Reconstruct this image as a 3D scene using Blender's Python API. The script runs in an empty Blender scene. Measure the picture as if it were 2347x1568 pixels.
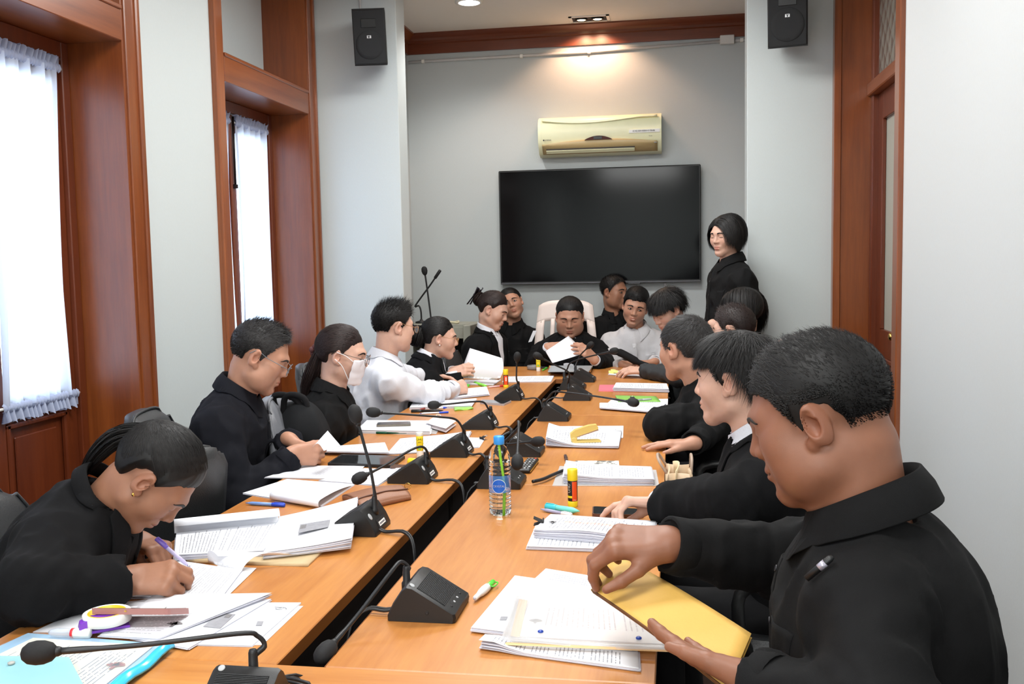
import bpy, math, random
import numpy as np
from mathutils import Vector, Matrix

# ------------------------------------------------------------------ camera, world, light, exposure
S = bpy.context.scene
COL = S.collection
PW, PH, FPX = 2347, 1568, 2217.6
YAW, PITCH, ROLL, CAMZ = 0.167163, 0.083677, 0.01919, 1.48
def cam_axes():
    cy, sy, cp, sp = math.cos(YAW), math.sin(YAW), math.cos(PITCH), math.sin(PITCH)
    f = np.array([-sy*cp, cy*cp, -sp]); r = np.array([cy, sy, 0.0]); d = np.cross(f, r)
    c, s = math.cos(ROLL), math.sin(ROLL)
    return c*r+s*d, -s*r+c*d, f
CR, CD, CF = cam_axes()
cam = bpy.data.cameras.new('camera'); camo = bpy.data.objects.new('camera', cam); COL.objects.link(camo)
cam.sensor_width = 36; cam.lens = FPX/PW*36; cam.clip_start = 0.05
camo.matrix_world = Matrix(((CR[0], -CD[0], -CF[0], 0), (CR[1], -CD[1], -CF[1], 0), (CR[2], -CD[2], -CF[2], CAMZ), (0, 0, 0, 1)))
S.camera = camo
def at(px, py, z=None, y=None, x=None):
    """the point of the room seen at a photograph pixel, on a plane of known height / depth / side"""
    d = CR*((px-PW/2)/FPX) + CD*((py-PH/2)/FPX) + CF
    t = (z-CAMZ)/d[2] if z is not None else (y/d[1] if y is not None else x/d[0])
    return np.array([0, 0, CAMZ]) + t*d
S.view_settings.view_transform = 'Standard'; S.view_settings.look = 'None'
S.view_settings.exposure = 0.22; S.view_settings.gamma = 1.0; S.view_settings.use_curve_mapping = False
W = bpy.data.worlds.new('sky'); S.world = W; W.use_nodes = True
W.node_tree.nodes['Background'].inputs[0].default_value = (0.80, 0.90, 1.0, 1)
W.node_tree.nodes['Background'].inputs[1].default_value = 5.2
CEIL = 3.27
def area(name, loc, rot, sx, sy, power, col):
    l = bpy.data.lights.new(name, 'AREA'); l.shape = 'RECTANGLE'; l.size = sx; l.size_y = sy; l.energy = power; l.color = col
    o = bpy.data.objects.new(name, l); COL.objects.link(o); o.location = loc; o.rotation_euler = rot
    return o
LAMP_Y = (-4.6, -1.9, 0.7, 3.0, 5.0)
for i, y in enumerate(LAMP_Y):
    area('ceiling_lamp_light', (-0.65, y, CEIL-0.05), (0, 0, 0), 1.5, 0.55, (240, 34, 37, 40, 40)[i], (0.99, 1.0, 0.98))

# ------------------------------------------------------------------ materials
def srgb(r, g, b):
    f = lambda c: ((c/255)/12.92 if c/255 <= 0.04045 else ((c/255+0.055)/1.055)**2.4)
    return (f(r), f(g), f(b), 1)
MATS = {}
class NT:
    def __init__(s, m): s.t = m.node_tree; s.b = s.t.nodes['Principled BSDF']; s.out = s.t.nodes['Material Output']
    def n(s, typ, **kw):
        nd = s.t.nodes.new(typ)
        for k, v in kw.items():
            if k.startswith('i_'):
                key = k[2:]; nd.inputs[int(key) if key.isdigit() else key.replace('_', ' ')].default_value = v
            else: setattr(nd, k, v)
        return nd
    def l(s, a, b): s.t.links.new(a, b)
    def math(s, op, a, b=None, c=None):
        nd = s.t.nodes.new('ShaderNodeMath'); nd.operation = op
        for i, v in enumerate((a, b, c)):
            if v is None: continue
            if isinstance(v, (int, float)): nd.inputs[i].default_value = v
            else: s.l(v, nd.inputs[i])
        return nd.outputs[0]
    def mix(s, fac, a, b):
        nd = s.t.nodes.new('ShaderNodeMix'); nd.data_type = 'RGBA'
        for sock, v in ((nd.inputs[0], fac), (nd.inputs[6], a), (nd.inputs[7], b)):
            if isinstance(v, (int, float)): sock.default_value = v
            elif isinstance(v, tuple): sock.default_value = v
            else: s.l(v, sock)
        return nd.outputs[2]
def mat(name, col, rough=0.5, metal=0.0, noise=0.0, nscale=20, bump=0.0, bscale=60, stretch=(1, 1, 1), spec=0.5, coat=0.0, sheen=0.0, trans=0.0, alpha=1.0, emit=None, sss=0.0, ior=None):
    if name in MATS: return MATS[name]
    m = bpy.data.materials.new(name); m.use_nodes = True; T = NT(m); b = T.b
    c = srgb(*col)
    b.inputs['Base Color'].default_value = c; b.inputs['Roughness'].default_value = rough; b.inputs['Metallic'].default_value = metal
    b.inputs['Specular IOR Level'].default_value = spec; b.inputs['Coat Weight'].default_value = coat; b.inputs['Sheen Weight'].default_value = sheen
    b.inputs['Transmission Weight'].default_value = trans; b.inputs['Alpha'].default_value = alpha
    if ior: b.inputs['IOR'].default_value = ior
    if sss:
        b.inputs['Subsurface Weight'].default_value = sss; b.inputs['Subsurface Radius'].default_value = (0.012, 0.005, 0.003); b.inputs['Subsurface Scale'].default_value = 1.0
    if emit: b.inputs['Emission Color'].default_value = (*emit[:3], 1); b.inputs['Emission Strength'].default_value = emit[3]
    tc = T.n('ShaderNodeTexCoord'); mp = T.n('ShaderNodeMapping'); mp.inputs['Scale'].default_value = stretch; T.l(tc.outputs['Object'], mp.inputs[0])
    nz = T.n('ShaderNodeTexNoise', i_Scale=nscale, i_Detail=5.0); T.l(mp.outputs[0], nz.inputs['Vector'])
    k = max(noise, 0.02)
    d = tuple(x*(1-k) for x in c[:3])+(1,); e = tuple(min(1, x*(1+k)) for x in c[:3])+(1,)
    T.l(T.mix(nz.outputs['Fac'], d, e), b.inputs['Base Color'])
    if bump:
        n2 = T.n('ShaderNodeTexNoise', i_Scale=bscale, i_Detail=3.0); T.l(mp.outputs[0], n2.inputs['Vector'])
        bp = T.n('ShaderNodeBump', i_Strength=bump, i_Distance=0.004); T.l(n2.outputs['Fac'], bp.inputs['Height']); T.l(bp.outputs[0], b.inputs['Normal'])
    MATS[name] = m; return m
def wood(name, dark, light, axis='Y', scale=1.0, rough=0.35, coat=0.15, spec=0.5):
    """stretched noise grain; axis is the direction the grain runs along"""
    m = bpy.data.materials.new(name); m.use_nodes = True; T = NT(m)
    tc = T.n('ShaderNodeTexCoord'); mp = T.n('ShaderNodeMapping')
    sc = {'X': (1.2, 16, 16), 'Y': (16, 1.2, 16), 'Z': (16, 16, 1.2)}[axis]
    mp.inputs['Scale'].default_value = tuple(v*scale for v in sc); T.l(tc.outputs['Object'], mp.inputs[0])
    big = T.n('ShaderNodeTexNoise', i_Scale=0.55, i_Detail=4.0, i_Distortion=0.8); T.l(mp.outputs[0], big.inputs['Vector'])
    fine = T.n('ShaderNodeTexNoise', i_Scale=5.0, i_Detail=6.0, i_Roughness=0.65); T.l(mp.outputs[0], fine.inputs['Vector'])
    f = T.math('ADD', T.math('MULTIPLY', big.outputs['Fac'], 0.6), T.math('MULTIPLY', fine.outputs['Fac'], 0.4))
    f = T.math('MULTIPLY', T.math('SUBTRACT', f, 0.32), 2.6); f = T.math('MINIMUM', T.math('MAXIMUM', f, 0.0), 1.0)
    T.l(T.mix(f, srgb(*dark), srgb(*light)), T.b.inputs['Base Color'])
    T.b.inputs['Roughness'].default_value = rough; T.b.inputs['Coat Weight'].default_value = coat; T.b.inputs['Coat Roughness'].default_value = 0.25; T.b.inputs['Specular IOR Level'].default_value = spec
    MATS[name] = m; return m
def wallpaper(name, col):
    m = bpy.data.materials.new(name); m.use_nodes = True; T = NT(m)
    tc = T.n('ShaderNodeTexCoord'); mp = T.n('ShaderNodeMapping'); mp.inputs['Scale'].default_value = (90, 90, 22); T.l(tc.outputs['Object'], mp.inputs[0])
    nz = T.n('ShaderNodeTexNoise', i_Scale=3.0, i_Detail=6.0, i_Roughness=0.7); T.l(mp.outputs[0], nz.inputs['Vector'])
    c = srgb(*col); T.l(T.mix(nz.outputs['Fac'], tuple(x*0.94 for x in c[:3])+(1,), tuple(min(1, x*1.05) for x in c[:3])+(1,)), T.b.inputs['Base Color'])
    bp = T.n('ShaderNodeBump', i_Strength=0.25, i_Distance=0.002); T.l(nz.outputs['Fac'], bp.inputs['Height']); T.l(bp.outputs[0], T.b.inputs['Normal'])
    T.b.inputs['Roughness'].default_value = 0.62; T.b.inputs['Specular IOR Level'].default_value = 0.3
    MATS[name] = m; return m
def paper(name, base=(232, 234, 240), ink=(120, 122, 132), rows=34, words=26, margin=(0.12, 0.9, 0.08, 0.92), turn=False, density=0.62, alpha=1.0, seed=0.0, accents=()):
    """printed sheet: rows of word-like dashes laid out in the sheet's own UV space"""
    if name in MATS: return MATS[name]
    m = bpy.data.materials.new(name); m.use_nodes = True; T = NT(m)
    uv = T.n('ShaderNodeUVMap'); sp = T.n('ShaderNodeSeparateXYZ'); T.l(uv.outputs[0], sp.inputs[0])
    u, v = (sp.outputs[0], sp.outputs[1]) if not turn else (sp.outputs[1], sp.outputs[0])
    vr = T.math('MULTIPLY', v, rows); row = T.math('FLOOR', vr); fr = T.math('FRACT', vr)
    line = T.math('MULTIPLY', T.math('GREATER_THAN', fr, 0.34), T.math('LESS_THAN', fr, 0.62))
    cb = T.n('ShaderNodeCombineXYZ'); T.l(T.math('FLOOR', T.math('MULTIPLY', u, words*3)), cb.inputs[0]); T.l(T.math('ADD', row, seed), cb.inputs[1])
    wn = T.n('ShaderNodeTexWhiteNoise'); T.l(cb.outputs[0], wn.inputs['Vector'])
    word = T.math('LESS_THAN', wn.outputs['Value'], density+0.2)
    rn = T.n('ShaderNodeTexWhiteNoise', noise_dimensions='1D'); T.l(T.math('ADD', row, seed*3.7+0.5), rn.inputs['W'])
    end = T.math('LESS_THAN', u, T.math('ADD', margin[1]-0.35, T.math('MULTIPLY', T.math('POWER', rn.outputs['Value'], 0.35), 0.35)))
    rowon = T.math('GREATER_THAN', rn.outputs['Value'], 0.12)
    mk_ = line
    for q in (word, end, rowon, T.math('GREATER_THAN', u, margin[0]), T.math('GREATER_THAN', v, margin[2]), T.math('LESS_THAN', v, margin[3])): mk_ = T.math('MULTIPLY', mk_, q)
    col = T.mix(T.math('MULTIPLY', mk_, 0.8), srgb(*base), srgb(*ink))
    for (u0, u1, v0, v1, c) in accents:
        q = T.math('MULTIPLY', T.math('MULTIPLY', T.math('GREATER_THAN', u, u0), T.math('LESS_THAN', u, u1)), T.math('MULTIPLY', T.math('GREATER_THAN', v, v0), T.math('LESS_THAN', v, v1)))
        col = T.mix(T.math('MULTIPLY', q, 0.75), col, srgb(*c))
    T.l(col, T.b.inputs['Base Color']); T.b.inputs['Roughness'].default_value = 0.7; T.b.inputs['Specular IOR Level'].default_value = 0.25; T.b.inputs['Alpha'].default_value = alpha
    MATS[name] = m; return m

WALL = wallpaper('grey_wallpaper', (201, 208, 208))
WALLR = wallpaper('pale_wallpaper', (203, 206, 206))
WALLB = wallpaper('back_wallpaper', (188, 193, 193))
CASE_Z = wood('teak_upright', (106, 49, 19), (150, 80, 34), 'Z', 0.6, 0.3, 0.45)
CASE_Y = wood('teak_long', (106, 49, 19), (150, 80, 34), 'Y', 0.6, 0.3, 0.45)
CASE_X = wood('teak_cross', (92, 40, 18), (124, 58, 28), 'X', 0.6)
DOORW = wood('teak_door', (88, 36, 18), (120, 56, 26), 'Z', 0.6)
TOPY = wood('table_laminate', (172, 104, 44), (208, 144, 76), 'Y', 0.8, 0.32, 0.1)
TOPX = wood('table_laminate_cross', (176, 108, 46), (210, 147, 78), 'X', 0.8, 0.32, 0.1)
EDGE = wood('table_edge', (128, 72, 28), (160, 98, 44), 'Y', 0.8, 0.4, 0.05)
DARKP = mat('dark_panel', (30, 22, 18), 0.7)
CEILM = mat('ceiling_paint', (226, 220, 212), 0.8, bump=0.05)
FLOORM = mat('floor_carpet', (70, 50, 40), 0.9, noise=0.2, nscale=200, bump=0.3, bscale=400)
BLK = mat('black_plastic', (20, 21, 22), 0.42, bump=0.08, bscale=900)
BLKM = mat('black_matte', (18, 18, 20), 0.75, bump=0.2, bscale=1500)
RUB = mat('black_rubber', (22, 22, 24), 0.5)
WHT = mat('white_plastic', (236, 234, 228), 0.4)
LEATH = mat('black_leather', (44, 46, 48), 0.42, noise=0.1, bump=0.25, bscale=350)
CHROME = mat('chrome', (200, 202, 206), 0.2, 1.0)
GOLD = mat('brass', (212, 170, 90), 0.25, 1.0)

# ------------------------------------------------------------------ mesh helpers
def mesh_obj(name, V, F, m, parent=None, smooth=False, uv=None, world=True):
    """one mesh object; V are room coordinates, made relative to the parent thing"""
    V = np.asarray(V, dtype=np.float64)
    if parent is not None and world:
        off = np.array(parent['_org']); V = V-off
    me = bpy.data.meshes.new(name)
    if isinstance(F, np.ndarray) and F.ndim == 2:
        k = F.shape[1]; nf = len(F)
        me.vertices.add(len(V)); me.vertices.foreach_set('co', V.astype(np.float32).ravel())
        me.loops.add(nf*k); me.loops.foreach_set('vertex_index', F.astype(np.int32).ravel())
        me.polygons.add(nf); me.polygons.foreach_set('loop_start', np.arange(0, nf*k, k, dtype=np.int32))
        me.update(calc_edges=True)
    else:
        me.from_pydata(V.tolist(), [], [list(map(int, f)) for f in F]); me.update()
    if uv is not None:
        ul = me.uv_layers.new(name='UVMap'); uva = np.asarray(uv, dtype=np.float32)
        li = np.empty(len(me.loops), dtype=np.int32); me.loops.foreach_get('vertex_index', li)
        ul.data.foreach_set('uv', uva[li].ravel())
    if smooth: me.polygons.foreach_set('use_smooth', np.ones(len(me.polygons), dtype=bool))
    for x in (m if isinstance(m, (list, tuple)) else [m]): me.materials.append(x)
    o = bpy.data.objects.new(name, me); COL.objects.link(o)
    if parent is not None:
        o.parent = parent
    o['_org'] = [0.0, 0.0, 0.0] if parent is None else list(parent['_org'])
    return o
def tag(o, label, cat, group=None):
    o['label'] = label; o['category'] = cat
    if group: o['group'] = group
    return o
def thing(name, label, cat, loc, group=None):
    o = bpy.data.objects.new(name, None); COL.objects.link(o); o.empty_display_size = 0.05
    o.location = [float(v) for v in loc]; o['_org'] = [float(v) for v in loc]
    return tag(o, label, cat, group)
def struct(o): o['kind'] = 'structure'; return o
class MB:
    """collects shapes into one mesh"""
    def __init__(s): s.V = []; s.F = []; s.n = 0
    def add(s, V, F):
        V = np.asarray(V, float); s.V.append(V); s.F += [[int(i)+s.n for i in f] for f in F]; s.n += len(V); return s
    def box(s, x0, x1, y0, y1, z0, z1, bev=0.0):
        if bev <= 0:
            V = [(x, y, z) for x in (x0, x1) for y in (y0, y1) for z in (z0, z1)]
            F = [(0, 1, 3, 2), (4, 6, 7, 5), (0, 4, 5, 1), (2, 3, 7, 6), (0, 2, 6, 4), (1, 5, 7, 3)]
            return s.add(V, F)
        b = min(bev, (x1-x0)*0.49, (y1-y0)*0.49, (z1-z0)*0.49)
        cx, cy, cz = (x0+x1)/2, (y0+y1)/2, (z0+z1)/2; hx, hy, hz = (x1-x0)/2, (y1-y0)/2, (z1-z0)/2
        V = []; idx = {}
        for sx in (-1, 1):
            for sy in (-1, 1):
                for sz in (-1, 1):
                    for a in range(3):
                        h = [hx-b, hy-b, hz-b]; h[a] = (hx, hy, hz)[a]
                        idx[(sx, sy, sz, a)] = len(V); V.append((cx+sx*h[0], cy+sy*h[1], cz+sz*h[2]))
        F = []
        for a in range(3):
            o1, o2 = [(1, 2), (0, 2), (0, 1)][a]
            for sg in (-1, 1):
                q = []
                for s1, s2 in ((-1, -1), (1, -1), (1, 1), (-1, 1)):
                    k = [0, 0, 0]; k[a] = sg; k[o1] = s1; k[o2] = s2; q.append(idx[(*k, a)])
                flip = (sg == -1) ^ (a == 1)
                F.append(q[::-1] if flip else q)
            for s1 in (-1, 1):
                for s2 in (-1, 1):
                    k0 = [0, 0, 0]; k0[o1] = s1; k0[o2] = s2; k0[a] = -1; k1 = list(k0); k1[a] = 1
                    F.append((idx[(*k0, o1)], idx[(*k1, o1)], idx[(*k1, o2)], idx[(*k0, o2)]))
        for sx in (-1, 1):
            for sy in (-1, 1):
                for sz in (-1, 1): F.append([idx[(sx, sy, sz, a)] for a in range(3)])
        return s.add(V, F)
    def tube(s, P, r, n=10, caps=True):
        P = np.asarray(P, float); k = len(P); r = np.full(k, r) if np.isscalar(r) else np.asarray(r, float)
        T = np.gradient(P, axis=0); T /= np.linalg.norm(T, axis=1)[:, None]+1e-12
        up = np.array([0, 0, 1.0]) if abs(T[0][2]) < 0.9 else np.array([1.0, 0, 0])
        V = []; N = np.cross(T[0], up); N /= np.linalg.norm(N)
        for i in range(k):
            N = N-T[i]*np.dot(N, T[i]); N /= np.linalg.norm(N); B = np.cross(T[i], N)
            for j in range(n):
                a = 2*math.pi*j/n; V.append(P[i]+r[i]*(math.cos(a)*N+math.sin(a)*B))
        F = [(i*n+j, i*n+(j+1) % n, (i+1)*n+(j+1) % n, (i+1)*n+j) for i in range(k-1) for j in range(n)]
        if caps: F += [list(range(n))[::-1], [(k-1)*n+j for j in range(n)]]
        return s.add(V, F)
    def lathe(s, base, prof, n=20, axis=(0, 0, 1), caps=True):
        a = np.asarray(axis, float); a /= np.linalg.norm(a); u = np.cross(a, (0, 1, 0) if abs(a[1]) < 0.9 else (1, 0, 0)); u /= np.linalg.norm(u); w = np.cross(a, u)
        V = [np.asarray(base)+a*h+r*(math.cos(2*math.pi*j/n)*u+math.sin(2*math.pi*j/n)*w) for r, h in prof for j in range(n)]
        k = len(prof); F = [(i*n+j, i*n+(j+1) % n, (i+1)*n+(j+1) % n, (i+1)*n+j) for i in range(k-1) for j in range(n)]
        if caps: F += [list(range(n))[::-1], [(k-1)*n+j for j in range(n)]]
        return s.add(V, F)
    def prism(s, poly, a, b):
        """poly: list of 3-D points; extruded from +a to +b (vectors)"""
        P = np.asarray(poly, float); n = len(P); V = np.vstack([P+np.asarray(a, float), P+np.asarray(b, float)])
        return s.add(V, [list(range(n))[::-1], list(range(n, 2*n))]+[(i, (i+1) % n, n+(i+1) % n, n+i) for i in range(n)])
    def ell(s, c, r, n=14, m=9, R=None):
        V = [];
        for i in range(m+1):
            t = math.pi*i/m
            for j in range(n):
                p = 2*math.pi*j/n; q = np.array([r[0]*math.sin(t)*math.cos(p), r[1]*math.sin(t)*math.sin(p), r[2]*math.cos(t)])
                V.append(np.asarray(c)+(q if R is None else R@q))
        return s.add(V, [(i*n+j, (i+1)*n+j, (i+1)*n+(j+1) % n, i*n+(j+1) % n) for i in range(m) for j in range(n)])
    def grid(s, G):
        """G: (a,b,3) array"""
        G = np.asarray(G, float); a, b = G.shape[:2]
        return s.add(G.reshape(-1, 3), [(i*b+j, (i+1)*b+j, (i+1)*b+j+1, i*b+j+1) for i in range(a-1) for j in range(b-1)])
    def slab(s, G, t):
        """closed sheet of thickness t below grid G"""
        G = np.asarray(G, float); a, b = G.shape[:2]; n = a*b
        t = np.asarray(t, float) if np.ndim(t) else np.array([0, 0, -t])
        V = np.vstack([G.reshape(-1, 3), G.reshape(-1, 3)+t])
        F = [(i*b+j, (i+1)*b+j, (i+1)*b+j+1, i*b+j+1) for i in range(a-1) for j in range(b-1)]
        F += [tuple(n+q for q in f[::-1]) for f in F]
        ring = [j for j in range(b)]+[i*b+b-1 for i in range(1, a)]+[(a-1)*b+j for j in range(b-2, -1, -1)]+[i*b for i in range(a-2, 0, -1)]
        F += [(ring[k], ring[(k+1) % len(ring)], n+ring[(k+1) % len(ring)], n+ring[k]) for k in range(len(ring))]
        return s.add(V, F)
    def xf(s, M, off):
        s.V = [v@np.asarray(M).T+np.asarray(off) for v in s.V]; return s
    def build(s, name, m, parent=None, smooth=False, uv=None, **kw):
        return mesh_obj(name, np.vstack(s.V), s.F, m, parent, smooth, uv, **kw)
def smooth_angle(o, deg=40):
    me = o.data; me.polygons.foreach_set('use_smooth', np.ones(len(me.polygons), dtype=bool))
    try: me.set_sharp_from_angle(angle=math.radians(deg))
    except Exception: pass
    return o
def rotz(a): c, s = math.cos(a), math.sin(a); return np.array([[c, -s, 0], [s, c, 0], [0, 0, 1.0]])
def rotx(a): c, s = math.cos(a), math.sin(a); return np.array([[1.0, 0, 0], [0, c, -s], [0, s, c]])
def roty(a): c, s = math.cos(a), math.sin(a); return np.array([[c, 0, s], [0, 1.0, 0], [-s, 0, c]])
def spline(P, n=24):
    """Catmull-Rom through points"""
    P = np.asarray(P, float); Q = np.vstack([2*P[0]-P[1], P, 2*P[-1]-P[-2]]); out = []
    m = len(P)-1
    for k in range(n+1):
        t = k/n*m; i = min(int(t), m-1); f = t-i; a, b, c, d = Q[i:i+4]
        out.append(0.5*((2*b)+(-a+c)*f+(2*a-5*b+4*c-d)*f*f+(-a+3*b-3*c+d)*f**3))
    return np.array(out)
def text_mesh(name, body, size, m, parent, origin, xdir, ydir, extrude=0.0004, align='CENTER'):
    cu = bpy.data.curves.new(name, 'FONT'); cu.body = body; cu.size = size; cu.extrude = extrude; cu.align_x = align; cu.align_y = 'CENTER'; cu.resolution_u = 3
    t = bpy.data.objects.new('tmp_text', cu); COL.objects.link(t)
    dg = bpy.context.evaluated_depsgraph_get(); me = bpy.data.meshes.new_from_object(t.evaluated_get(dg))
    V = np.array([v.co[:] for v in me.vertices]); F = [list(p.vertices) for p in me.polygons]
    bpy.data.objects.remove(t); bpy.data.meshes.remove(me)
    x = np.asarray(xdir, float); y = np.asarray(ydir, float); z = np.cross(x, y)
    return mesh_obj(name, np.asarray(origin)+V[:, :1]*x+V[:, 1:2]*y+V[:, 2:]*z, F, m, parent)
# ------------------------------------------------------------------ the room
XL, XR, YB, YP, YREAR = -2.34, 0.97, 7.6, 6.2, -6.5
XDOOR = -2.60                      # plane of the window leaves, set back in the wall
def sbox(name, m, *b, bev=0.0, parent=None): return struct(MB().box(*b, bev).build(name, m, parent))
sbox('floor', FLOORM, XL-0.5, XR+0.5, YREAR, YB+0.1, -0.1, 0)
sbox('ceiling', CEILM, XL-0.5, XR+0.5, YREAR, YB+0.1, CEIL, CEIL+0.1)
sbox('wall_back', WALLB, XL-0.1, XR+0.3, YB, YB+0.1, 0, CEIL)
sbox('wall_rear', WALL, XL-0.5, XR+0.3, YREAR-0.1, YREAR, 0, CEIL)
PXL, PXR = at(926, 700, y=YP)[0], at(1712, 500, y=YP)[0]
sbox('wall_pier_left', WALL, XL-0.4, PXL, YP, YP+0.2, 0, CEIL, bev=0.004)
sbox('wall_pier_right', WALL, PXR, XR+0.3, YP, YP+0.2, 0, CEIL, bev=0.004)
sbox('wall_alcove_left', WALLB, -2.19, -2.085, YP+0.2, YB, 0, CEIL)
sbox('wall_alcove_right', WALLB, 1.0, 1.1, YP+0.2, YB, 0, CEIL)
# left wall with tall openings; the nearest, unseen one is added for daylight
WINS = [(0.57, 1.79), (2.70, 3.92), (4.85, 6.07)]
mb = MB(); y = YREAR
for a, b in WINS: mb.box(XL-0.34, XL, y, a, 0, CEIL); y = b
mb.box(XL-0.34, XL, y, YP, 0, CEIL)
struct(mb.build('wall_left', WALL))
# right wall with the door recess
D0, D1 = 4.43, 6.15
struct(MB().box(XR, XR+0.3, YREAR, D0, 0, CEIL).box(XR, XR+0.3, D1, YP+0.01, 0, CEIL).build('wall_right', WALLR))
struct(MB().box(XL, XL+0.015, 3.92+0.1, 4.85-0.1, 0, 0.1).box(XL, XL+0.015, 1.9, 2.6, 0, 0.1).build('baseboard_left', CASE_Y))

CURT = bpy.data.materials.new('sheer_curtain'); CURT.use_nodes = True
_T = NT(CURT); _T.b.inputs['Base Color'].default_value = srgb(236, 240, 250); _T.b.inputs['Roughness'].default_value = 0.9
_tr = _T.n('ShaderNodeBsdfTranslucent'); _tr.inputs[0].default_value = srgb(226, 236, 252); _mx = _T.n('ShaderNodeMixShader', i_0=0.62)
_T.l(_T.b.outputs[0], _mx.inputs[1]); _T.l(_tr.outputs[0], _mx.inputs[2]); _T.l(_mx.outputs[0], _T.out.inputs[0])
RUFF = bpy.data.materials.new('ruffled_curtain_hem'); RUFF.use_nodes = True
_T = NT(RUFF); _T.b.inputs['Base Color'].default_value = srgb(196, 206, 232); _T.b.inputs['Roughness'].default_value = 0.9
_tr = _T.n('ShaderNodeBsdfTranslucent'); _tr.inputs[0].default_value = srgb(170, 190, 230); _mx = _T.n('ShaderNodeMixShader', i_0=0.3)
_T.l(_T.b.outputs[0], _mx.inputs[1]); _T.l(_tr.outputs[0], _mx.inputs[2]); _T.l(_mx.outputs[0], _T.out.inputs[0])
GLASS = mat('window_glass', (240, 246, 250), 0.02, trans=1.0, ior=1.03)
def curtain(parent, x, y0, y1, z0, z1, seed):
    rs = np.random.RandomState(seed); n, k = 70, 24
    ph = rs.rand(6)*6.28
    Y = np.linspace(y0, y1, n); Z = np.linspace(z0, z1, k); G = np.zeros((k, n, 3))
    for i, z in enumerate(Z):
        t = (z-z0)/(z1-z0); pinch = 0.012*math.sin(math.pi*t)
        for j, yy in enumerate(Y):
            s = (yy-y0)/(y1-y0)
            d = 0.016*math.sin(s*36+ph[0]+0.5*math.sin(3*t+ph[1]))+0.010*math.sin(s*61+ph[2]+1.2*t)+0.004*math.sin(s*100+ph[3])
            G[i, j] = (x+0.018+d, yy+pinch*(1-2*s)*2, z)
    c = MB().grid(G).build('curtain', CURT, parent, True)
    for nm, zz, dz in (('curtain_ruffle', z1, 0.045), ('curtain_ruffle', z0, -0.055)):
        m = 5; G = np.zeros((m, 120, 3))
        for i in range(m):
            t = i/(m-1)
            for j in range(120):
                s = j/119; a = 0.004+0.016*t
                G[i, j] = (x+0.026+a*math.sin(s*95+ph[4]+2*math.sin(s*17)), y0-0.01+(y1-y0+0.02)*s, zz+dz*t+0.006*t*math.sin(s*140+ph[5]))
        MB().grid(G).build(nm, RUFF, parent, True)
        # gathered casing on the rod
        G = np.zeros((5, 120, 3))
        for i in range(5):
            a = math.pi*(-0.5+i/4)
            for j in range(120):
                s = j/119; r = 0.013+0.003*math.sin(s*160+ph[2])
                G[i, j] = (x+0.018+r*math.cos(a)+0.004, y0-0.01+(y1-y0+0.02)*s, zz+1.3*r*math.sin(a))
        MB().grid(G).build('rod_pocket', RUFF, parent, True)
        MB().tube([(x+0.022, y0-0.03, zz), (x+0.022, y1+0.03, zz)], 0.006, 8).build('curtain_rod', WHT, parent, True)
def leaf(idx, y0, y1, zt, cz0, cz1, seed, hinge_far):
    """one glazed leaf: stiles, rails, raised lower panel, pane and gathered curtain"""
    o = thing('window_%d' % idx, 'x', 'x', (XDOOR, (y0+y1)/2, 0)); del o['label']; del o['category']; struct(o)
    x0, x1 = XDOOR-0.045, XDOOR
    s = 0.075
    MB().box(x0, x1, y0, y0+s, 0.02, zt, 0.003).build('stile', DOORW, o); MB().box(x0, x1, y1-s, y1, 0.02, zt, 0.003).build('stile', DOORW, o)
    for za, zb in ((0.02, 0.2), (cz0-0.10, cz0-0.0), (zt-0.10, zt)): MB().box(x0, x1, y0+s, y1-s, za, zb, 0.003).build('rail', DOORW, o)
    MB().box(x0+0.012, x1-0.016, y0+s, y1-s, 0.2, cz0-0.10).build('lower_panel', DOORW, o)
    a, b, za, zb = y0+s, y1-s, 0.2, cz0-0.10
    m = MB()
    m.box(x1-0.016, x1+0.008, a, a+0.022, za, zb, 0.006); m.box(x1-0.016, x1+0.008, b-0.022, b, za, zb, 0.006)
    m.box(x1-0.016, x1+0.008, a, b, zb-0.022, zb, 0.006); m.box(x1-0.016, x1+0.008, a, b, za, za+0.022, 0.006)
    m.build('panel_moulding', DOORW, o)
    MB().box(x1-0.016, x1-0.008, a+0.06, b-0.06, za+0.06, zb-0.06, 0.004).build('raised_field', DOORW, o)
    MB().box(x0+0.02, x0+0.024, y0+s, y1-s, cz0, zt-0.10).build('pane', GLASS, o)
    curtain(o, x1, y0+s-0.035, y1-s+0.035, cz0-0.03, cz1, seed)
    return o
CZ1 = at(60, 135, x=XDOOR+0.02)[2]; CZ0 = at(80, 905, x=XDOOR+0.02)[2]
HZ0, HZ1 = 2.45, 2.60
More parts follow.
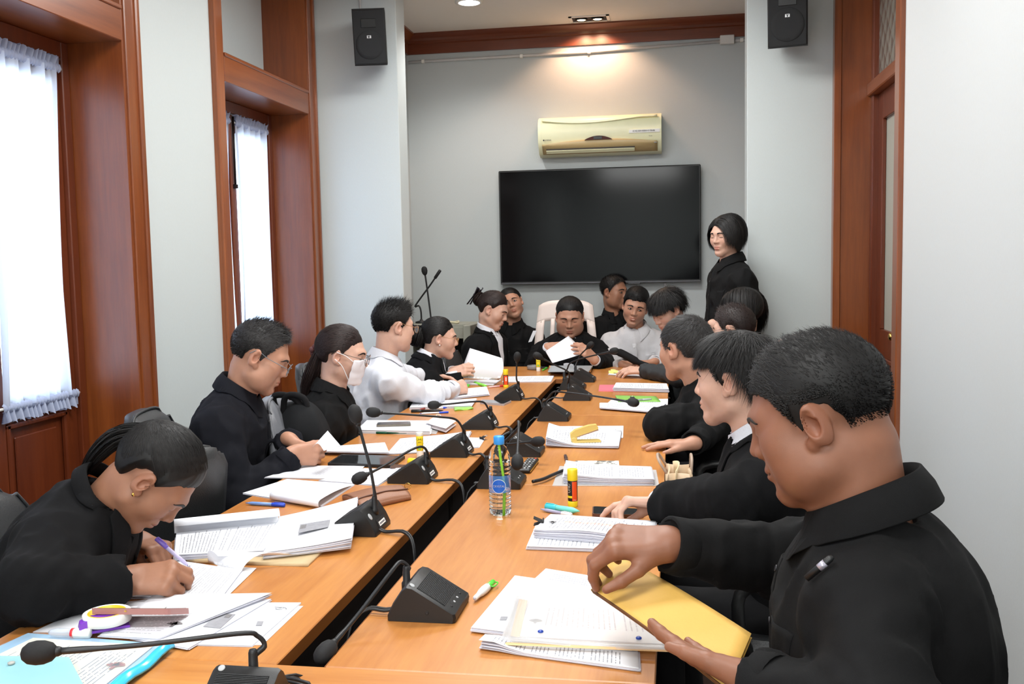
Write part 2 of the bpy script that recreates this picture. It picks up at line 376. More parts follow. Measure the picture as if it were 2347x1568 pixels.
for w, (a, b) in enumerate(WINS):
    k = w+1
    # face casing, jamb linings, header, soffit: fixed woodwork of the opening
    o = thing('trim_%d' % k, 'x', 'x', (XL, (a+b)/2, 0)); del o['label']; del o['category']; struct(o)
    cw = 0.105
    for y0, y1 in ((a-cw, a), (b, b+cw)):
        MB().box(XL-0.02, XL+0.022, y0, y1, 0, CEIL, 0.004).build('casing', CASE_Z, o)
        e = y1-0.03 if y0 > b-0.01 else y0
        MB().box(XL+0.015, XL+0.034, e, e+0.03, 0, CEIL, 0.006).build('casing_bead', CASE_Z, o)
    MB().box(XDOOR-0.1, XL+0.012, a-0.01, a+0.018, 0, CEIL).build('jamb_lining', CASE_Z, o)
    MB().box(XDOOR-0.1, XL+0.012, b-0.018, b+0.01, 0, CEIL).build('jamb_lining', CASE_Z, o)
    MB().box(XDOOR-0.08, XL+0.016, a+0.018, b-0.018, HZ0, HZ1, 0.003).build('header', CASE_Y, o)
    MB().box(XL+0.008, XL+0.024, a+0.018, b-0.018, HZ1-0.02, HZ1, 0.004).build('header_bead', CASE_Y, o)
    MB().box(XDOOR-0.06, XDOOR-0.02, a+0.018, b-0.018, HZ1, CEIL).build('transom_panel', WALL, o)
    MB().box(XDOOR-0.02, XDOOR-0.008, a+0.018, b-0.018, HZ1, HZ1+0.02).build('transom_bead', CASE_Y, o)
    f = 0.05
    MB().box(XDOOR-0.06, XDOOR+0.02, a+0.018, a+0.018+f, 0, HZ0, 0.004).build('frame_post', DOORW, o)
    MB().box(XDOOR-0.06, XDOOR+0.02, b-0.018-f, b-0.018, 0, HZ0, 0.004).build('frame_post', DOORW, o)
    MB().box(XDOOR-0.06, XDOOR+0.02, a+0.018+f, b-0.018-f, HZ0-0.07, HZ0, 0.004).build('frame_head', DOORW, o)
    mid = (a+b)/2
    l1 = leaf(2*w+1, a+0.07, mid-0.004, HZ0-0.075, CZ0, CZ1, 10+w, False)
    l2 = leaf(2*w+2, mid+0.004, b-0.07, HZ0-0.075, CZ0, CZ1, 20+w, True)
    MB().box(XDOOR, XDOOR+0.02, mid-0.022, mid+0.022, 0.02, HZ0-0.075, 0.006).build('meeting_strip', DOORW, l1)
    bl = MB().tube([(XDOOR+0.032, mid-0.002, 1.96), (XDOOR+0.032, mid-0.002, HZ0-0.09)], 0.007, 8).build('espagnolette_rod', mat('dark_bronze', (40, 30, 26), 0.35, 0.7), l1, True)
    MB().box(XDOOR+0.02, XDOOR+0.042, mid-0.012, mid+0.012, 1.94, 1.965, 0.003).build('rod_guide', MATS['dark_bronze'], l1)
# crown moulding on the alcove walls
def crown(name, p0, p1, inward, m):
    prof = [(0.0, -0.15), (0.018, -0.15), (0.018, -0.075), (0.03, -0.068), (0.03, -0.05), (0.045, -0.035), (0.075, -0.018), (0.085, -0.012), (0.085, 0.0), (0.0, 0.0)]
    inward = np.asarray(inward, float); p0 = np.asarray(p0, float); p1 = np.asarray(p1, float)
    poly = [inward*a+np.array([0, 0, CEIL+h]) for a, h in prof]
    return struct(MB().prism(poly, p0, p1).build(name, m))
crown('trim_4', (-2.085, YB, 0), (1.0, YB, 0), (0, -1, 0), CASE_X)
crown('trim_5', (-2.085, YP+0.2, 0), (-2.085, YB, 0), (1, 0, 0), CASE_Y)
# door on the right: recess lining, transom light, glazed leaf
XD2 = XR+0.2
o = thing('trim_6', 'x', 'x', (XR, (D0+D1)/2, 0)); del o['label']; del o['category']; struct(o)
MB().box(XR-0.022, XR+0.02, D0-0.02, D0+0.07, 0, CEIL, 0.004).build('casing', CASE_Z, o)
MB().box(XR-0.022, XR+0.02, D1-0.03, D1+0.045, 0, CEIL, 0.004).build('casing', CASE_Z, o)
MB().box(XR-0.01, XD2+0.1, D1-0.02, D1+0.01, 0, CEIL).build('jamb_lining', CASE_Z, o)
MB().box(XR-0.01, XD2+0.1, D0-0.01, D0+0.02, 0, CEIL).build('jamb_lining', CASE_Z, o)
f2 = 0.06
MB().box(XD2-0.012, XD2+0.06, D1-0.02-f2, D1-0.02, 0, CEIL, 0.006).build('frame_post', DOORW, o)
MB().box(XD2-0.012, XD2+0.06, D0+0.02, D0+0.02+f2, 0, CEIL, 0.006).build('frame_post', DOORW, o)
TZ = at(2003, 190, x=XD2)[2]
MB().box(XD2-0.035, XD2+0.06, D0+0.02, D1-0.02, TZ-0.075, TZ, 0.006).build('transom_bar', CASE_Y, o)
PATG = bpy.data.materials.new('patterned_glass'); PATG.use_nodes = True
_T = NT(PATG); _tc = _T.n('ShaderNodeTexCoord'); _mp = _T.n('ShaderNodeMapping'); _mp.inputs['Rotation'].default_value = (math.radians(45), 0, 0); _mp.inputs['Scale'].default_value = (11, 11, 11)
_T.l(_tc.outputs['Object'], _mp.inputs[0]); _ck = _T.n('ShaderNodeTexVoronoi', i_Scale=1.0, i_Randomness=0.15); _T.l(_mp.outputs[0], _ck.inputs['Vector'])
_T.l(_T.mix(_ck.outputs['Distance'], srgb(148, 146, 136), srgb(122, 120, 110)), _T.b.inputs['Base Color'])
_bp = _T.n('ShaderNodeBump', i_Strength=0.45, i_Distance=0.03); _T.l(_ck.outputs['Distance'], _bp.inputs['Height']); _T.l(_bp.outputs[0], _T.b.inputs['Normal']); _T.b.inputs['Roughness'].default_value = 0.12
MB().box(XD2+0.02, XD2+0.03, D0+0.08, D1-0.08, TZ, CEIL).build('transom_pane', PATG, o)
d = thing('door_1', 'x', 'x', (XD2+0.04, (D0+D1)/2, 0)); del d['label']; del d['category']; struct(d)
y0, y1, zt = D0+0.08, D1-0.08, TZ-0.075
x0, x1 = XD2+0.02, XD2+0.06; s = 0.13
GZ0, GZ1 = at(2040, 765, x=XD2)[2], at(2022, 268, x=XD2)[2]
MB().box(x0, x1, y0, y0+s, 0.01, zt, 0.003).build('stile', DOORW, d); MB().box(x0, x1, y1-s, y1, 0.01, zt, 0.003).build('stile', DOORW, d)
for za, zb in ((0.01, 0.2), (GZ0-0.16, GZ0), (GZ1, zt)): MB().box(x0, x1, y0+s, y1-s, za, zb, 0.003).build('rail', DOORW, d)
MB().box(x0+0.012, x1, y0+s, y1-s, 0.2, GZ0-0.16).build('lower_panel', DOORW, d)
MB().box(x0-0.006, x0+0.016, y0+s, y1-s, GZ0-0.19, GZ0-0.16, 0.006).build('panel_moulding', DOORW, d)
MB().box(x0-0.004, x0+0.02, y0+s-0.015, y0+s+0.01, GZ0, GZ1, 0.004).build('glazing_bead', DOORW, d); MB().box(x0-0.004, x0+0.02, y1-s-0.01, y1-s+0.015, GZ0, GZ1, 0.004).build('glazing_bead', DOORW, d)
MB().box(x0+0.02, x0+0.026, y0+s, y1-s, GZ0, GZ1).build('pane', mat('frosted_glass', (182, 182, 170), 0.35), d)
kp = at(2047, 772, x=x0-0.03)
MB().lathe((x0, kp[1], kp[2]), [(0.02, 0), (0.02, 0.006), (0.008, 0.012), (0.008, 0.025), (0.018, 0.032), (0.022, 0.042), (0.018, 0.052), (0.004, 0.056)], 14, axis=(-1, 0, 0)).build('door_knob', GOLD, d, True)

# ceiling light fittings
DIFF = mat('lamp_diffuser', (250, 250, 250), 0.5, emit=(1, 1, 1, 4.0))
for i, y in enumerate(LAMP_Y):
    t = thing('ceiling_light', 'white recessed ceiling light panel, number %s from the rear of the room' % ('one', 'two', 'three', 'four', 'five')[i], 'ceiling light', (-0.65, y, CEIL), 'recessed ceiling light panels')
    MB().box(-1.43, 0.13, y-0.31, y+0.31, CEIL-0.02, CEIL, 0.004).build('frame', WHT, t)
    MB().box(-1.40, 0.10, y-0.28, y+0.28, CEIL-0.026, CEIL-0.02).build('diffuser', DIFF, t)
# round downlight and twin spot in the alcove ceiling
p = at(1075, 2, z=CEIL)
t = thing('ceiling_downlight', 'round bright downlight in the ceiling left of the twin spotlight', 'ceiling light', p)
MB().lathe(p, [(0.095, 0.0), (0.098, -0.012), (0.075, -0.016), (0.072, -0.004)], 28, caps=False).build('trim_ring', WHT, t, True)
MB().lathe(p+np.array([0, 0, -0.006]), [(0.074, 0.0), (0.06, -0.012), (0.02, -0.018)], 24).build('diffuser', mat('downlight_glow', (255, 255, 255), 0.5, emit=(1, 1, 1, 7.0)), t, True)
p = at(1351, 42, z=CEIL)
t = thing('spotlight_fitting', 'white rectangular recessed fitting with two warm spot bulbs', 'ceiling light', p)
hx, hy = 0.15, 0.085
m = MB(); z0, z1 = CEIL-0.008, CEIL
m.box(p[0]-hx, p[0]-hx+0.022, p[1]-hy, p[1]+hy, z0, z1); m.box(p[0]+hx-0.022, p[0]+hx, p[1]-hy, p[1]+hy, z0, z1); m.box(p[0]-hx, p[0]+hx, p[1]-hy, p[1]-hy+0.015, z0, z1); m.box(p[0]-hx, p[0]+hx, p[1]+hy-0.015, p[1]+hy, z0, z1)
m.build('frame', WHT, t)
MB().box(p[0]-hx+0.022, p[0]+hx-0.022, p[1]-hy+0.015, p[1]+hy-0.015, CEIL-0.002, CEIL).build('backing', BLKM, t)
WARM = mat('spot_bulb_glow', (255, 220, 170), 0.4, emit=(1.0, 0.72, 0.38, 14.0))
for sx in (-1, 1):
    c = p+np.array([sx*0.06, 0, -0.002])
    MB().lathe(c, [(0.046, 0.0), (0.048, -0.012), (0.04, -0.013), (0.036, -0.004)], 22, caps=False).build('bulb_ring', BLK, t, True)
    MB().lathe(c+np.array([0, 0, -0.003]), [(0.036, 0), (0.028, -0.006), (0.01, -0.009)], 18).build('bulb', WARM, t, True)
    l = bpy.data.lights.new('spot_bulb_light', 'SPOT'); l.energy = 13; l.color = (1.0, 0.60, 0.38); l.spot_size = math.radians(125); l.spot_blend = 0.35; l.shadow_soft_size = 0.03
    lo = bpy.data.objects.new('spot_bulb_light', l); COL.objects.link(lo); lo.location = c+np.array([0, 0, -0.03])
    tgt = Vector((c[0], YB, 2.35))-lo.location; lo.rotation_euler = tgt.to_track_quat('-Z', 'Y').to_euler()
l = bpy.data.lights.new('downlight_light', 'SPOT'); l.energy = 52; l.color = (1, 0.97, 0.94); l.spot_size = math.radians(140); l.spot_blend = 0.6; l.shadow_soft_size = 0.07
lo = bpy.data.objects.new('downlight_light', l); COL.objects.link(lo); lo.location = at(1075, 2, z=CEIL)+np.array([0, 0, -0.03])

# conduit, junction box, wall channel
t = thing('cable_conduit', 'thin grey cable conduit run below the crown moulding on the back wall', 'conduit', at(1300, 118, y=YB-0.01))
P = [at(936, 143, y=YB-0.012), at(1000, 139, y=YB-0.012), at(1350, 119, y=YB-0.012), at(1652, 95, y=YB-0.012)]
MB().tube(P, 0.011, 8).build('conduit_pipe', mat('conduit_paint', (196, 195, 195), 0.5), t, True)
MB().tube([at(1680, 93, y=YB-0.012), at(1716, 91, y=YB-0.012)], 0.011, 8).build('conduit_pipe', MATS['conduit_paint'], t, True)
for q in ((1350, 119), (1195, 129), (1700, 92), (970, 141)):
    c = at(*q, y=YB-0.012); MB().box(c[0]-0.012, c[0]+0.012, c[1]-0.016, c[1]+0.012, c[2]-0.014, c[2]+0.014, 0.003).build('pipe_clip', WHT, t)
c = at(1666, 93, y=YB); tag(MB().box(c[0]-0.052, c[0]+0.052, YB-0.05, YB, c[2]-0.032, c[2]+0.032, 0.004).build('junction_box', mat('box_paint', (214, 212, 208), 0.5)), 'small pale junction box at the right end of the conduit', 'junction box')
c = at(1525, 660, y=YB); tag(MB().box(c[0]-0.012, c[0]+0.012, YB-0.012, YB, 0.2, c[2]+0.04, 0.003).build('cable_channel', MATS['conduit_paint']), 'narrow white cable channel running down the wall below the television', 'cable channel')
c = at(737, 812, y=4.95); 

# television
TL, TR, TB, TT = -1.35, 0.20, 1.295, 2.18
t = thing('television', 'large black wall-mounted television on the back wall', 'television', ((TL+TR)/2, YB-0.06, TB))
MB().box(TL, TR, YB-0.085, YB-0.03, TB, TT, 0.006).build('housing', BLK, t)
SCR = mat('tv_screen', (7, 7, 9), 0.11, spec=0.17)
MB().box(TL+0.012, TR-0.012, YB-0.0875, YB-0.084, TB+0.02, TT-0.012).build('screen', SCR, t)
MB().box(TL+0.002, TR-0.002, YB-0.088, YB-0.08, TB, TB+0.012, 0.002).build('lower_trim', mat('tv_trim', (92, 92, 96), 0.35, 0.6), t)
MB().box(TL+0.3, TR-0.3, YB-0.035, YB, TB+0.2, TT-0.2).build('wall_mount', BLKM, t)
MB().box(TL+1.0, TL+1.09, YB-0.084, YB-0.075, TB-0.008, TB, 0.001).build('sensor_bump', MATS['tv_trim'], t)
# air conditioner
AL, AR, A0, A1 = -1.02, -0.09, 2.29, 2.565
t = thing('air_conditioner', 'cream wall-mounted split air conditioner above the television', 'air conditioner', ((AL+AR)/2, YB, A0))
ACM = mat('cream_plastic', (236, 236, 198), 0.38, noise=0.03); ACD = mat('tan_plastic', (196, 172, 124), 0.42)
prof = [(0.0, 0.0), (0.05, -0.02), (0.12, 0.0), (0.165, 0.055), (0.185, 0.09), (0.19, 0.17), (0.178, 0.23), (0.15, 0.262), (0.10, 0.278), (0, 0.278)]
def acbody(x0, x1, pr, sy=1.0): return MB().prism([(0, YB-a*sy, A0+h) for a, h in pr], (x0, 0, 0), (x1, 0, 0))
smooth_angle(acbody(AL+0.02, AR-0.02, prof).build('body', ACM, t), 50)
for x0, x1 in ((AL, AL+0.028), (AR-0.028, AR)): smooth_angle(acbody(x0, x1, [(a*1.01, h) for a, h in prof[:-1]]+[(0, 0.275)]).build('end_cap', ACM, t), 50)
# curved lower valance
G = np.zeros((3, 30, 3))
for j in range(30):
    u = j/29; zb = A0+0.065+0.03*math.sin(math.pi*u)
    G[:, j] = [(AL+0.03+(AR-AL-0.06)*u, YB-0.122, A0-0.002), (AL+0.03+(AR-AL-0.06)*u, YB-0.175, A0+0.050), (AL+0.03+(AR-AL-0.06)*u, YB-0.1965, zb)]
MB().slab(G, (0, 0.012, 0)).build('valance', ACD, t, True)
G = np.zeros((3, 30, 3))
for j in range(30):
    u = j/29; zb = A0+0.245-0.035*math.sin(math.pi*min(1, u*1.15+0.02))*(1-0.4*u)
    G[:, j] = [(AL+0.03+(AR-AL-0.06)*u, YB-0.192, zb), (AL+0.03+(AR-AL-0.06)*u, YB-0.186, zb+0.008), (AL+0.03+(AR-AL-0.06)*u, YB-0.176, zb+0.016)]
MB().slab(G, (0, 0.012, 0)).build('front_seam', ACM, t, True)
MB().box(AL+0.06, AR-0.2, YB-0.168, YB-0.13, A0+0.014, A0+0.034).build('outlet', mat('outlet_dark', (52, 44, 34), 0.6), t)
MB().prism([(0, YB-0.15, A0+0.000), (0, YB-0.174, A0+0.018), (0, YB-0.170, A0+0.022), (0, YB-0.146, A0+0.004)], (AL+0.06, 0, 0), (AR-0.2, 0, 0)).build('louver', ACM, t)
x0 = AL+0.355; arc = [(x0+0.21*k/16, YB-0.2, A0+0.088+0.03*math.sin(math.pi*k/16)**0.8) for k in range(17)]
MB().prism(arc, (0, 0, 0), (0, 0.01, 0)).build('display_window', mat('amber_window', (70, 26, 14), 0.45, spec=0.2), t)
MB().box(AL+0.425, AL+0.487, YB-0.203, YB-0.198, A0+0.092, A0+0.113).build('display', BLK, t)
MB().box(AL+0.69, AR-0.012, YB-0.196, YB-0.185, A0+0.128, A0+0.152).build('sticker', mat('sticker_white', (240, 240, 236), 0.5), t)
INK = mat('print_ink', (52, 52, 58), 0.6)
text_mesh('sticker_print', '4140-004-0004-61/0646', 0.017, INK, t, (AL+0.80, YB-0.1975, A0+0.14), (1, 0, 0), (0, 0, 1))
text_mesh('maker_mark', '\u25cfAMENA', 0.015, INK, t, (AL+0.07, YB-0.194, A0+0.098), (1, 0, 0), (0, 0, 1))
text_mesh('model_mark', 'Turbo', 0.010, INK, t, (AR-0.08, YB-0.194, A0+0.102), (1, 0, 0), (0, 0, 1))
MB().box(AR-0.055, AR-0.035, YB-0.186, YB-0.17, A0+0.05, A0+0.068).build('rating_label', mat('label_grey', (150, 148, 140), 0.5), t)
# loudspeakers on the piers
def loudspeaker(cx, z0, z1, w, turn, label, trapez):
    t = thing('loudspeaker', label, 'speaker', (cx, YP, z0), 'pier loudspeakers')
    R = rotz(turn); dep = 0.2
    h = z1-z0; b = 0.25*dep
    # body tapers to the back
    f = [(-w/2, -dep, 0), (w/2, -dep, 0), (w/2*1.0, -dep, h), (-w/2*1.0, -dep, h)]
    k = [(-w*0.34, 0, 0.05*h), (w*0.34, 0, 0.05*h), (w*0.34, 0, h*0.97), (-w*0.34, 0, h*0.97)]
    c0 = np.array([cx, YP-0.06, z0]); tilt = rotx(math.radians(9))
    V = np.array(f+k)@tilt.T@R.T+c0
    MB().add(V, [(0, 1, 2, 3), (5, 4, 7, 6), (0, 4, 5, 1), (1, 5, 6, 2), (2, 6, 7, 3), (3, 7, 4, 0)]).build('cabinet', BLK, t)
    m = MB().box(-w/2*0.985, w/2*0.985, -dep-0.014, -dep, 0.006, h-0.006, 0.012); m.xf(R@tilt, c0); g = m.build('grille', mat('speaker_grille', (24, 26, 28), 0.55, bump=0.6, bscale=1200), t); smooth_angle(g)
    m = MB().lathe((0, -dep-0.013, h*0.36), [(0.085*w/0.2, 0), (0.083*w/0.2, 0.003), (0.06*w/0.2, 0.004), (0.02, 0.002)], 28, axis=(0, -1, 0)); m.xf(R@tilt, c0); m.build('woofer_dome', MATS['speaker_grille'], t, True)
    m = MB().box(-w*0.23, w*0.23, -dep-0.0175, -dep-0.012, h*0.66, h*0.82, 0.003); m.xf(R@tilt, c0); m.build('horn_mouth', BLK, t)
    m = MB().box(-0.014, 0.014, -dep-0.018, -dep-0.012, h*0.475, h*0.53, 0.002); m.xf(R@tilt, c0); m.build('badge', mat('badge_silver', (214, 214, 216), 0.3, 0.3), t)
    m = MB().box(-0.008, 0.008, -dep-0.0195, -dep-0.017, h*0.509, h*0.518).box(-0.003, 0.003, -dep-0.0195, -dep-0.017, h*0.482, h*0.512); m.xf(R@tilt, c0); m.build('badge_mark', BLK, t)
    MB().box(cx-0.03, cx+0.03, YP-0.08, YP, z0+h*0.4, z0+h*0.6).build('wall_bracket', BLK, t)
    return t
a = at(848, 147, y=YP-0.2); b = at(848, 20, y=YP-0.2)
loudspeaker(a[0]+0.005, a[2]+0.01, b[2]+0.01, 0.205, math.radians(6), 'black wall loudspeaker on the left pier', True)
a2 = at(1817, 104, y=YP-0.2)
loudspeaker(a2[0], a2[2]+0.01, a2[2]+0.36, 0.225, math.radians(-10), 'black wall loudspeaker on the right pier by the door', True)
c = at(826, 5, y=YP-0.006); tag(MB().tube([(c[0], YP-0.006, c[2]-0.1), (c[0]-0.004, YP-0.006, CEIL)], 0.008, 8).build('speaker_cable_pipe', MATS['conduit_paint'], None, True), 'thin white cable pipe rising from the left loudspeaker', 'pipe')

# ------------------------------------------------------------------ conference tables
TZ0 = 0.75
def table(x0, x1, y0, y1, label, cross=False, inner=None):
    t = thing('conference_table', label, 'table', ((x0+x1)/2, (y0+y1)/2, 0), 'wooden conference tables')
    T = 0.028; g = 0.0012
    MB().box(x0, x1, y0+g, y1-g, TZ0-T, TZ0, 0.002).build('tabletop', TOPX if cross else TOPY, t)
    if cross:
        MB().box(x0, x1, y0+g-0.001, y0+g, TZ0-T, TZ0-0.001).build('edge_band', EDGE, t)
        MB().box(x0+0.05, x1-0.05, y1-0.06, y1-0.04, 0.25, TZ0-T).build('modesty_panel', DARKP, t)
    else:
        xe = x1 if inner == 'R' else x0
        MB().box(min(xe, xe+(0.001 if inner == 'R' else -0.001)), max(xe, xe+(0.001 if inner == 'R' else -0.001)), y0+g, y1-g, TZ0-T, TZ0-0.001).build('edge_band', EDGE, t)
        xm = x1-0.03 if inner == 'R' else x0+0.012
        MB().box(xm, xm+0.018, y0+0.03, y1-0.03, 0.12, TZ0-T).build('modesty_panel', DARKP, t)
    for (xx, yy) in ((x0+0.04, y0+0.04), (x1-0.04, y0+0.04), (x0+0.04, y1-0.04), (x1-0.04, y1-0.04)):
        MB().box(xx-0.025, xx+0.025, yy-0.025, yy+0.025, 0, TZ0-T, 0.004).build('leg', DARKP, t)
RX0, RX1, LX0, LX1 = -0.632, -0.036, -1.33, -0.724
YS = (1.625, 3.075, 4.50, 5.88)
for i, nm in enumerate(('nearest', 'middle', 'farthest')):
    table(RX0, RX1, YS[i], YS[i+1], '%s orange-brown wooden table of the right-hand row' % nm, inner='L')
    table(LX0, LX1, YS[i], YS[i+1], '%s orange-brown wooden table of the left-hand row' % nm, inner='R')
table(LX0, RX1, YS[3], 6.58, 'orange-brown wooden table closing the far end below the television', cross=True)
table(LX0, RX1, 0.95, YS[0], 'orange-brown wooden table across the near end at the bottom edge', cross=True)
# ------------------------------------------------------------------ figures: distance fields, meshed with surface nets
F32 = np.float32
def nrm(v): v = np.asarray(v, float); return v/(np.linalg.norm(v)+1e-12)
def smin(a, b, k):
    h = np.maximum(k-np.abs(a-b), 0)/k
    return np.minimum(a, b)-h*h*k*0.25
def smax(a, b, k): return -smin(-a, -b, k)
def cap(P, a, b, ra, rb):
    a = np.asarray(a, F32); b = np.asarray(b, F32); d = b-a; L = float(d@d)+1e-12
    t = np.clip(((P-a)@d)/L, 0, 1); q = P-a-t[:, None]*d
    return np.sqrt(np.einsum('ij,ij->i', q, q))-(ra+(rb-ra)*t)
def ell(P, c, r, R=None):
    q = P-np.asarray(c, F32)
    if R is not None: q = q@np.asarray(R, F32)
    r = np.asarray(r, F32); k0 = np.linalg.norm(q/r, axis=1); k1 = np.linalg.norm(q/(r*r), axis=1)+1e-9
    return k0*(k0-1)/k1
def vnoise(P, s, seed=0):
    Q = P*s; i = np.floor(Q).astype(np.int64); f = Q-i; f = f*f*(3-2*f); r = 0
    def h(x, y, z):
        n = (x*374761393+y*668265263+z*2147483647+seed*974634541) & 0xffffffff
        n = ((n ^ (n >> 13))*1274126177) & 0xffffffff
        return ((n ^ (n >> 16)) & 0xffff).astype(F32)/32768-1
    for a in (0, 1):
        for b in (0, 1):
            for c in (0, 1):
                w = (f[:, 0] if a else 1-f[:, 0])*(f[:, 1] if b else 1-f[:, 1])*(f[:, 2] if c else 1-f[:, 2])
                r = r+w*h(i[:, 0]+a, i[:, 1]+b, i[:, 2]+c)
    return r
def nets(fn, lo, hi, res, levels=3):
    """sparse surface nets: only the cells near the surface are refined"""
    lo = np.asarray(lo, float); hi = np.asarray(hi, float); c = res*2**levels
    n = np.ceil((hi-lo)/c).astype(int)+1
    I = np.stack(np.meshgrid(*[np.arange(k) for k in n], indexing='ij'), -1).reshape(-1, 3)
    for lv in range(levels):
        ctr = lo+(I+0.5)*c; d = fn(ctr.astype(F32)); I = I[np.abs(d) < c*1.25]
        I = (I[:, None, :]*2+np.array([[a, b, e] for a in (0, 1) for b in (0, 1) for e in (0, 1)])[None]).reshape(-1, 3); c /= 2
    if len(I) == 0: return np.zeros((0, 3)), np.zeros((0, 4), int)
    B = 4096
    key = lambda J: (J[:, 0].astype(np.int64)*B+J[:, 1])*B+J[:, 2]
    OFF = np.array([[a, b, e] for a in (0, 1) for b in (0, 1) for e in (0, 1)])
    ck = key(I); ck, u = np.unique(ck, return_index=True); I = I[u]
    CK = (I[:, None, :]+OFF[None]).reshape(-1, 3); kk = key(CK); uk, inv = np.unique(kk, return_inverse=True); inv = inv.reshape(-1)
    first = np.zeros(len(uk), dtype=np.int64); first[inv] = np.arange(len(inv))
    D = fn((lo+CK[first]*c).astype(F32)); d8 = D[inv].reshape(-1, 8)
    s = d8 < 0; act = s.any(1) & ~s.all(1)
    d8 = d8[act]; I = I[act]; ck = ck[act]
    E = [(a, b) for a in range(8) for b in range(a+1, 8) if np.abs(OFF[a]-OFF[b]).sum() == 1]
    acc = np.zeros((len(I), 3)); cnt = np.zeros(len(I))
    for a, b in E:
        x = (d8[:, a] < 0) != (d8[:, b] < 0); t = d8[:, a]/(d8[:, a]-d8[:, b]+1e-20)
        acc[x] += OFF[a]+t[x, None]*(OFF[b]-OFF[a]); cnt[x] += 1
    V = lo+(I+acc/cnt[:, None])*c
    faces = []
    for ax in range(3):
        e = np.zeros(3, int); e[ax] = 1; ia = 0; ib = [4, 2, 1][ax]
        x = (d8[:, ia] < 0) != (d8[:, ib] < 0); inside = d8[x, ia] < 0; J = I[x]
        o1, o2 = [(1, 2), (2, 0), (0, 1)][ax]; u1 = np.zeros(3, int); u1[o1] = 1; u2 = np.zeros(3, int); u2[o2] = 1
        qs = []; ok = np.ones(len(J), bool)
        for dlt in (-u1-u2, -u2, 0*u1, -u1):
            k = key(J+dlt); p = np.searchsorted(ck, k); p = np.clip(p, 0, len(ck)-1); ok &= ck[p] == k; qs.append(p)
        Q = np.stack(qs, 1); Q = np.where(inside[:, None], Q, Q[:, ::-1])[ok]; faces.append(Q)
    return V, np.vstack(faces)
def sgrad(fn, P, e=0.002):
    P = P.astype(F32); g = np.stack([fn(P+np.array(o, F32)*e)-fn(P-np.array(o, F32)*e) for o in ((1, 0, 0), (0, 1, 0), (0, 0, 1))], 1)
    return g/(np.linalg.norm(g, axis=1)[:, None]+1e-9)
def drape(fn, P, off, it=5, maxstep=0.03):
    """move points onto the surface of a field, then lift them by off"""
    P = np.asarray(P, float).copy()
    for _ in range(it):
        d = fn(P.astype(F32)); P -= np.clip(d, -maxstep, maxstep)[:, None]*sgrad(fn, P)
    return P+sgrad(fn, P)*(np.asarray(off)[:, None] if np.ndim(off) else off)

# ---- head, in its own frame: x to the person's right, y forward, z up, metres, about 0.23 high
def head_field(Q, h, ear=True):
    w = h.get('w', 1.0); fat = h.get('fat', 0.0); fem = h.get('fem', False)
    X = np.abs(Q[:, 0])*1.0; S_ = np.stack([X, Q[:, 1], Q[:, 2]], 1).astype(F32)
    d = ell(S_, (0, -0.018, 0.034), (0.077*w, 0.098, 0.086))
    d = smin(d, ell(S_, (0, 0.022, -0.02), (0.066*w, 0.066, 0.088)), 0.035)
    jw = 0.049*w+0.012*fat
    d = smin(d, cap(S_, (jw, 0.0, -0.062), (0.012, 0.07, -0.095), 0.020+0.012*fat, 0.017+0.006*fat), 0.03)
    d = smin(d, cap(S_, (0, 0.068, -0.098), (0, 0.072, -0.09), 0.018, 0.018), 0.025)      # chin
    d = smin(d, ell(S_, (0.041*w, 0.052, -0.022), (0.028+0.014*fat, 0.028, 0.03+0.008*fat)), 0.03)  # cheek
    if fat: d = smin(d, ell(S_, (0.045, 0.03, -0.065), (0.03+0.02*fat, 0.04, 0.04)), 0.03)
    d = smin(d, cap(S_, (0.008, 0.085, 0.026), (0.045, 0.066, 0.027), 0.012, 0.010), 0.018)   # brow ridge
    d = smax(d, -ell(S_, (0.032, 0.102, 0.006), (0.019, 0.018, 0.011)), 0.014)                # eye socket
    d = smin(d, ell(S_, (0.032, 0.0735, 0.006), (0.0165, 0.0135, 0.0115)), 0.006)             # lids over the eyeball
    if h.get('closed', True): d = smax(d, -cap(S_, (0.021, 0.089, 0.0015), (0.044, 0.0835, 0.0015), 0.0012, 0.0012), 0.003)
    d = smin(d, cap(S_, (0, 0.084, 0.014), (0, 0.103, -0.022), 0.008, 0.0105), 0.014)        # nose
    d = smin(d, cap(S_, (0.0115, 0.094, -0.027), (0.013, 0.09, -0.027), 0.0088, 0.0075), 0.008)
    d = smax(d, -cap(S_, (0.0065, 0.101, -0.036), (0.007, 0.094, -0.03), 0.0035, 0.003), 0.003)
    d = smin(d, ell(S_, (0, 0.078, -0.058), (0.026, 0.02, 0.022)), 0.015)                    # muzzle
    d = smin(d, ell(S_, (0, 0.0915, -0.0545), (0.021, 0.0085, 0.0058)), 0.006)               # lips
    d = smin(d, ell(S_, (0, 0.0905, -0.0665), (0.018, 0.009, 0.0068)), 0.006)
    cr = 0.0015 if not h.get('smile') else 0.006
    d = smax(d, -cap(S_, (0, 0.1015, -0.0605), (0.0225, 0.089, -0.0605+cr), 0.0018, 0.0012), 0.003)
    d = smax(d, -ell(S_, (0, 0.1, -0.081), (0.02, 0.012, 0.006)), 0.01)
    if not ear: return d
    # ear
    eR = rotz(math.radians(-24))@roty(math.radians(0))@rotx(math.radians(-12))
    e = ell(S_, (0.0815*w, -0.012, 0.0), (0.0085, 0.0195, 0.033), eR)
    e = smin(e, ell(S_, (0.079*w, 0.002, -0.026), (0.007, 0.009, 0.011)), 0.008)
    e = smax(e, -ell(S_, (0.0875*w, -0.006, 0.003), (0.0075, 0.0105, 0.020), eR), 0.005)
    e = smin(e, cap(S_, (0.0845*w, -0.012, 0.012), (0.083*w, -0.004, 0.02), 0.0025, 0.0025), 0.005)
    d = smin(d, e, 0.006)
    return d
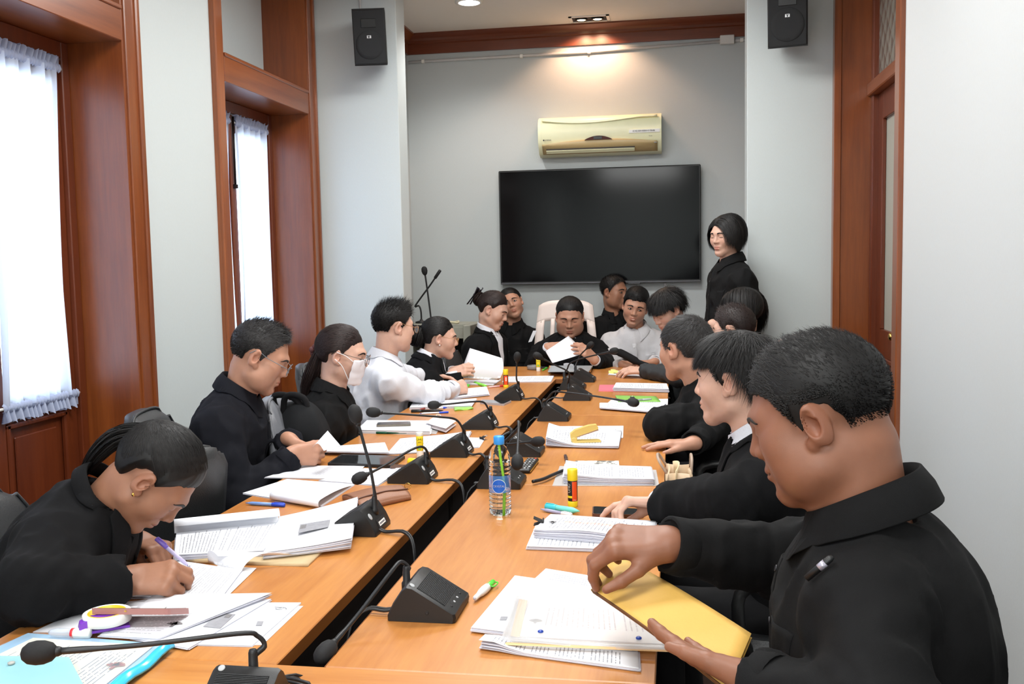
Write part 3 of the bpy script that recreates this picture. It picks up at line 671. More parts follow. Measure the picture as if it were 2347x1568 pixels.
def hand_prims(curl, thumb, spread, fat=1.0):
    """canonical hand: x along the fingers, y towards the thumb, z the back of the hand"""
    palm = []; fing = []
    K = [np.array([0.086, 0.030, 0.002]), np.array([0.090, 0.010, 0.004]), np.array([0.086, -0.011, 0.002]), np.array([0.078, -0.030, -0.002])]
    for i, k in enumerate(K): palm.append((np.array([0.004, k[1]*0.55, 0]), k, 0.0195*fat, 0.0125*fat))
    palm.append((np.array([-0.012, 0, 0]), np.array([0.01, 0, 0]), 0.026*fat, 0.024*fat))
    L = [(0.044, 0.026, 0.021), (0.049, 0.030, 0.022), (0.045, 0.028, 0.021), (0.035, 0.021, 0.019)]
    for i in range(4):
        p = K[i]; ang = 0.0; yaw = spread*(0.10, 0.02, -0.06, -0.14)[i]*1.0
        c = curl[i] if hasattr(curl[i], '__len__') else (curl[i]*0.8, curl[i]*1.0, curl[i]*0.7)
        r = [0.0105, 0.0093, 0.0084, 0.0068] if i < 3 else [0.0092, 0.0082, 0.0074, 0.006]
        if i == 3: pass
        ch = []
        for j in range(3):
            ang += c[j]; d = np.array([math.cos(ang)*math.cos(yaw), math.cos(ang)*math.sin(yaw), -math.sin(ang)])
            q = p+d*L[i][j]; ch.append((p, q, r[j]*fat, r[j+1]*fat)); p = q
        fing.append(ch)
    # thumb: (abduction, flexion) leaves the side of the palm near its base
    ab, fl, op = thumb; p = np.array([0.022, 0.020, -0.006]); ch = []; a = ab
    for j, (ln, ra, rb) in enumerate(((0.042, 0.0165, 0.0118), (0.034, 0.0115, 0.0100), (0.027, 0.0098, 0.0072))):
        d = np.array([math.cos(a)*math.cos(op*0.5), math.sin(a), -math.sin(op)*math.cos(a)*0.9]); d = nrm(d); q = p+d*ln; ch.append((p, q, ra*fat, rb*fat)); p = q; a -= fl
    fing.append(ch)
    return palm, fing
def hand_field(Q, prims):
    palm, fing = prims; d = None
    for a, b, ra, rb in palm:
        e = cap(Q, a, b, ra, rb); d = e if d is None else smin(d, e, 0.014)
    d = smax(d, np.abs(Q[:, 2])-0.0175-0.012*np.clip((0.035-Q[:, 0])/0.05, 0, 1), 0.012)
    for i, ch in enumerate(fing):
        f = None
        for a, b, ra, rb in ch:
            e = cap(Q, a, b, ra, rb); f = e if f is None else smin(f, e, 0.004)
        d = smin(d, f, 0.010 if i < 4 else 0.014)
    return d
def head_rot(yaw, pitch, roll):
    """yaw 0 looks along +Y, positive turns left; pitch positive looks down; roll positive tips the crown to the person's left"""
    return rotz(math.radians(yaw))@rotx(math.radians(-pitch))@roty(math.radians(-roll))

SKIN = {}
def skin_mat(tone):
    if tone in SKIN: return SKIN[tone]
    c = {'light': (206, 164, 144), 'mid': (184, 136, 112), 'tan': (154, 108, 84), 'dark': (138, 92, 70)}[tone]
    m = bpy.data.materials.new('skin_'+tone); m.use_nodes = True; T = NT(m)
    at_ = T.n('ShaderNodeAttribute', attribute_name='lip'); nz = T.n('ShaderNodeTexNoise', i_Scale=45.0, i_Detail=4.0); tc = T.n('ShaderNodeTexCoord'); T.l(tc.outputs['Object'], nz.inputs['Vector'])
    s = srgb(*c); k = T.mix(nz.outputs['Fac'], tuple(x*0.88 for x in s[:3])+(1,), tuple(min(1, x*1.1) for x in s[:3])+(1,))
    lip = tuple(a*b for a, b in zip(s[:3], (0.74, 0.36, 0.36)))+(1,)
    sp_ = T.n('ShaderNodeSeparateColor'); T.l(at_.outputs['Color'], sp_.inputs[0])
    k = T.mix(sp_.outputs[0], k, lip)
    k = T.mix(T.math('MULTIPLY', sp_.outputs[1], 0.30), k, tuple(a*b for a, b in zip(s[:3], (1.05, 0.62, 0.55)))+(1,))
    k = T.mix(sp_.outputs[2], k, (0.012, 0.010, 0.010, 1))
    T.l(k, T.b.inputs['Base Color']); T.b.inputs['Roughness'].default_value = 0.48; T.b.inputs['Specular IOR Level'].default_value = 0.4
    T.b.inputs['Subsurface Weight'].default_value = 0.18; T.b.inputs['Subsurface Radius'].default_value = (0.010, 0.004, 0.002); T.b.inputs['Subsurface Scale'].default_value = 0.6
    bp = T.n('ShaderNodeBump', i_Strength=0.12, i_Distance=0.001); n2 = T.n('ShaderNodeTexNoise', i_Scale=900.0); T.l(tc.outputs['Object'], n2.inputs['Vector']); T.l(n2.outputs['Fac'], bp.inputs['Height']); T.l(bp.outputs[0], T.b.inputs['Normal'])
    SKIN[tone] = m; return m
def cloth(name, col, rough=0.85, sheen=0.05):
    if name in MATS: return MATS[name]
    m = mat(name, col, rough, noise=0.12, nscale=300, bump=0.25, bscale=1100, sheen=sheen if col[0] > 100 else 0.0, spec=0.2); return m
SHIRTK = cloth('black_cotton', (15, 15, 16)); BLAZ = cloth('black_suiting', (13, 13, 15), 0.9); NAVY = cloth('navy_black_cotton', (17, 18, 25)); SHIRTW = cloth('white_cotton', (216, 217, 224), 0.8); GREYW = cloth('pale_grey_cotton', (196, 194, 196), 0.8)
CHAR = cloth('charcoal_cotton', (56, 58, 60)); TROU = cloth('black_trouser_cloth', (20, 20, 22)); SHOE = mat('shoe_leather', (18, 17, 17), 0.35)
HAIRM = {}
def hair_mat(nm, c):
    if nm in HAIRM: return HAIRM[nm]
    m = bpy.data.materials.new(nm); m.use_nodes = True; T = NT(m); at_ = T.n('ShaderNodeAttribute', attribute_name='tone')
    s = srgb(*c); T.l(T.mix(at_.outputs['Fac'], tuple(x*0.6 for x in s[:3])+(1,), tuple(x*1.7 for x in s[:3])+(1,)), T.b.inputs['Base Color'])
    T.b.inputs['Roughness'].default_value = 0.55; T.b.inputs['Specular IOR Level'].default_value = 0.35; HAIRM[nm] = m; return m
hair_mat('black_hair', (20, 18, 18)); hair_mat('brown_black_hair', (40, 28, 26)); hair_mat('greying_hair', (46, 44, 44))
IRIS = mat('dark_iris', (30, 18, 12), 0.12); SCLERA = mat('eye_white', (226, 220, 214), 0.25)

def interp(x, pts):
    p = np.array(pts, float); return np.interp(x, p[:, 0], p[:, 1])
# hairline height (head frame z) against azimuth from the nose, degrees
LINES = {'man': [(0, 0.062), (35, 0.060), (50, 0.048), (62, 0.02), (72, -0.008), (84, 0.022), (100, 0.026), (116, 0.0), (128, -0.045), (180, -0.062)],
         'high': [(0, 0.085), (25, 0.078), (45, 0.062), (60, 0.03), (72, -0.006), (84, 0.022), (100, 0.026), (116, 0.0), (130, -0.05), (180, -0.07)],
         'woman': [(0, 0.074), (25, 0.070), (48, 0.055), (64, 0.028), (72, 0.012), (82, 0.026), (100, 0.028), (116, 0.0), (130, -0.055), (180, -0.078)]}
def make_hair(fn, h, style, mname, seed, quality, R, C, parent, opts):
    """scalp cap plus many tapered strands following a flow over the head"""
    rs = np.random.RandomState(seed); sc = h.get('s', 1.0)
    line = LINES[opts.get('line', 'man')]; lift = opts.get('cap', 0.006)
    na, ne = (96, 34) if quality > 1 else (64, 24)
    c0 = np.array([0, -0.015, 0.015])
    def surf(a, e):
        D = np.stack([-np.sin(a)*np.cos(e), np.cos(a)*np.cos(e), np.sin(e)], -1); t = np.full(len(D), 0.14)
        for _ in range(14): t = np.clip(t-np.clip(fn((c0+D*t[:, None]).astype(F32)), -0.02, 0.02), 0.04, 0.16)
        return D, c0+D*t[:, None]
    az = np.radians(np.linspace(-180, 180, na, endpoint=False)); es = np.radians(np.linspace(-62, 80, 60))
    A, Eh = np.meshgrid(az, es, indexing='ij'); _, Ps = surf(A.ravel(), Eh.ravel()); zz = Ps[:, 2].reshape(na, 60)
    hz = interp(np.abs(np.degrees(az)), line)+0.0012*rs.randn(na)
    e0 = np.array([es[np.argmax(zz[i] > hz[i])]-0.02 for i in range(na)])
    tt = np.linspace(0, 1, ne)**1.3
    Eg = e0[:, None]+(math.pi/2-e0[:, None])*tt[None]; Ag = np.repeat(az[:, None], ne, 1)
    D, P = surf(Ag.ravel(), Eg.ravel()); m = P[:, 2]-np.repeat(hz, ne)
    thick = lift*np.clip(m/0.03, 0, 1)**0.7
    if 'vol' in opts: thick = thick+opts['vol'](P)*np.clip(m/0.03, 0, 1)
    if opts.get('fade'): thick = thick*np.clip((P[:, 2]-0.0)/0.06, 0.12, 1)
    V = P+D*(thick+0.0004-0.002*(np.arange(na*ne) % ne == 0))[:, None]
    F = [(i*ne+j, ((i+1) % na)*ne+j, ((i+1) % na)*ne+j+1, i*ne+j+1) for i in range(na) for j in range(ne-1)]
    vts = [V]; faces = [np.array(F, int)]; tone = [np.full(len(V), 0.08)]; nv = len(V)
    # strands
    N = int(opts.get('n', 2600)*(1.0, 1.0, 1.7, 3.2)[quality]); seg = opts.get('seg', 4)
    u = rs.rand(N*4); w = rs.rand(N*4)*2*math.pi-math.pi
    e = np.arcsin(np.clip(u*1.5-0.5, -0.6, 1)); d = np.stack([-np.sin(w)*np.cos(e), np.cos(w)*np.cos(e), np.sin(e)], 1)
    t = np.full(len(d), 0.14)
    for _ in range(10): t = np.clip(t-np.clip(fn((c0+d*t[:, None]).astype(F32)), -0.02, 0.02), 0.04, 0.16)
    p = c0+d*t[:, None]; m = p[:, 2]-interp(np.abs(np.degrees(w)), line); k = m > 0.001
    k &= ~((np.abs(p[:, 0]) > 0.066) & (p[:, 1] > -0.04) & (p[:, 1] < 0.016) & (p[:, 2] < 0.034))
    p, d, m = p[k], d[k], m[k]; N0 = int(N*0.72); ed = np.where(m[N0:] < 0.028)[0][:N-N0]+N0; sel = np.concatenate([np.arange(min(N0, len(p))), ed]); p, d, m = p[sel], d[sel], m[sel]; N = len(p)
    nrmv = sgrad(fn, p)
    th = lift*np.clip(m/0.02, 0, 1)
    if 'vol' in opts: th = th+opts['vol'](p)*np.clip(m/0.03, 0, 1)
    if opts.get('fade'): th = th*np.clip(p[:, 2]/0.06, 0.12, 1)
    p = p+nrmv*(th*0.55)[:, None]
    flow, L, up, grav, end = style(p, nrmv, rs)
    if opts.get('fade'): L = L*np.clip((p[:, 2]-0.005)/0.06, 0.08, 1)
    Ws = opts.get('width', 0.0022)*(1, 1.2, 0.85, 0.62)[quality]*(0.7+0.6*rs.rand(N))
    pts = [p]; cur = p.copy(); dirn = flow*(1-up[:, None])+nrmv*up[:, None]; dirn /= np.linalg.norm(dirn, axis=1)[:, None]+1e-9
    for s in range(seg):
        cur = cur+dirn*(L/seg)[:, None]
        if opts.get('hug', True):
            dd = fn(cur.astype(F32)); g = sgrad(fn, cur); mn = lift*(0.7+0.5*rs.rand(N))*0.9
            pen = np.clip(mn-dd, 0, 0.03); cur = cur+g*pen[:, None]
            if opts.get('stick', 0): cur = cur-g*(np.clip(dd-lift*1.5, 0, 0.02)*opts['stick'])[:, None]
        pts.append(cur.copy()); f2 = dirn if end is None else nrm_rows(end(cur))
        dirn = nrm_rows(dirn*0.55+f2*0.45+np.array([0, 0, -1.0])*grav*(s+1)/seg+rs.randn(N, 3)*opts.get('jit', 0.06))
    pts = np.stack(pts, 1); side = np.cross(pts[:, -1]-pts[:, 0], nrmv); side = nrm_rows(side)
    Vs = []; kk = seg+1
    for s in range(kk):
        wd = Ws*(1-0.9*(s/seg)**1.6)
        Vs += [pts[:, s]-side*wd[:, None]/2, pts[:, s]+nrmv*(wd*0.45)[:, None], pts[:, s]+side*wd[:, None]/2]
    Vs = np.stack(Vs, 1); base = np.arange(N)[:, None]*(kk*3)
    fs = []
    for s in range(seg):
        for a in (0, 1): fs.append(np.stack([base[:, 0]+s*3+a, base[:, 0]+s*3+a+1, base[:, 0]+(s+1)*3+a+1, base[:, 0]+(s+1)*3+a], 1))
    vts.append(Vs.reshape(-1, 3)); faces.append(np.vstack(fs)+nv); tone.append(np.repeat(rs.rand(N)*0.9, kk*3)); nv += N*kk*3
    for ev, ef, et in opts.get('extra', []): vts.append(ev); faces.append(np.asarray(ef)+nv); tone.append(et); nv += len(ev)
    V = np.vstack(vts)*sc@R.T+C
    o = mesh_obj('hair', V, np.vstack(faces), HAIRM[mname], parent, True)
    a = o.data.attributes.new('tone', 'FLOAT', 'POINT'); a.data.foreach_set('value', np.concatenate(tone).astype(F32))
    return o
def nrm_rows(v): return v/(np.linalg.norm(v, axis=1)[:, None]+1e-9)
def tang(n, v): v = v-n*np.sum(n*v, 1)[:, None]; return nrm_rows(v)
# hair styles: (flow direction, length, lift, gravity, later direction)
def st_short(length=0.028, lift=0.45, fwd=0.7):
    def f(p, n, rs):
        cr = np.array([0.01, -0.075, 0.09]); v = p-cr; v[:, 1] += fwd*0.06; v[:, 2] -= 0.02
        L = length*(0.6+0.6*rs.rand(len(p)))*np.clip(0.45+p[:, 2]/0.09*0.55, 0.35, 1.15)
        return tang(n, v+rs.randn(len(p), 3)*0.02), L, np.full(len(p), lift)*(0.7+0.6*rs.rand(len(p))), 0.15, None
    return f
def st_quiff(length=0.05, lift=0.5):
    def f(p, n, rs):
        v = np.stack([0.15-p[:, 0]*0.5, 0.4+0*p[:, 0], 0.5+0*p[:, 0]], 1)
        top = np.clip((p[:, 2]-0.06)/0.05, 0, 1); frt = np.clip((p[:, 1]+0.03)/0.08, 0, 1)
        L = length*(0.25+0.75*top*(0.5+0.5*frt))*(0.7+0.5*rs.rand(len(p)))
        return tang(n, v+rs.randn(len(p), 3)*0.15), L, lift*(0.35+0.65*top)*(0.7+0.6*rs.rand(len(p))), 0.05, None
    return f
def st_bowl(length=0.075):
    def f(p, n, rs):
        cr = np.array([0.012, -0.06, 0.11]); v = p-cr; v[:, 2] -= 0.01
        L = length*(0.8+0.4*rs.rand(len(p)))*np.clip(0.35+(p[:, 2]+0.02)/0.1, 0.3, 1.0)
        return tang(n, v+rs.randn(len(p), 3)*0.012), L, np.full(len(p), 0.10), 0.35, None
    return f
def st_mop(zf=0.036, zs=0.03, zb=-0.05, lift=0.10, lmax=0.13):
    def f(p, n, rs):
        cr = np.array([0.012, -0.05, 0.115]); v = p-cr; v[:, 2] -= 0.01
        a = np.abs(np.degrees(np.arctan2(p[:, 0], p[:, 1]))); ze = np.interp(a, [0, 40, 70, 110, 140, 180], [zf, zf-0.004, zs, zs, zb, zb])
        L = np.clip((p[:, 2]-ze)*1.25, 0.006, lmax)*(0.75+0.4*rs.rand(len(p)))
        return tang(n, v+rs.randn(len(p), 3)*0.018), L, np.full(len(p), lift)*np.clip(L/0.03, 0, 1), 0.3, None
    return f
def st_tied(knot, over=1.0):
    knot = np.asarray(knot, float)
    def f(p, n, rs):
        L = np.linalg.norm(knot-p, axis=1)*over*1.05
        def end(c): return knot-c
        return tang(n, knot-p), L, np.full(len(p), 0.04), 0.0, end
    return f
def st_long(length=0.30, part=0.01, fall=0.9):
    def f(p, n, rs):
        v = np.stack([np.sign(p[:, 0]-part)*0.9, -0.25+0*p[:, 0], -0.5+0*p[:, 0]], 1)
        L = np.clip(length-(0.12-p[:, 2])*0.3+(p[:, 2]-0.0)*0.6, 0.05, 1)*(0.92+0.16*rs.rand(len(p)))
        return tang(n, v), L, np.full(len(p), 0.05), fall, None
    return f
def ribbons(path_fn, N, rs, seg=8, width=0.002):
    """extra strands: path_fn(i_array, t) -> points"""
    ids = np.arange(N); pts = np.stack([path_fn(ids, s/seg) for s in range(seg+1)], 1)
    dr = nrm_rows(pts[:, -1]-pts[:, 0]); rnd = nrm_rows(rs.randn(N, 3)); side = nrm_rows(np.cross(dr, rnd)); up = np.cross(side, dr)
    Vs = []
    for s in range(seg+1):
        w = width*(1-0.85*(s/seg)**2); Vs += [pts[:, s]-side*w/2, pts[:, s]+up*w*0.5, pts[:, s]+side*w/2]
    Vs = np.stack(Vs, 1).reshape(-1, 3); b = np.arange(N)*((seg+1)*3); fs = []
    for s in range(seg):
        for a in (0, 1): fs.append(np.stack([b+s*3+a, b+s*3+a+1, b+(s+1)*3+a+1, b+(s+1)*3+a], 1))
    return Vs, np.vstack(fs), np.repeat(rs.rand(N)*0.9, (seg+1)*3)
def bun_extra(c, r, seed=3, N=700):
    rs = np.random.RandomState(seed); c = np.asarray(c, float); r = np.asarray(r, float)
    a0 = rs.rand(N)*6.28; b0 = (rs.rand(N)-0.5)*2.6; k = 0.86+0.16*rs.rand(N)
    def pf(i, t):
        a = a0+t*2.2; b = b0+0.5*t
        return c+np.stack([np.cos(b)*np.cos(a), np.sin(b), np.cos(b)*np.sin(a)], 1)*r*k[:, None]
    V, F, T = ribbons(pf, N, rs, 7, 0.004)
    g = MB().ell(c, r*0.9, 18, 12); gv = np.vstack(g.V)
    return [(V, F, T), (gv, np.array(g.F), np.full(len(gv), 0.2))]
def tail_extra(knot, pts, rad, seed=5, N=600, width=0.003):
    rs = np.random.RandomState(seed); P = spline(np.vstack([[knot], pts]), 16); o = rs.randn(N, 3); o /= np.linalg.norm(o, axis=1)[:, None]; o *= (rs.rand(N)**0.5)[:, None]; ln = 0.75+0.25*rs.rand(N)
    def pf(i, t):
        s = np.clip(t*ln*16, 0, 15.999); j = s.astype(int); f = (s-j)[:, None]; q = P[j]*(1-f)+P[j+1]*f
        return q+o*(rad*(0.35+0.65*np.sin(np.pi*np.clip(t*0.9+0.08, 0, 1))))
    return [ribbons(pf, N, rs, 9, width)]

def ik(S_, W_, l1, l2, pole):
    d = W_-S_; L = np.linalg.norm(d); u = d/L
    if L > (l1+l2)*0.995: return S_+d*l1/(l1+l2)
    a = (l1*l1-l2*l2+L*L)/(2*L); hgt = math.sqrt(max(l1*l1-a*a, 0)); p = np.asarray(pole, float); p = p-u*np.dot(p, u); p = nrm(p)
    return S_+u*a+p*hgt
def strip(fn, path, width, side, off, thick=0.0012, taper=None, lift2=None, it=5):
    """a draped band along a path: width measured along side"""
    P = spline(np.asarray(path, float), 20) if len(path) > 2 else np.linspace(path[0], path[1], 21)
    k = len(P); w = np.full(k, width) if taper is None else width*np.asarray([taper(i/(k-1)) for i in range(k)])
    rows = []
    for s in np.linspace(-0.5, 0.5, 5): rows.append(drape(fn, P+np.asarray(side, float)*(w*s)[:, None], off, it))
    G = np.stack(rows, 0); n = sgrad(fn, G.reshape(-1, 3)).reshape(G.shape).mean((0, 1))
    return MB().slab(G, -n*thick)
def patch(fn, poly, off, thick, n=14, it=7):
    """draped four-sided piece: poly = 4 corner points"""
    a, b, c, d = [np.asarray(q, float) for q in poly]; u = np.linspace(0, 1, n)[:, None, None]; v = np.linspace(0, 1, n)[None, :, None]
    G = (1-u)*((1-v)*a+v*b)+u*((1-v)*d+v*c)
    H = drape(fn, G.reshape(-1, 3), off, it)
    nn = sgrad(fn, H); nn = nn.mean(0); nn /= np.linalg.norm(nn)
    return MB().slab(H.reshape(n, n, 3), -nn*thick)

HANDS = {'relax': ((0.35, 0.4, 0.45, 0.5), (0.55, 0.25, 0.5), 0.6), 'flat': ((0.12, 0.1, 0.12, 0.16), (0.6, 0.15, 0.2), 1.0), 'fist': ((1.15, 1.2, 1.25, 1.25), (0.45, 0.55, 0.8), 0.3),
         'pinch': (((0.75, 0.75, 0.35), (0.85, 0.8, 0.4), (0.95, 0.85, 0.5), (1.0, 0.9, 0.5)), (0.42, 0.18, 0.95), 0.3), 'pen': (((0.75, 0.85, 0.5), (0.9, 1.0, 0.6), (1.15, 1.15, 0.8), (1.25, 1.2, 0.8)), (0.35, 0.25, 0.95), 0.2),
         'point': (((0.3, 0.35, 0.25), (0.85, 0.75, 0.4), (0.95, 0.8, 0.4), (0.9, 0.8, 0.4)), (0.35, 0.12, 0.75), 0.5), 'hold': (((0.45, 0.35, 0.25), (0.5, 0.4, 0.25), (0.55, 0.4, 0.3), (0.55, 0.45, 0.3)), (0.25, 0.0, 0.15), 0.4), 'grip': (((0.7, 0.5, 0.3), (0.75, 0.6, 0.35), (0.8, 0.65, 0.35), (0.8, 0.65, 0.4)), (0.3, 0.1, 0.5), 0.3), 'cup': ((0.75, 0.8, 0.85, 0.85), (0.5, 0.3, 0.7), 0.4)}
def person(label, head, hyaw, hpitch=0, hroll=0, tyaw=0, res=0.004, tone='mid', hp=None, nb=(0.055, 0.165), lean=0.10, sw=0.175, girth=1.0, top='shirt', topmat=None, inner=None, hands=(None, None), hair=None, q=1, glasses=None, mask=False, eyes='down', standing=False, sleeve=1.0, seed=1, group=None, belly=1.0, collar=True, seat_z=0.50, thigh=0.40, dark_brow=1.0, neckr=0.055):
    hp = dict(hp or {}); sc = hp.get('s', 1.0); R = head_rot(hyaw, hpitch, hroll); C = np.asarray(head, float)
    hp['closed'] = eyes == 'down'
    tf = np.array([-math.sin(math.radians(tyaw)), math.cos(math.radians(tyaw)), 0.0]); tr = np.array([tf[1], -tf[0], 0.0])   # torso forward, right
    NB = C-tf*nb[0]-np.array([0, 0, nb[1]])                       # base of the neck
    pz = seat_z if not standing else 0.93
    PV = np.array([NB[0], NB[1], 0])-tf*lean; PV[2] = pz
    ax = nrm(NB-PV)
    t = thing('person', label, 'person', (PV[0], PV[1], 0), group)
    ntop = C+R@(np.array([0, -0.03, -0.055])*sc)
    SHc = NB-ax*0.10
    SH = {s: SHc+tr*s*sw for s in (1, -1)}
    arms = {}
    for s, hd in zip((-1, 1), hands):      # -1 the person's left, 1 the right
        if hd is None:
            hd = dict(w=PV+tr*s*0.16+tf*0.30+np.array([0, 0, 0.17]) if not standing else SH[s]+np.array([0, 0, -0.53])+tr*s*0.04+tf*0.04, dir=tf-0.2*tr*s+np.array([0, 0, -0.2]) if not standing else np.array([0, 0, -1.0])+0.1*tf, back=np.array([0, 0, 1.0])+0.3*tr*s if not standing else tr*s, pose='relax')
        W_ = np.asarray(hd['w'], float); L1, L2 = hd.get('len', (0.285, 0.255)); dist = np.linalg.norm(W_-SH[s])
        if dist > L1+L2: k = dist/(L1+L2)*1.005; L1 *= k; L2 *= k
        E = hd['elbow'] if 'elbow' in hd else ik(SH[s], W_, L1, L2, hd.get('pole', -ax*0.9+tr*s*0.5-tf*0.3))
        E = np.asarray(E, float)
        x = nrm(hd.get('dir', W_-E)); z = np.asarray(hd.get('back', (0, 0, 1)), float); z = nrm(z-x*np.dot(z, x)); y = np.cross(z, x)
        # thumb lies towards +y for the person's left hand seen with z as back
        Rh = np.stack([x, y*(1 if s == 1 else -1), z], 1)
        cu, th, spd = HANDS[hd.get('pose', 'relax')]; cu = hd.get('curl', cu); th = hd.get('thumb', th)
        arms[s] = dict(W=W_, E=E, R=Rh, prims=hand_prims(cu, th, spd, hd.get('fat', 1.0)), sc=hd.get('s', 0.93 if hp.get('fem') else 1.0), dir=x, show=hd.get('show', True), res=hd.get('res', min(res, 0.0035)))
    NR = (neckr+0.006)*min(girth**0.5, 1.1)
    def neck(P): return cap(P, ntop, NB-ax*0.03+tf*0.018, neckr*sc*1.0, NR*0.91)
    def headf(P): return head_field((P-C.astype(F32))@R.astype(F32)/F32(sc), hp)*F32(sc)
    def skinf(P):
        d = smin(headf(P), neck(P), 0.022)
        d = smin(d, cap(P, NB-ax*0.10, NB-ax*0.07, 0.062, 0.055), 0.04)
        return d
    parts = []; lo = C-0.16; hi = C+0.16; lo = np.minimum(lo, NB-0.10); hi = np.maximum(hi, NB+0.08)
    cut = lambda P: smax(skinf(P), -(P-NB.astype(F32))@ax.astype(F32)-0.075, 0.004)
    V, F = nets(cut, lo, hi, res); parts.append((V, F))
    nhead = len(V)
    for s, A in arms.items():
        if not A['show']: continue
        Rh, W_, sc_ = A['R'], A['W'], A['sc']
        def hf(P, Rh=Rh, W_=W_, A=A, sc_=sc_):
            d = hand_field((P-W_.astype(F32))@Rh.astype(F32)/F32(sc_), A['prims'])*F32(sc_)
            m = W_+(A['E']-W_)*0.65
            return smin(d, cap(P, m, W_, 0.038*girth**0.5, 0.025), 0.015)
        ext = W_+Rh[:, 0]*0.1*sc_
        V, F = nets(hf, np.minimum(ext-0.13, np.minimum(W_, W_+(A['E']-W_)*0.65)-0.05), np.maximum(ext+0.13, np.maximum(W_, W_+(A['E']-W_)*0.65)+0.05), A['res']); parts.append((V, F)); A['hf'] = hf
    # the rest of the body under the clothes, coarse
    g = girth; hip = {s: PV+tr*s*0.09 for s in (1, -1)}
    if standing:
        knee = {s: hip[s]*[1, 1, 0]+np.array([0, 0, 0.48])+tf*0.02 for s in (1, -1)}; ank = {s: hip[s]*[1, 1, 0]+np.array([0, 0, 0.08]) for s in (1, -1)}
    else:
        knee = {s: hip[s]+tf*thigh+tr*s*0.03+np.array([0, 0, 0.0]) for s in (1, -1)}; ank = {s: knee[s]*[1, 1, 0]+np.array([0, 0, 0.09])-tf*0.03 for s in (1, -1)}
    def torso(P, e=0.0):
        m = lambda k: NB+(PV-NB)*k
        Rt = np.stack([tr, np.cross(ax, tr), ax], 1)
        d = ell(P, m(0.36)+tf*0.005, (sw*0.93*g**0.5+e, 0.118*g+e, 0.21+e), Rt)
        d = smin(d, ell(P, m(0.72)+tf*0.015*belly, (0.155*g+e, 0.118*g*belly+e, 0.2+e), Rt), 0.06)
        d = smin(d, ell(P, PV, (0.175*g**0.7+e, 0.13*g+e, 0.14+e), Rt), 0.06)
        d = smin(d, cap(P, SH[1], SH[-1], 0.058+e, 0.058+e), 0.06)
        d = smin(d, cap(P, NB-ax*0.07, SH[1]*0.7+SHc*0.3, 0.060+e, 0.05+e), 0.05); d = smin(d, cap(P, NB-ax*0.07, SH[-1]*0.7+SHc*0.3, 0.060+e, 0.05+e), 0.05)
        return d
    def armf(P, s, e=0.0):
        A = arms[s]
        d = cap(P, SH[s], A['E'], 0.056*g**0.6+e, 0.043*g**0.6+e)
        return smin(d, cap(P, A['E'], A['W'], 0.042*g**0.6+e, 0.027+e), 0.03)
    def legs(P, e=0.0):
        d = None
        for s in (1, -1):
            x = smin(cap(P, hip[s], knee[s], 0.085*g**0.6+e, 0.06+e), cap(P, knee[s], ank[s], 0.055+e, 0.04+e), 0.03); d = x if d is None else np.minimum(d, x)
        return smin(d, ell(P, PV-np.array([0, 0, 0.02]), (0.16*g**0.7+e, 0.13+e, 0.1+e)), 0.05)
    def core(P):
        d = torso(P, -0.012); d = smin(d, legs(P, -0.012), 0.05)
        for s in (1, -1): d = smin(d, armf(P, s, -0.010), 0.03)
        return d
    allp = np.array([NB, PV, *SH.values(), *[A['E'] for A in arms.values()], *[A['W'] for A in arms.values()], *knee.values(), *ank.values()])
    V, F = nets(core, allp.min(0)-0.2, allp.max(0)+0.2, 0.022, 2); parts.append((V, F))
    off = 0; VV = []; FF = []
    for V, F in parts: VV.append(V); FF.append(F+off); off += len(V)
    VV = np.vstack(VV); body = mesh_obj('body', VV, np.vstack(FF), skin_mat(tone), t, True)
    # lips, blush and ear warmth
    Q = ((VV-C)@R)/sc; col = np.zeros((len(VV), 4)); col[:, 3] = 1
    lipd = np.minimum(ell(np.abs(Q)*[1, 0, 0]+Q*[0, 1, 1], (0, 0.0915, -0.0545), (0.0225, 0.0115, 0.0062)), ell(np.abs(Q)*[1, 0, 0]+Q*[0, 1, 1], (0, 0.0905, -0.0665), (0.0195, 0.012, 0.0072)))
    col[:, 0] = np.clip(-lipd/0.0018+0.4, 0, 1)*0.75
    col[:, 1] = np.clip(1-np.linalg.norm((np.abs(Q)*[1, 0, 0]+Q*[0, 1, 1]-np.array([0.042, 0.07, -0.02]))/[0.03, 0.04, 0.025], axis=1), 0, 1)+np.clip(1-np.linalg.norm((np.abs(Q)*[1, 0, 0]+Q*[0, 1, 1]-np.array([0.083, -0.01, 0.0]))/[0.02, 0.03, 0.05], axis=1), 0, 1)
    lash = cap((np.abs(Q)*[1, 0, 0]+Q*[0, 1, 1]).astype(F32), (0.020, 0.088, 0.0012), (0.045, 0.083, 0.0012), 0.0016, 0.0016)
    if eyes == 'down': col[:, 2] = np.clip(-lash/0.001+0.8, 0, 1)*0.85
    a = body.data.color_attributes.new('lip', 'FLOAT_COLOR', 'POINT'); a.data.foreach_set('color', col.astype(F32).ravel())
    hl = lambda q: C+R@(np.asarray(q, float)*sc)        # head frame to room
    headl = lambda P: head_field(P.astype(F32), hp)      # in head frame
    # brows and lashes
    hairname = (hair or {}).get('mat', 'black_hair')
    for s in (1, -1):
        path = [(s*0.013, 0.092, 0.0262), (s*0.03, 0.087, 0.0290), (s*0.052, 0.070, 0.0225)]
        st = strip(headl, path, 0.0075*dark_brow, (0, 0, 1), 0.0012, 0.001, taper=lambda u: 0.75+0.5*u-1.05*u*u)
        mesh_obj('eyebrow', np.vstack(st.V)*sc@R.T+C, st.F, HAIRM[hairname], t, True)
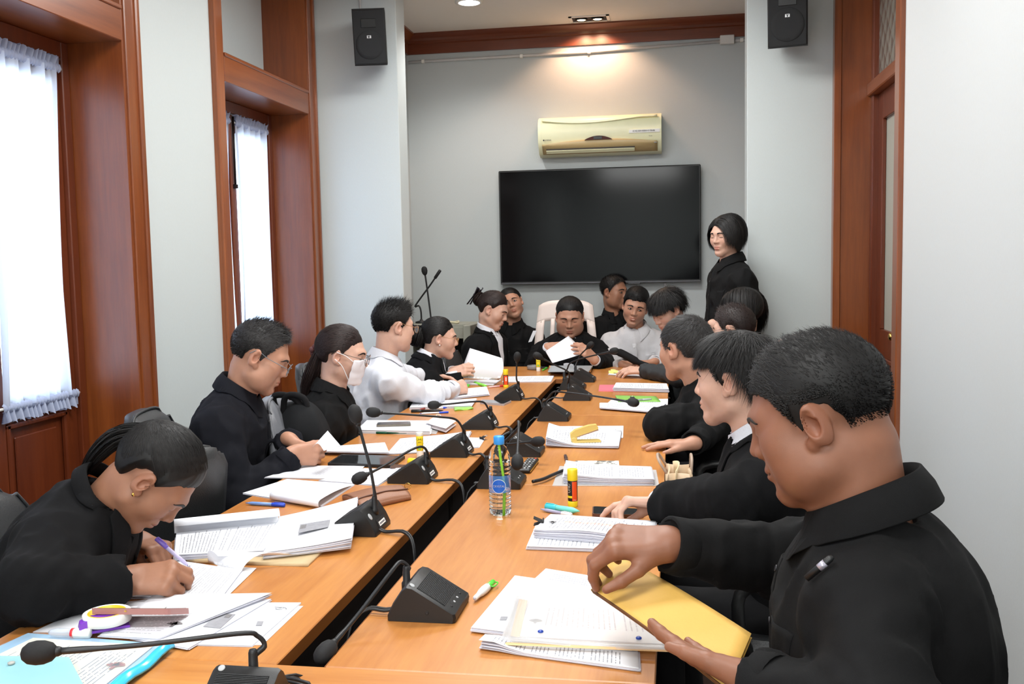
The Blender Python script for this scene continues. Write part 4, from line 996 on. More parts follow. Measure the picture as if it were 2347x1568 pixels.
    if eyes == 'open':
        for s in (1, -1):
            c = np.array([s*0.032, 0.0745, 0.0055]); e = MB().ell(c, (0.0140, 0.0134, 0.0068), 16, 10); ob = mesh_obj('eye', np.vstack(e.V)*sc@R.T+C, e.F, SCLERA, t, True)
            g_ = hp.get('gaze', (0, 0)); ic = c+np.array([g_[0]*0.006, 0.0096, g_[1]*0.004]); e = MB().ell(ic, (0.0062, 0.0046, 0.0062), 12, 8); mesh_obj('iris', np.vstack(e.V)*sc@R.T+C, e.F, IRIS, ob, True)
        for s in (1, -1):
            for nm_, (za, zb, zc, w_) in (('upper_lashes', (0.0065, 0.0112, 0.0065, 0.0026)), ('lower_lashes', (0.0035, -0.0005, 0.0045, 0.001))):
                st = strip(headl, [(s*0.0185, 0.084, za-0.003), (s*0.031, 0.09, zb), (s*0.046, 0.081, zc-0.001)], w_, (0, 0.3, 1), 0.0014, 0.001); mesh_obj(nm_, np.vstack(st.V)*sc@R.T+C, st.F, HAIRM['black_hair'], t, True)
    if hp.get('smile'):
        st = strip(headl, [(-0.016, 0.092, -0.058), (0, 0.1, -0.061), (0.016, 0.092, -0.058)], 0.0042, (0, 0, 1), 0.0006, 0.001); mesh_obj('teeth', np.vstack(st.V)*sc@R.T+C, st.F, mat('tooth', (232, 226, 214), 0.3), t, True)
    if hair: make_hair(lambda P: head_field(P.astype(F32), hp, False), hp, hair['style'], hairname, seed, q, R, C, t, hair)
    # glasses
    if glasses:
        GM, rx_, rz_, round_ = glasses
        fr = MB(); yl = 0.112
        for s in (1, -1):
            n = 28; ang = np.linspace(0, 2*math.pi, n+1)
            if round_: ring = [(s*0.034+rx_*math.cos(a), yl-0.004*abs(math.cos(a)), 0.0+rz_*math.sin(a)) for a in ang]
            else: ring = [(s*0.034+rx_*np.sign(math.cos(a))*abs(math.cos(a))**0.55, yl-0.004*abs(math.cos(a)), rz_*np.sign(math.sin(a))*abs(math.sin(a))**0.55) for a in ang]
            fr.tube(ring, 0.0011, 6)
            fr.tube(spline([(s*(0.034+rx_), yl-0.006, 0.006), (s*0.074, 0.095, 0.010), (s*0.083, 0.03, 0.016), (s*0.0845, -0.012, 0.026), (s*0.083, -0.034, 0.006)], 16), 0.0013, 6)
        fr.tube(spline([(-0.012, yl, 0.006), (0, yl+0.004, 0.009), (0.012, yl, 0.006)], 6), 0.0011, 6)
        ob = mesh_obj('glasses', np.vstack(fr.V)*sc@R.T+C, fr.F, GM, t, True)
        LN = mat('lens', (236, 242, 246), 0.03, trans=1.0, ior=1.08, alpha=0.35)
        for s in (1, -1):
            a = np.linspace(0, 2*math.pi, 24, endpoint=False); P = [(s*0.034+rx_*0.97*(math.cos(x) if round_ else np.sign(math.cos(x))*abs(math.cos(x))**0.55), yl-0.002, rz_*0.97*(math.sin(x) if round_ else np.sign(math.sin(x))*abs(math.sin(x))**0.55)) for x in a]
            pr = MB().prism(P, (0, 0, 0), (0, 0.001, 0)); mesh_obj('lens', np.vstack(pr.V)*sc@R.T+C, pr.F, LN, ob)
    if mask:
        n, k = 22, 16; G = np.zeros((k, n, 3)); cor = np.zeros(n*k)
        for i in range(k):
            v = i/(k-1)
            for j in range(n):
                u = j/(n-1)*2-1; w_ = (0.064+0.008*math.sin(math.pi*v)-0.008*v*v); a = u*1.25
                G[i, j] = (w_*math.sin(a)*1.05, 0.040+0.062*math.cos(a)-0.010*v*v, -0.004-0.108*v+0.012*(1-abs(u))*(1-v))
        P = G.reshape(-1, 3); P = P/1.0
        d = headl(P); push = np.clip(0.006-d, 0, 0.05); P = P+sgrad(headl, P)*push[:, None]
        fold = np.array([0.0014*math.sin(6.5*math.pi*(i/(k-1))) if 0.15 < i/(k-1) < 0.85 else 0 for i in range(k) for j in range(n)]); P[:, 1] += fold
        mm = MB().slab(P.reshape(k, n, 3), (0, -0.0015, 0)); ob = mesh_obj('face_mask', np.vstack(mm.V)*sc@R.T+C, mm.F, mat('mask_fabric', (232, 228, 232), 0.85, noise=0.04), t, True)
        lo_ = MB()
        for s in (1, -1):
            c0 = P.reshape(k, n, 3)[1, 0 if s < 0 else n-1]; c1 = P.reshape(k, n, 3)[k-4, 0 if s < 0 else n-1]
            lo_.tube(spline([c0, (s*0.083, 0.025, 0.012), (s*0.089, -0.012, 0.02)], 10), 0.0016, 6); lo_.tube(spline([c1, (s*0.083, 0.02, -0.035), (s*0.089, -0.015, -0.01)], 10), 0.0016, 6)
        mesh_obj('ear_loops', np.vstack(lo_.V)*sc@R.T+C, lo_.F, mat('elastic_white', (240, 240, 240), 0.7), t, True)
    # garment
    TM = topmat or SHIRTK; thick = 0.016 if top == 'blazer' else 0.008
    fa = 0.0095 if top == 'shirt' else 0.0075
    def folds(P):
        a = vnoise(P*np.array([1, 1, 0.55], F32), 17, seed); b = vnoise(P, 34, seed+7)
        return fa*(1-np.abs(a)*2.2)+fa*0.35*b
    cufft = hands_cuff = {s: sleeve for s in (1, -1)}
    def garment(P):
        d = torso(P, thick)
        for s in (1, -1):
            A = arms[s]; e = A['E']; w_ = A['W']; ra = 0.060*g**0.6+thick; rb = 0.049*g**0.6+thick; rc = 0.036*g**0.3+thick
            if sleeve >= 0.6:
                end = e+(w_-e)*(sleeve-0.02); u = nrm(w_-e)
                f = np.maximum(cap(P, e, end, rb, rc), (P-end.astype(F32))@u.astype(F32))
                x = smin(cap(P, SH[s], e, ra, rb), f, 0.035)
            else:
                end = SH[s]+(e-SH[s])*0.78; u = nrm(e-SH[s]); x = np.maximum(cap(P, SH[s], end, ra, rb+0.006), (P-end.astype(F32))@u.astype(F32))
            x = x-0.0035*np.clip(1-np.linalg.norm(P-e.astype(F32), axis=1)/0.16, 0, 1)*np.sin((P-e.astype(F32))@(nrm(w_-SH[s]).astype(F32))*190+3*vnoise(P, 12, seed+3))
            d = smin(d, x, 0.035)
        d = d-folds(P)*np.clip(1-np.linalg.norm(P-NB.astype(F32), axis=1)/0.0001*0, 0, 1)
        d = smax(d, -cap(P, NB-ax*0.030+tf*0.014, ntop+ax*0.06, NR-0.004, NR+0.004), 0.010)
        hem = (P-(PV-ax*(0.10 if not standing else 0.16)).astype(F32))@ax.astype(F32)
        return smax(d, -hem, 0.01)
    gl = np.array([NB, PV, *SH.values(), *[A['E'] for A in arms.values()], *[A['W'] for A in arms.values()]])
    gres = max(res*1.9, 0.0068)
    V, F = nets(garment, gl.min(0)-0.24, gl.max(0)+0.24, gres)
    gname = {'shirt': 'shirt', 'blazer': 'blazer'}[top]
    mesh_obj(gname, V, F, TM, t, True)
    fwd = tf
    def chest(x, down, fw=0.14): return NB-ax*down+tr*x+tf*fw
    def ring_collar(m_, rn, hb, hf, leafb, leaff, gap, out=0.015, name='collar', drop=0.0, th=0.0022):
        n = 40; A0 = math.radians(gap); G = np.zeros((6, n, 3)); c0 = NB+ax*(0.012-drop)+tf*0.006; axn = nrm(nrm(ntop-NB)*0.7+ax*0.3)
        fr_ = nrm(tf-axn*np.dot(tf, axn)); rt_ = np.cross(fr_, axn)
        for j in range(n):
            a = A0+(2*math.pi-2*A0)*j/(n-1); fr = (1+math.cos(a))/2
            dirv = fr_*math.cos(a)*1.02+rt_*math.sin(a)*0.98
            tp = hb*(1-fr)+hf*fr; lf = leafb*(1-fr**2)+leaff*fr**3+(leaff-leafb)*0.1*fr
            sag = -0.030*fr*fr
            for i, (rr, hh) in enumerate(((0, sag-0.012), (0.0005, sag+tp*0.5), (0.001, sag+tp), (0.005, sag+tp*0.98), (out*0.75, sag+tp-lf*0.5), (out+0.010*fr, sag+tp-lf))):
                G[i, j] = c0+dirv*(rn+rr)+axn*hh
        P = G.reshape(-1, 3)
        d = garment(P[-3*n:].astype(F32)); P[-3*n:] += sgrad(garment, P[-3*n:])*np.clip(0.006-d, 0, 0.03)[:, None]
        dh = skinf(P.astype(F32)); P += sgrad(skinf, P)*np.clip(0.0025-dh, 0, 0.03)[:, None]
        mm = MB().slab(P.reshape(6, n, 3), axn*0.0+(0, 0, -th)); return mm.build(name, m_, t, True)
    rn = NR+0.0035
    if top == 'shirt' and collar:
        ring_collar(TM, rn, 0.042, 0.034, 0.056, 0.088, 15, 0.024, drop=-0.008)
        try:
            patch(garment, [chest(-0.014, 0.085), chest(0.014, 0.085), chest(0.014, 0.40), chest(-0.014, 0.40)], 0.0022, 0.003, 12).build('placket', TM, t, True)
            BM = mat('button_'+('pale' if TM in (SHIRTW, GREYW) else 'dark'), (226, 226, 224) if TM in (SHIRTW, GREYW) else (44, 44, 48), 0.3)
            bp_ = drape(garment, np.array([chest(0, dd) for dd in (0.11, 0.19, 0.27, 0.35)]), 0.0045, 7); bn = sgrad(garment, bp_)
            for p_, n_ in zip(bp_, bn): MB().lathe(p_-n_*0.002, [(0.0058, 0), (0.0058, 0.0016), (0.0045, 0.0024), (0.001, 0.0018)], 12, axis=n_).build('button', BM, t, True)
            patch(garment, [chest(-0.075, 0.16), chest(-0.155, 0.155), chest(-0.15, 0.27), chest(-0.075, 0.275)], 0.0016, 0.0025, 10).build('chest_pocket', TM, t, True)
        except Exception as ex: print('shirt detail', ex)
    if top == 'blazer':
        if inner is not None:
            patch(garment, [chest(-0.055, -0.02, 0.1), chest(0.055, -0.02, 0.1), chest(0.006, 0.25), chest(-0.006, 0.25)], 0.0022, 0.003, 14).build('shirt_front', inner, t, True)
            ring_collar(inner, rn, 0.050, 0.040, 0.030, 0.066, 15, 0.010, 'shirt_collar', drop=-0.014)
        for s in (1, -1):
            m = patch(garment, [chest(s*0.05, -0.03, 0.07), chest(s*0.10, 0.0, 0.09), chest(s*0.098, 0.13), chest(s*0.004, 0.29)], 0.0065, 0.004, 14); m.build('lapel', TM, t, True)
        ring_collar(TM, rn+0.010, 0.028, 0.016, 0.034, 0.04, 42, 0.016, 'blazer_collar')
    # cuffs
    for s, A in arms.items():
        if not A['show'] or sleeve < 0.6: continue
        e, w_ = A['E'], A['W']; u = nrm(w_-e); L = np.linalg.norm(w_-e)
        if inner is not None and top == 'blazer':
            a_ = e+u*L*(sleeve-0.03); b_ = e+u*(L*sleeve+0.012); MB().lathe(a_, [(0.038, 0), (0.037, np.linalg.norm(b_-a_)), (0.034, np.linalg.norm(b_-a_)), (0.034, 0)], 20, axis=u, caps=False).build('shirt_cuff', inner, t, True)
        elif top == 'shirt':
            a_ = e+u*L*(sleeve-0.16); rc = 0.036*g**0.3+thick; MB().lathe(a_, [(rc+0.003, 0), (rc+0.004, 0.003), (rc+0.004, L*0.155), (rc+0.002, L*0.16), (rc-0.003, L*0.16)], 24, axis=u, caps=False).build('cuff', TM, t, True)
    # trousers and shoes
    V, F = nets(lambda P: legs(P, 0.012)-0.004*vnoise(P, 14, seed), allp.min(0)-0.25, np.array([allp[:, 0].max()+0.25, allp[:, 1].max()+0.25, pz+0.16]), 0.02, 2); mesh_obj('trousers', V, F, TROU, t, True)
    for s in (1, -1):
        a_ = ank[s]; m = MB().ell(a_*[1, 1, 0]+tf*0.07+np.array([0, 0, 0.045]), (0.045, 0.13, 0.045), 14, 8, np.stack([tr, tf, [0, 0, 1]], 1)); m.build('shoe', SHOE, t, True)
    t['_arms'] = 0
    return t, dict(C=C, R=R, sc=sc, NB=NB, ax=ax, tf=tf, tr=tr, SH=SH, arms=arms, garment=garment, hl=hl, chest=chest, headl=headl)
# ------------------------------------------------------------------ the people round the table
def w2h(C, yaw, pitch, roll, sc, P): return (np.asarray(P, float)-np.asarray(C, float))@head_rot(yaw, pitch, roll)/sc
V3 = lambda *a: np.array(a, float)
GF = dict(style=st_quiff(0.05, 0.55), line='man', cap=0.007, fade=True, n=3000)
thinrim = mat('thin_metal_rim', (70, 66, 62), 0.3, 0.8); blackrim = mat('black_rim', (20, 20, 22), 0.3); goldrim = mat('gold_rim', (190, 150, 110), 0.3, 0.9); clearrim = mat('clear_rim', (196, 200, 204), 0.2)
PEOPLE = {}
def bow(name, t, c, R, s, m):
    """fabric bow with two tails behind a bun"""
    o = mesh_obj(name, np.vstack([MB().ell((0, 0, 0), (0.012, 0.01, 0.014), 10, 6).V[0]])*s@R.T+c, MB().ell((0, 0, 0), (1, 1, 1), 10, 6).F, m, t, True)
    for sx in (1, -1):
        G = np.array([[[sx*(0.005+0.055*u), -0.012*math.sin(math.pi*u)*(1-2*v), (v-0.5)*(0.018+0.05*u**0.7)] for v in np.linspace(0, 1, 5)] for u in np.linspace(0, 1, 8)])
        q = MB().slab(G, (0, -0.006, 0)); mesh_obj('bow_loop', np.vstack(q.V)*s@R.T+c, q.F, m, o, True)
        G = np.array([[[sx*(0.004+0.03*u)+(v-0.5)*0.03, -0.01-0.02*u, -0.11*u] for v in np.linspace(0, 1, 4)] for u in np.linspace(0, 1, 8)])
        q = MB().slab(G, (0, -0.002, 0)); mesh_obj('bow_tail', np.vstack(q.V)*s@R.T+c, q.F, m, o, True)
    return o
SAT = mat('black_satin', (30, 28, 40), 0.35)

# 1 woman bent over her writing, left foreground
C = at(352, 1098, y=2.08); a = (-72, 60, 0); knot = V3(0, -0.100, 0.070); hp = dict(fem=True, s=0.97)
tl = w2h(C, *a, 0.97, [C+V3(-0.075, -0.01, 0.105), C+V3(-0.14, -0.01, 0.055), C+V3(-0.19, 0.0, -0.005)])
t, I = person('woman in black jacket bent low over her papers, writing with a pen', C, *a, -78, res=0.0024, tone='tan', hp=hp, nb=(0.125, 0.045), lean=0.30, sw=0.165, girth=1.05, top='blazer', topmat=BLAZ, q=3, seed=11,
    hands=(dict(w=at(318, 1242, z=0.79), dir=(0.7, -0.3, -0.05), back=(0, 0, 1), pose='fist'),
           dict(w=at(298, 1330, z=0.797), dir=(0.93, 0.25, 0.03), back=(-0.1, -0.62, 0.75), pose='pen', elbow=at(75, 1345, z=0.83), s=0.98)), sleeve=0.93,
    hair=dict(style=st_tied(knot, 1.0), mat='black_hair', line='woman', cap=0.017, n=2600, jit=0.025, stick=0.3, extra=tail_extra(knot, tl, 0.026, 5, 900)))
PEOPLE[1] = (t, I)
m = MB(); kn = I['hl'](knot*1.05); ang = np.linspace(0, 6.283, 25); d_ = I['R']@nrm(knot); u_ = nrm(np.cross(d_, (0, 0, 1))); v_ = np.cross(d_, u_)
m.tube([kn+0.021*(math.cos(x)*u_+math.sin(x)*v_)+d_*0.003*math.sin(9*x) for x in ang], 0.006, 8); m.build('hair_tie', mat('grey_elastic', (176, 172, 164), 0.8), t, True)
e = I['hl']((0.083, 0.0, -0.034)); MB().ell(e, (0.004, 0.004, 0.005), 8, 6).build('earring', GOLD, t, True)
# 2 man in glasses reading
C = at(597, 818, y=3.35)
PEOPLE[2] = person('man with glasses in navy-black shirt reading papers beside the second microphone', C, -72, 27, 0, -78, res=0.003, tone='mid', hp=dict(s=1.04, fat=0.25, w=1.0), nb=(0.095, 0.135), lean=0.12, sw=0.18, girth=1.12, topmat=NAVY, q=2, seed=12,
    hands=(dict(w=at(664, 1008, z=0.83), dir=(0.85, -0.1, -0.3), back=(0.1, 0.35, 0.9), pose='grip', pole=(-0.3, 0.6, -0.6)), dict(w=at(668, 1045, z=0.80), dir=(0.75, 0.5, 0.0), back=(0.3, -0.85, 0.15), pose='grip', pole=(-0.4, -0.5, -0.8))),
    hair=dict(style=st_quiff(0.042, 0.5), mat='greying_hair', line='high', cap=0.006, fade=True, n=3000), glasses=(mat('smoke_rim', (110, 116, 122), 0.25), 0.024, 0.017, False))
# 3 woman with a face mask
C = at(786, 815, y=3.9); a = (-82, 12, 0); knot = V3(0, -0.105, -0.005)
tl = w2h(C, *a, 0.97, [C+V3(-0.125, -0.02, -0.06), C+V3(-0.155, -0.02, -0.13), C+V3(-0.17, -0.03, -0.20)])
t, I = person('woman in face mask and round glasses with a low ponytail, black shirt', C, *a, -76, res=0.0032, tone='light', hp=dict(fem=True, s=0.98), nb=(0.06, 0.16), lean=0.08, sw=0.155, topmat=SHIRTK, q=2, seed=13,
    hands=(None, dict(w=C+V3(0.05, -0.1, -0.47), dir=(0.9, 0.2, -0.1), back=(0, 0, 1), pose='relax')),
    hair=dict(style=st_tied(knot), mat='brown_black_hair', line='woman', cap=0.010, n=2600, jit=0.02, stick=0.5, extra=tail_extra(knot, tl, 0.036, 6, 900)), glasses=(thinrim, 0.022, 0.022, True), mask=True)
PEOPLE[3] = (t, I); k_ = I['hl'](knot*1.1)
m = MB(); [m.ell(k_+V3(0.02*math.cos(x), 0.008*math.sin(2*x), 0.022*math.sin(x)), (0.013, 0.013, 0.013), 8, 6) for x in np.linspace(0, 6.28, 8)[:-1]]; m.build('hair_scrunchie', mat('wine_scrunchie', (92, 52, 52), 0.8), t, True)
# 4 man in a white shirt
C = at(903, 750, y=4.85)
PEOPLE[4] = person('man in white shirt and thin glasses turned towards the far end', C, -50, 8, 0, -62, res=0.0038, tone='light', hp=dict(s=1.04, fat=0.15), nb=(0.06, 0.17), lean=0.10, sw=0.19, girth=1.15, topmat=SHIRTW, q=2, seed=14,
    hands=(dict(w=at(984, 868, z=0.80), dir=(0.95, 0.1, 0.05), back=(0, 0.3, 0.9), pose='relax'), dict(w=at(1036, 893, z=0.795), dir=(0.6, 0.75, 0.1), back=(0.3, -0.75, 0.5), pose='fist', elbow=at(985, 905, z=0.80))),
    hair=dict(style=st_quiff(0.062, 0.6), line='man', cap=0.008, fade=True, n=3200), glasses=(goldrim, 0.023, 0.018, True))
# 5 woman with a bun and dark bow
C = at(1008, 776, y=5.6); a = (-74, 8, 0)
t, I = person('woman in black blazer with a large black bun and bow, holding up a sheet', C, *a, -66, res=0.004, tone='light', hp=dict(fem=True, s=0.99), nb=(0.085, 0.15), lean=0.12, sw=0.155, top='blazer', topmat=BLAZ, inner=SHIRTW, seed=15,
    hands=(dict(w=at(1040, 850, y=5.75), dir=(0.9, 0.3, 0.25), back=(-0.2, 0.5, 0.8), pose='hold'), dict(w=at(1036, 858, y=5.55), dir=(0.9, 0.2, 0.3), back=(0.0, -0.8, 0.5), pose='hold')),
    hair=dict(style=st_tied((0, -0.105, 0.01)), line='woman', cap=0.008, n=2600, jit=0.02, stick=0.5, extra=bun_extra((0, -0.14, 0.0), (0.062, 0.058, 0.066), 3)), glasses=(goldrim, 0.022, 0.018, True))
PEOPLE[5] = (t, I); bow('hair_bow', t, I['hl']((0.01, -0.172, 0.03)), I['R'], 1.15, SAT)
e = I['hl']((0.083, 0.0, -0.034)); MB().ell(e, (0.005, 0.005, 0.005), 8, 6).build('earring', mat('pearl', (236, 232, 226), 0.25), t, True)
# 6 woman with bun in the alcove
C = at(1131, 712, y=6.62); a = (-98, 24, 4)
t, I = person('woman in black blazer with bun and long bow looking down in far left corner', C, *a, -108, res=0.0046, tone='light', hp=dict(fem=True, s=1.02), nb=(0.06, 0.155), lean=0.06, sw=0.16, top='blazer', topmat=BLAZ, inner=SHIRTW, seed=16, seat_z=0.46,
    hair=dict(style=st_tied((0, -0.10, 0.045)), mat='brown_black_hair', line='woman', cap=0.012, n=2200, jit=0.02, stick=0.5, extra=bun_extra((0, -0.125, 0.03), (0.05, 0.042, 0.05), 4)))
PEOPLE[6] = (t, I); bow('hair_bow', t, I['hl']((0.0, -0.15, 0.075)), I['R'], 1.0, SAT)
# 7 woman leaning her head
C = at(1173, 697, y=7.3)
PEOPLE[7] = person('woman in black shirt tilting her head behind the woman with the long bow', C, 186, -8, -20, 172, res=0.005, tone='mid', hp=dict(fem=True, s=1.0), nb=(0.03, 0.165), lean=0.0, sw=0.165, topmat=SHIRTK, seed=17, eyes='open', seat_z=0.46, thigh=0.3,
    hair=dict(style=st_tied((0.0, -0.105, 0.01)), mat='black_hair', line='woman', cap=0.008, n=1800, jit=0.02, stick=0.5, extra=bun_extra((0, -0.115, 0.0), (0.03, 0.03, 0.03), 9, 200)))
# 8 large person in the middle
C = at(1306, 727, y=6.85)
PEOPLE[8] = person('large person in black blazer lifting a page, seated centrally below the television', C, 184, 20, 0, 180, res=0.0046, tone='mid', hp=dict(fem=True, s=1.12, fat=0.36, w=1.04), nb=(0.075, 0.185), lean=0.02, sw=0.215, girth=1.5, top='blazer', topmat=BLAZ, inner=SHIRTW, seed=18, neckr=0.064,
    hands=(dict(w=at(1364, 826, y=6.42), dir=(-0.45, -0.25, 0.5), back=(0.5, -0.6, 0.6), pose='hold', s=1.08), dict(w=at(1256, 797, y=6.50), dir=(0.85, -0.25, 0.05), back=(-0.1, -0.7, 0.7), pose='cup', s=1.08)),
    hair=dict(style=st_tied((0, -0.10, 0.06)), mat='black_hair', line='woman', cap=0.007, n=2200, jit=0.02, stick=0.5, extra=bun_extra((0, -0.11, 0.06), (0.035, 0.03, 0.035), 8, 300)))
# 9 man in black behind
C = at(1408, 670, y=7.3)
PEOPLE[9] = person('man in black shirt looking aside, seated against the back wall', C, -122, 4, 0, -160, res=0.005, tone='tan', hp=dict(s=1.02, fat=0.2), nb=(0.03, 0.17), lean=0.0, sw=0.18, girth=1.1, topmat=SHIRTK, seed=19, eyes='open', seat_z=0.52, thigh=0.28,
    hair=dict(style=st_short(0.02, 0.4), mat='black_hair', line='high', cap=0.006, fade=True, n=2000))
# 10 smiling man
C = at(1456, 704, y=6.9)
PEOPLE[10] = person('smiling man in pale shirt with open collar at the far right corner', C, 180, 12, 12, 176, res=0.0046, tone='mid', hp=dict(s=1.05, smile=True, gaze=(-0.3, 0.2)), nb=(0.06, 0.17), lean=0.05, sw=0.185, girth=1.12, topmat=GREYW, seed=20, eyes='open',
    hands=(dict(w=at(1500, 830, y=6.5), dir=(-0.8, -0.4, 0), back=(0, 0, 1), pose='relax'), dict(w=at(1428, 836, y=6.55), dir=(0.8, -0.35, 0.0), back=(0.0, -0.3, 0.9), pose='relax')),
    hair=dict(style=st_quiff(0.045, 0.25), line='man', cap=0.010, n=2200, vol=lambda p: 0.012*np.clip((p[:, 2]-0.05)/0.05, 0, 1)))
# 11 man with a fringe, arm on the table
C = at(1529, 712, y=6.1)
PEOPLE[11] = person('man in charcoal shirt with a black fringe resting his forearm at the table corner', C, 128, 32, 0, 100, res=0.0045, tone='light', hp=dict(s=1.03), nb=(0.09, 0.16), lean=0.10, sw=0.18, topmat=CHAR, seed=21,
    hands=(dict(w=at(1478, 850, z=0.795), dir=(-0.97, 0.1, 0.03), back=(0, -0.25, 0.95), pose='relax', elbow=at(1560, 862, z=0.80), s=1.05), None),
    hair=dict(style=st_mop(0.03, 0.03, lift=0.03), stick=0.45, line='man', cap=0.016, n=2600, jit=0.04))
# 12 hidden person in white behind the standing woman
C = at(1652, 678, y=7.2)
PEOPLE[12] = person('person in white shirt mostly hidden behind the standing woman', C, 70, 10, 0, 96, res=0.006, tone='mid', nb=(0.03, 0.16), lean=0.02, sw=0.17, topmat=SHIRTW, seed=22, seat_z=0.46, thigh=0.3, hair=dict(style=st_short(), line='man', cap=0.008, n=900))
# 13 standing woman
C = at(1663, 541, y=5.95)
PEOPLE[13] = person('woman with chin-length black hair standing in a short-sleeved black shirt', C, 138, 8, 0, 112, res=0.0045, tone='light', hp=dict(fem=True, s=0.97), nb=(0.04, 0.16), lean=-0.01, sw=0.145, girth=1.05, topmat=SHIRTK, seed=23, standing=True, sleeve=0.5,
    hands=(dict(w=at(1632, 745, y=5.8), dir=(-0.3, -0.1, -0.9), back=(-0.5, -0.8, 0), pose='relax'), dict(w=at(1625, 745, y=6.1), dir=(-0.3, -0.1, -0.9), back=(-0.5, 0.8, 0), pose='relax')),
    hair=dict(style=st_long(0.17, 0.02, 1.4), mat='black_hair', line='woman', cap=0.014, n=4200, jit=0.018, width=0.003, stick=0.65, seg=6))
# 14 woman with long black hair
C = at(1697, 716, y=5.6)
PEOPLE[14] = person('woman with glossy shoulder-length black hair on the right-hand row', C, 62, 6, 0, 84, res=0.005, tone='light', hp=dict(fem=True, s=1.05), nb=(0.04, 0.165), lean=0.05, sw=0.16, topmat=SHIRTK, seed=24,
    hair=dict(style=st_long(0.24, 0.0, 1.6), mat='black_hair', line='woman', cap=0.016, n=5200, jit=0.012, width=0.004, stick=0.85, seg=6))
# 15 man with short dark hair between them
C = at(1680, 757, y=5.05)
PEOPLE[15] = person('man with short wavy dark hair in front of the long-haired woman', C, 66, 10, 0, 84, res=0.005, tone='light', hp=dict(s=1.0), nb=(0.06, 0.165), lean=0.08, sw=0.175, topmat=SHIRTK, seed=25, hands=(dict(w=at(1764, 816, y=4.9), dir=(0.8, -0.1, 0.58), back=(-0.4, -0.7, 0.5), pose='point', elbow=at(1740, 920, y=4.85), s=1.05), None),
    hair=dict(style=st_quiff(0.04, 0.45), mat='brown_black_hair', line='man', cap=0.010, n=2600))
# 16 older man, arms folded on the table
C = at(1570, 800, y=4.15)
PEOPLE[16] = person('older man with greying hair in black shirt, arms folded on the table', C, 48, 6, 0, 82, res=0.0034, tone='mid', hp=dict(s=1.12), nb=(0.075, 0.16), lean=0.16, sw=0.18, girth=1.1, topmat=SHIRTK, q=2, seed=26,
    hands=(dict(w=V3(0.06, 4.22, 0.815), dir=(0.3, 0.9, 0), back=(0, 0, 1), pose='relax', elbow=at(1512, 975, z=0.81)), dict(w=at(1588, 1016, z=0.775), dir=(-0.98, -0.05, -0.02), back=(0, 0, 1), pose='flat', elbow=V3(0.22, 4.12, 0.80))),
    hair=dict(style=st_short(0.026, 0.22), mat='greying_hair', line='man', cap=0.007, n=3200, jit=0.04))
# 17 youth in a blazer touching a phone
C = at(1683, 872, y=2.72)
PEOPLE[17] = person('young person in black blazer and white collar touching a phone on the table', C, 70, 6, 0, 78, res=0.0028, tone='light', hp=dict(s=1.03), nb=(0.07, 0.165), lean=0.14, sw=0.168, girth=1.08, top='blazer', topmat=BLAZ, inner=SHIRTW, q=3, seed=27,
    hands=(dict(w=at(1512, 1155, z=0.815), dir=(-0.97, 0.12, 0.02), back=(0.05, 0.35, 0.93), pose='point', elbow=at(1660, 1150, z=0.86), s=1.0), None),
    hair=dict(style=st_mop(0.042, 0.042, lift=0.02), stick=0.45, mat='black_hair', line='man', cap=0.014, n=2800, jit=0.018))
# 18 big man in the right foreground
C = at(1872, 958, y=1.60)
PEOPLE[18] = person('heavy man in black shirt at the right front holding a brown envelope', C, 74, 20, 0, 74, res=0.0022, tone='dark', hp=dict(s=1.07, fat=0.55, w=1.03), nb=(0.085, 0.150), lean=0.06, sw=0.180, girth=1.36, topmat=SHIRTK, q=3, seed=28, belly=1.2, neckr=0.070,
    hands=(dict(w=at(1735, 1568, y=1.38), dir=at(1535, 1468, y=1.49)-at(1735, 1568, y=1.38), back=(-0.25, -0.35, -0.9), pose='hold', curl=((0.12, 0.1, 0.08), (0.05, 0.1, 0.1), (0.0, 0.1, 0.1), (0.0, 0.1, 0.1)), thumb=(0.55, 0.25, -0.1), s=1.05, elbow=at(2030, 1680, y=1.25)), dict(w=at(1530, 1247, y=1.74), dir=(-0.93, -0.1, 0.05), back=(0.1, -0.35, 0.93), pose='pinch', thumb=(0.80, 0.22, 0.45), s=1.1, elbow=at(1800, 1290, y=1.86))),
    hair=dict(style=st_quiff(0.034, 0.30), mat='black_hair', line='man', cap=0.006, fade=True, n=3400, jit=0.12))
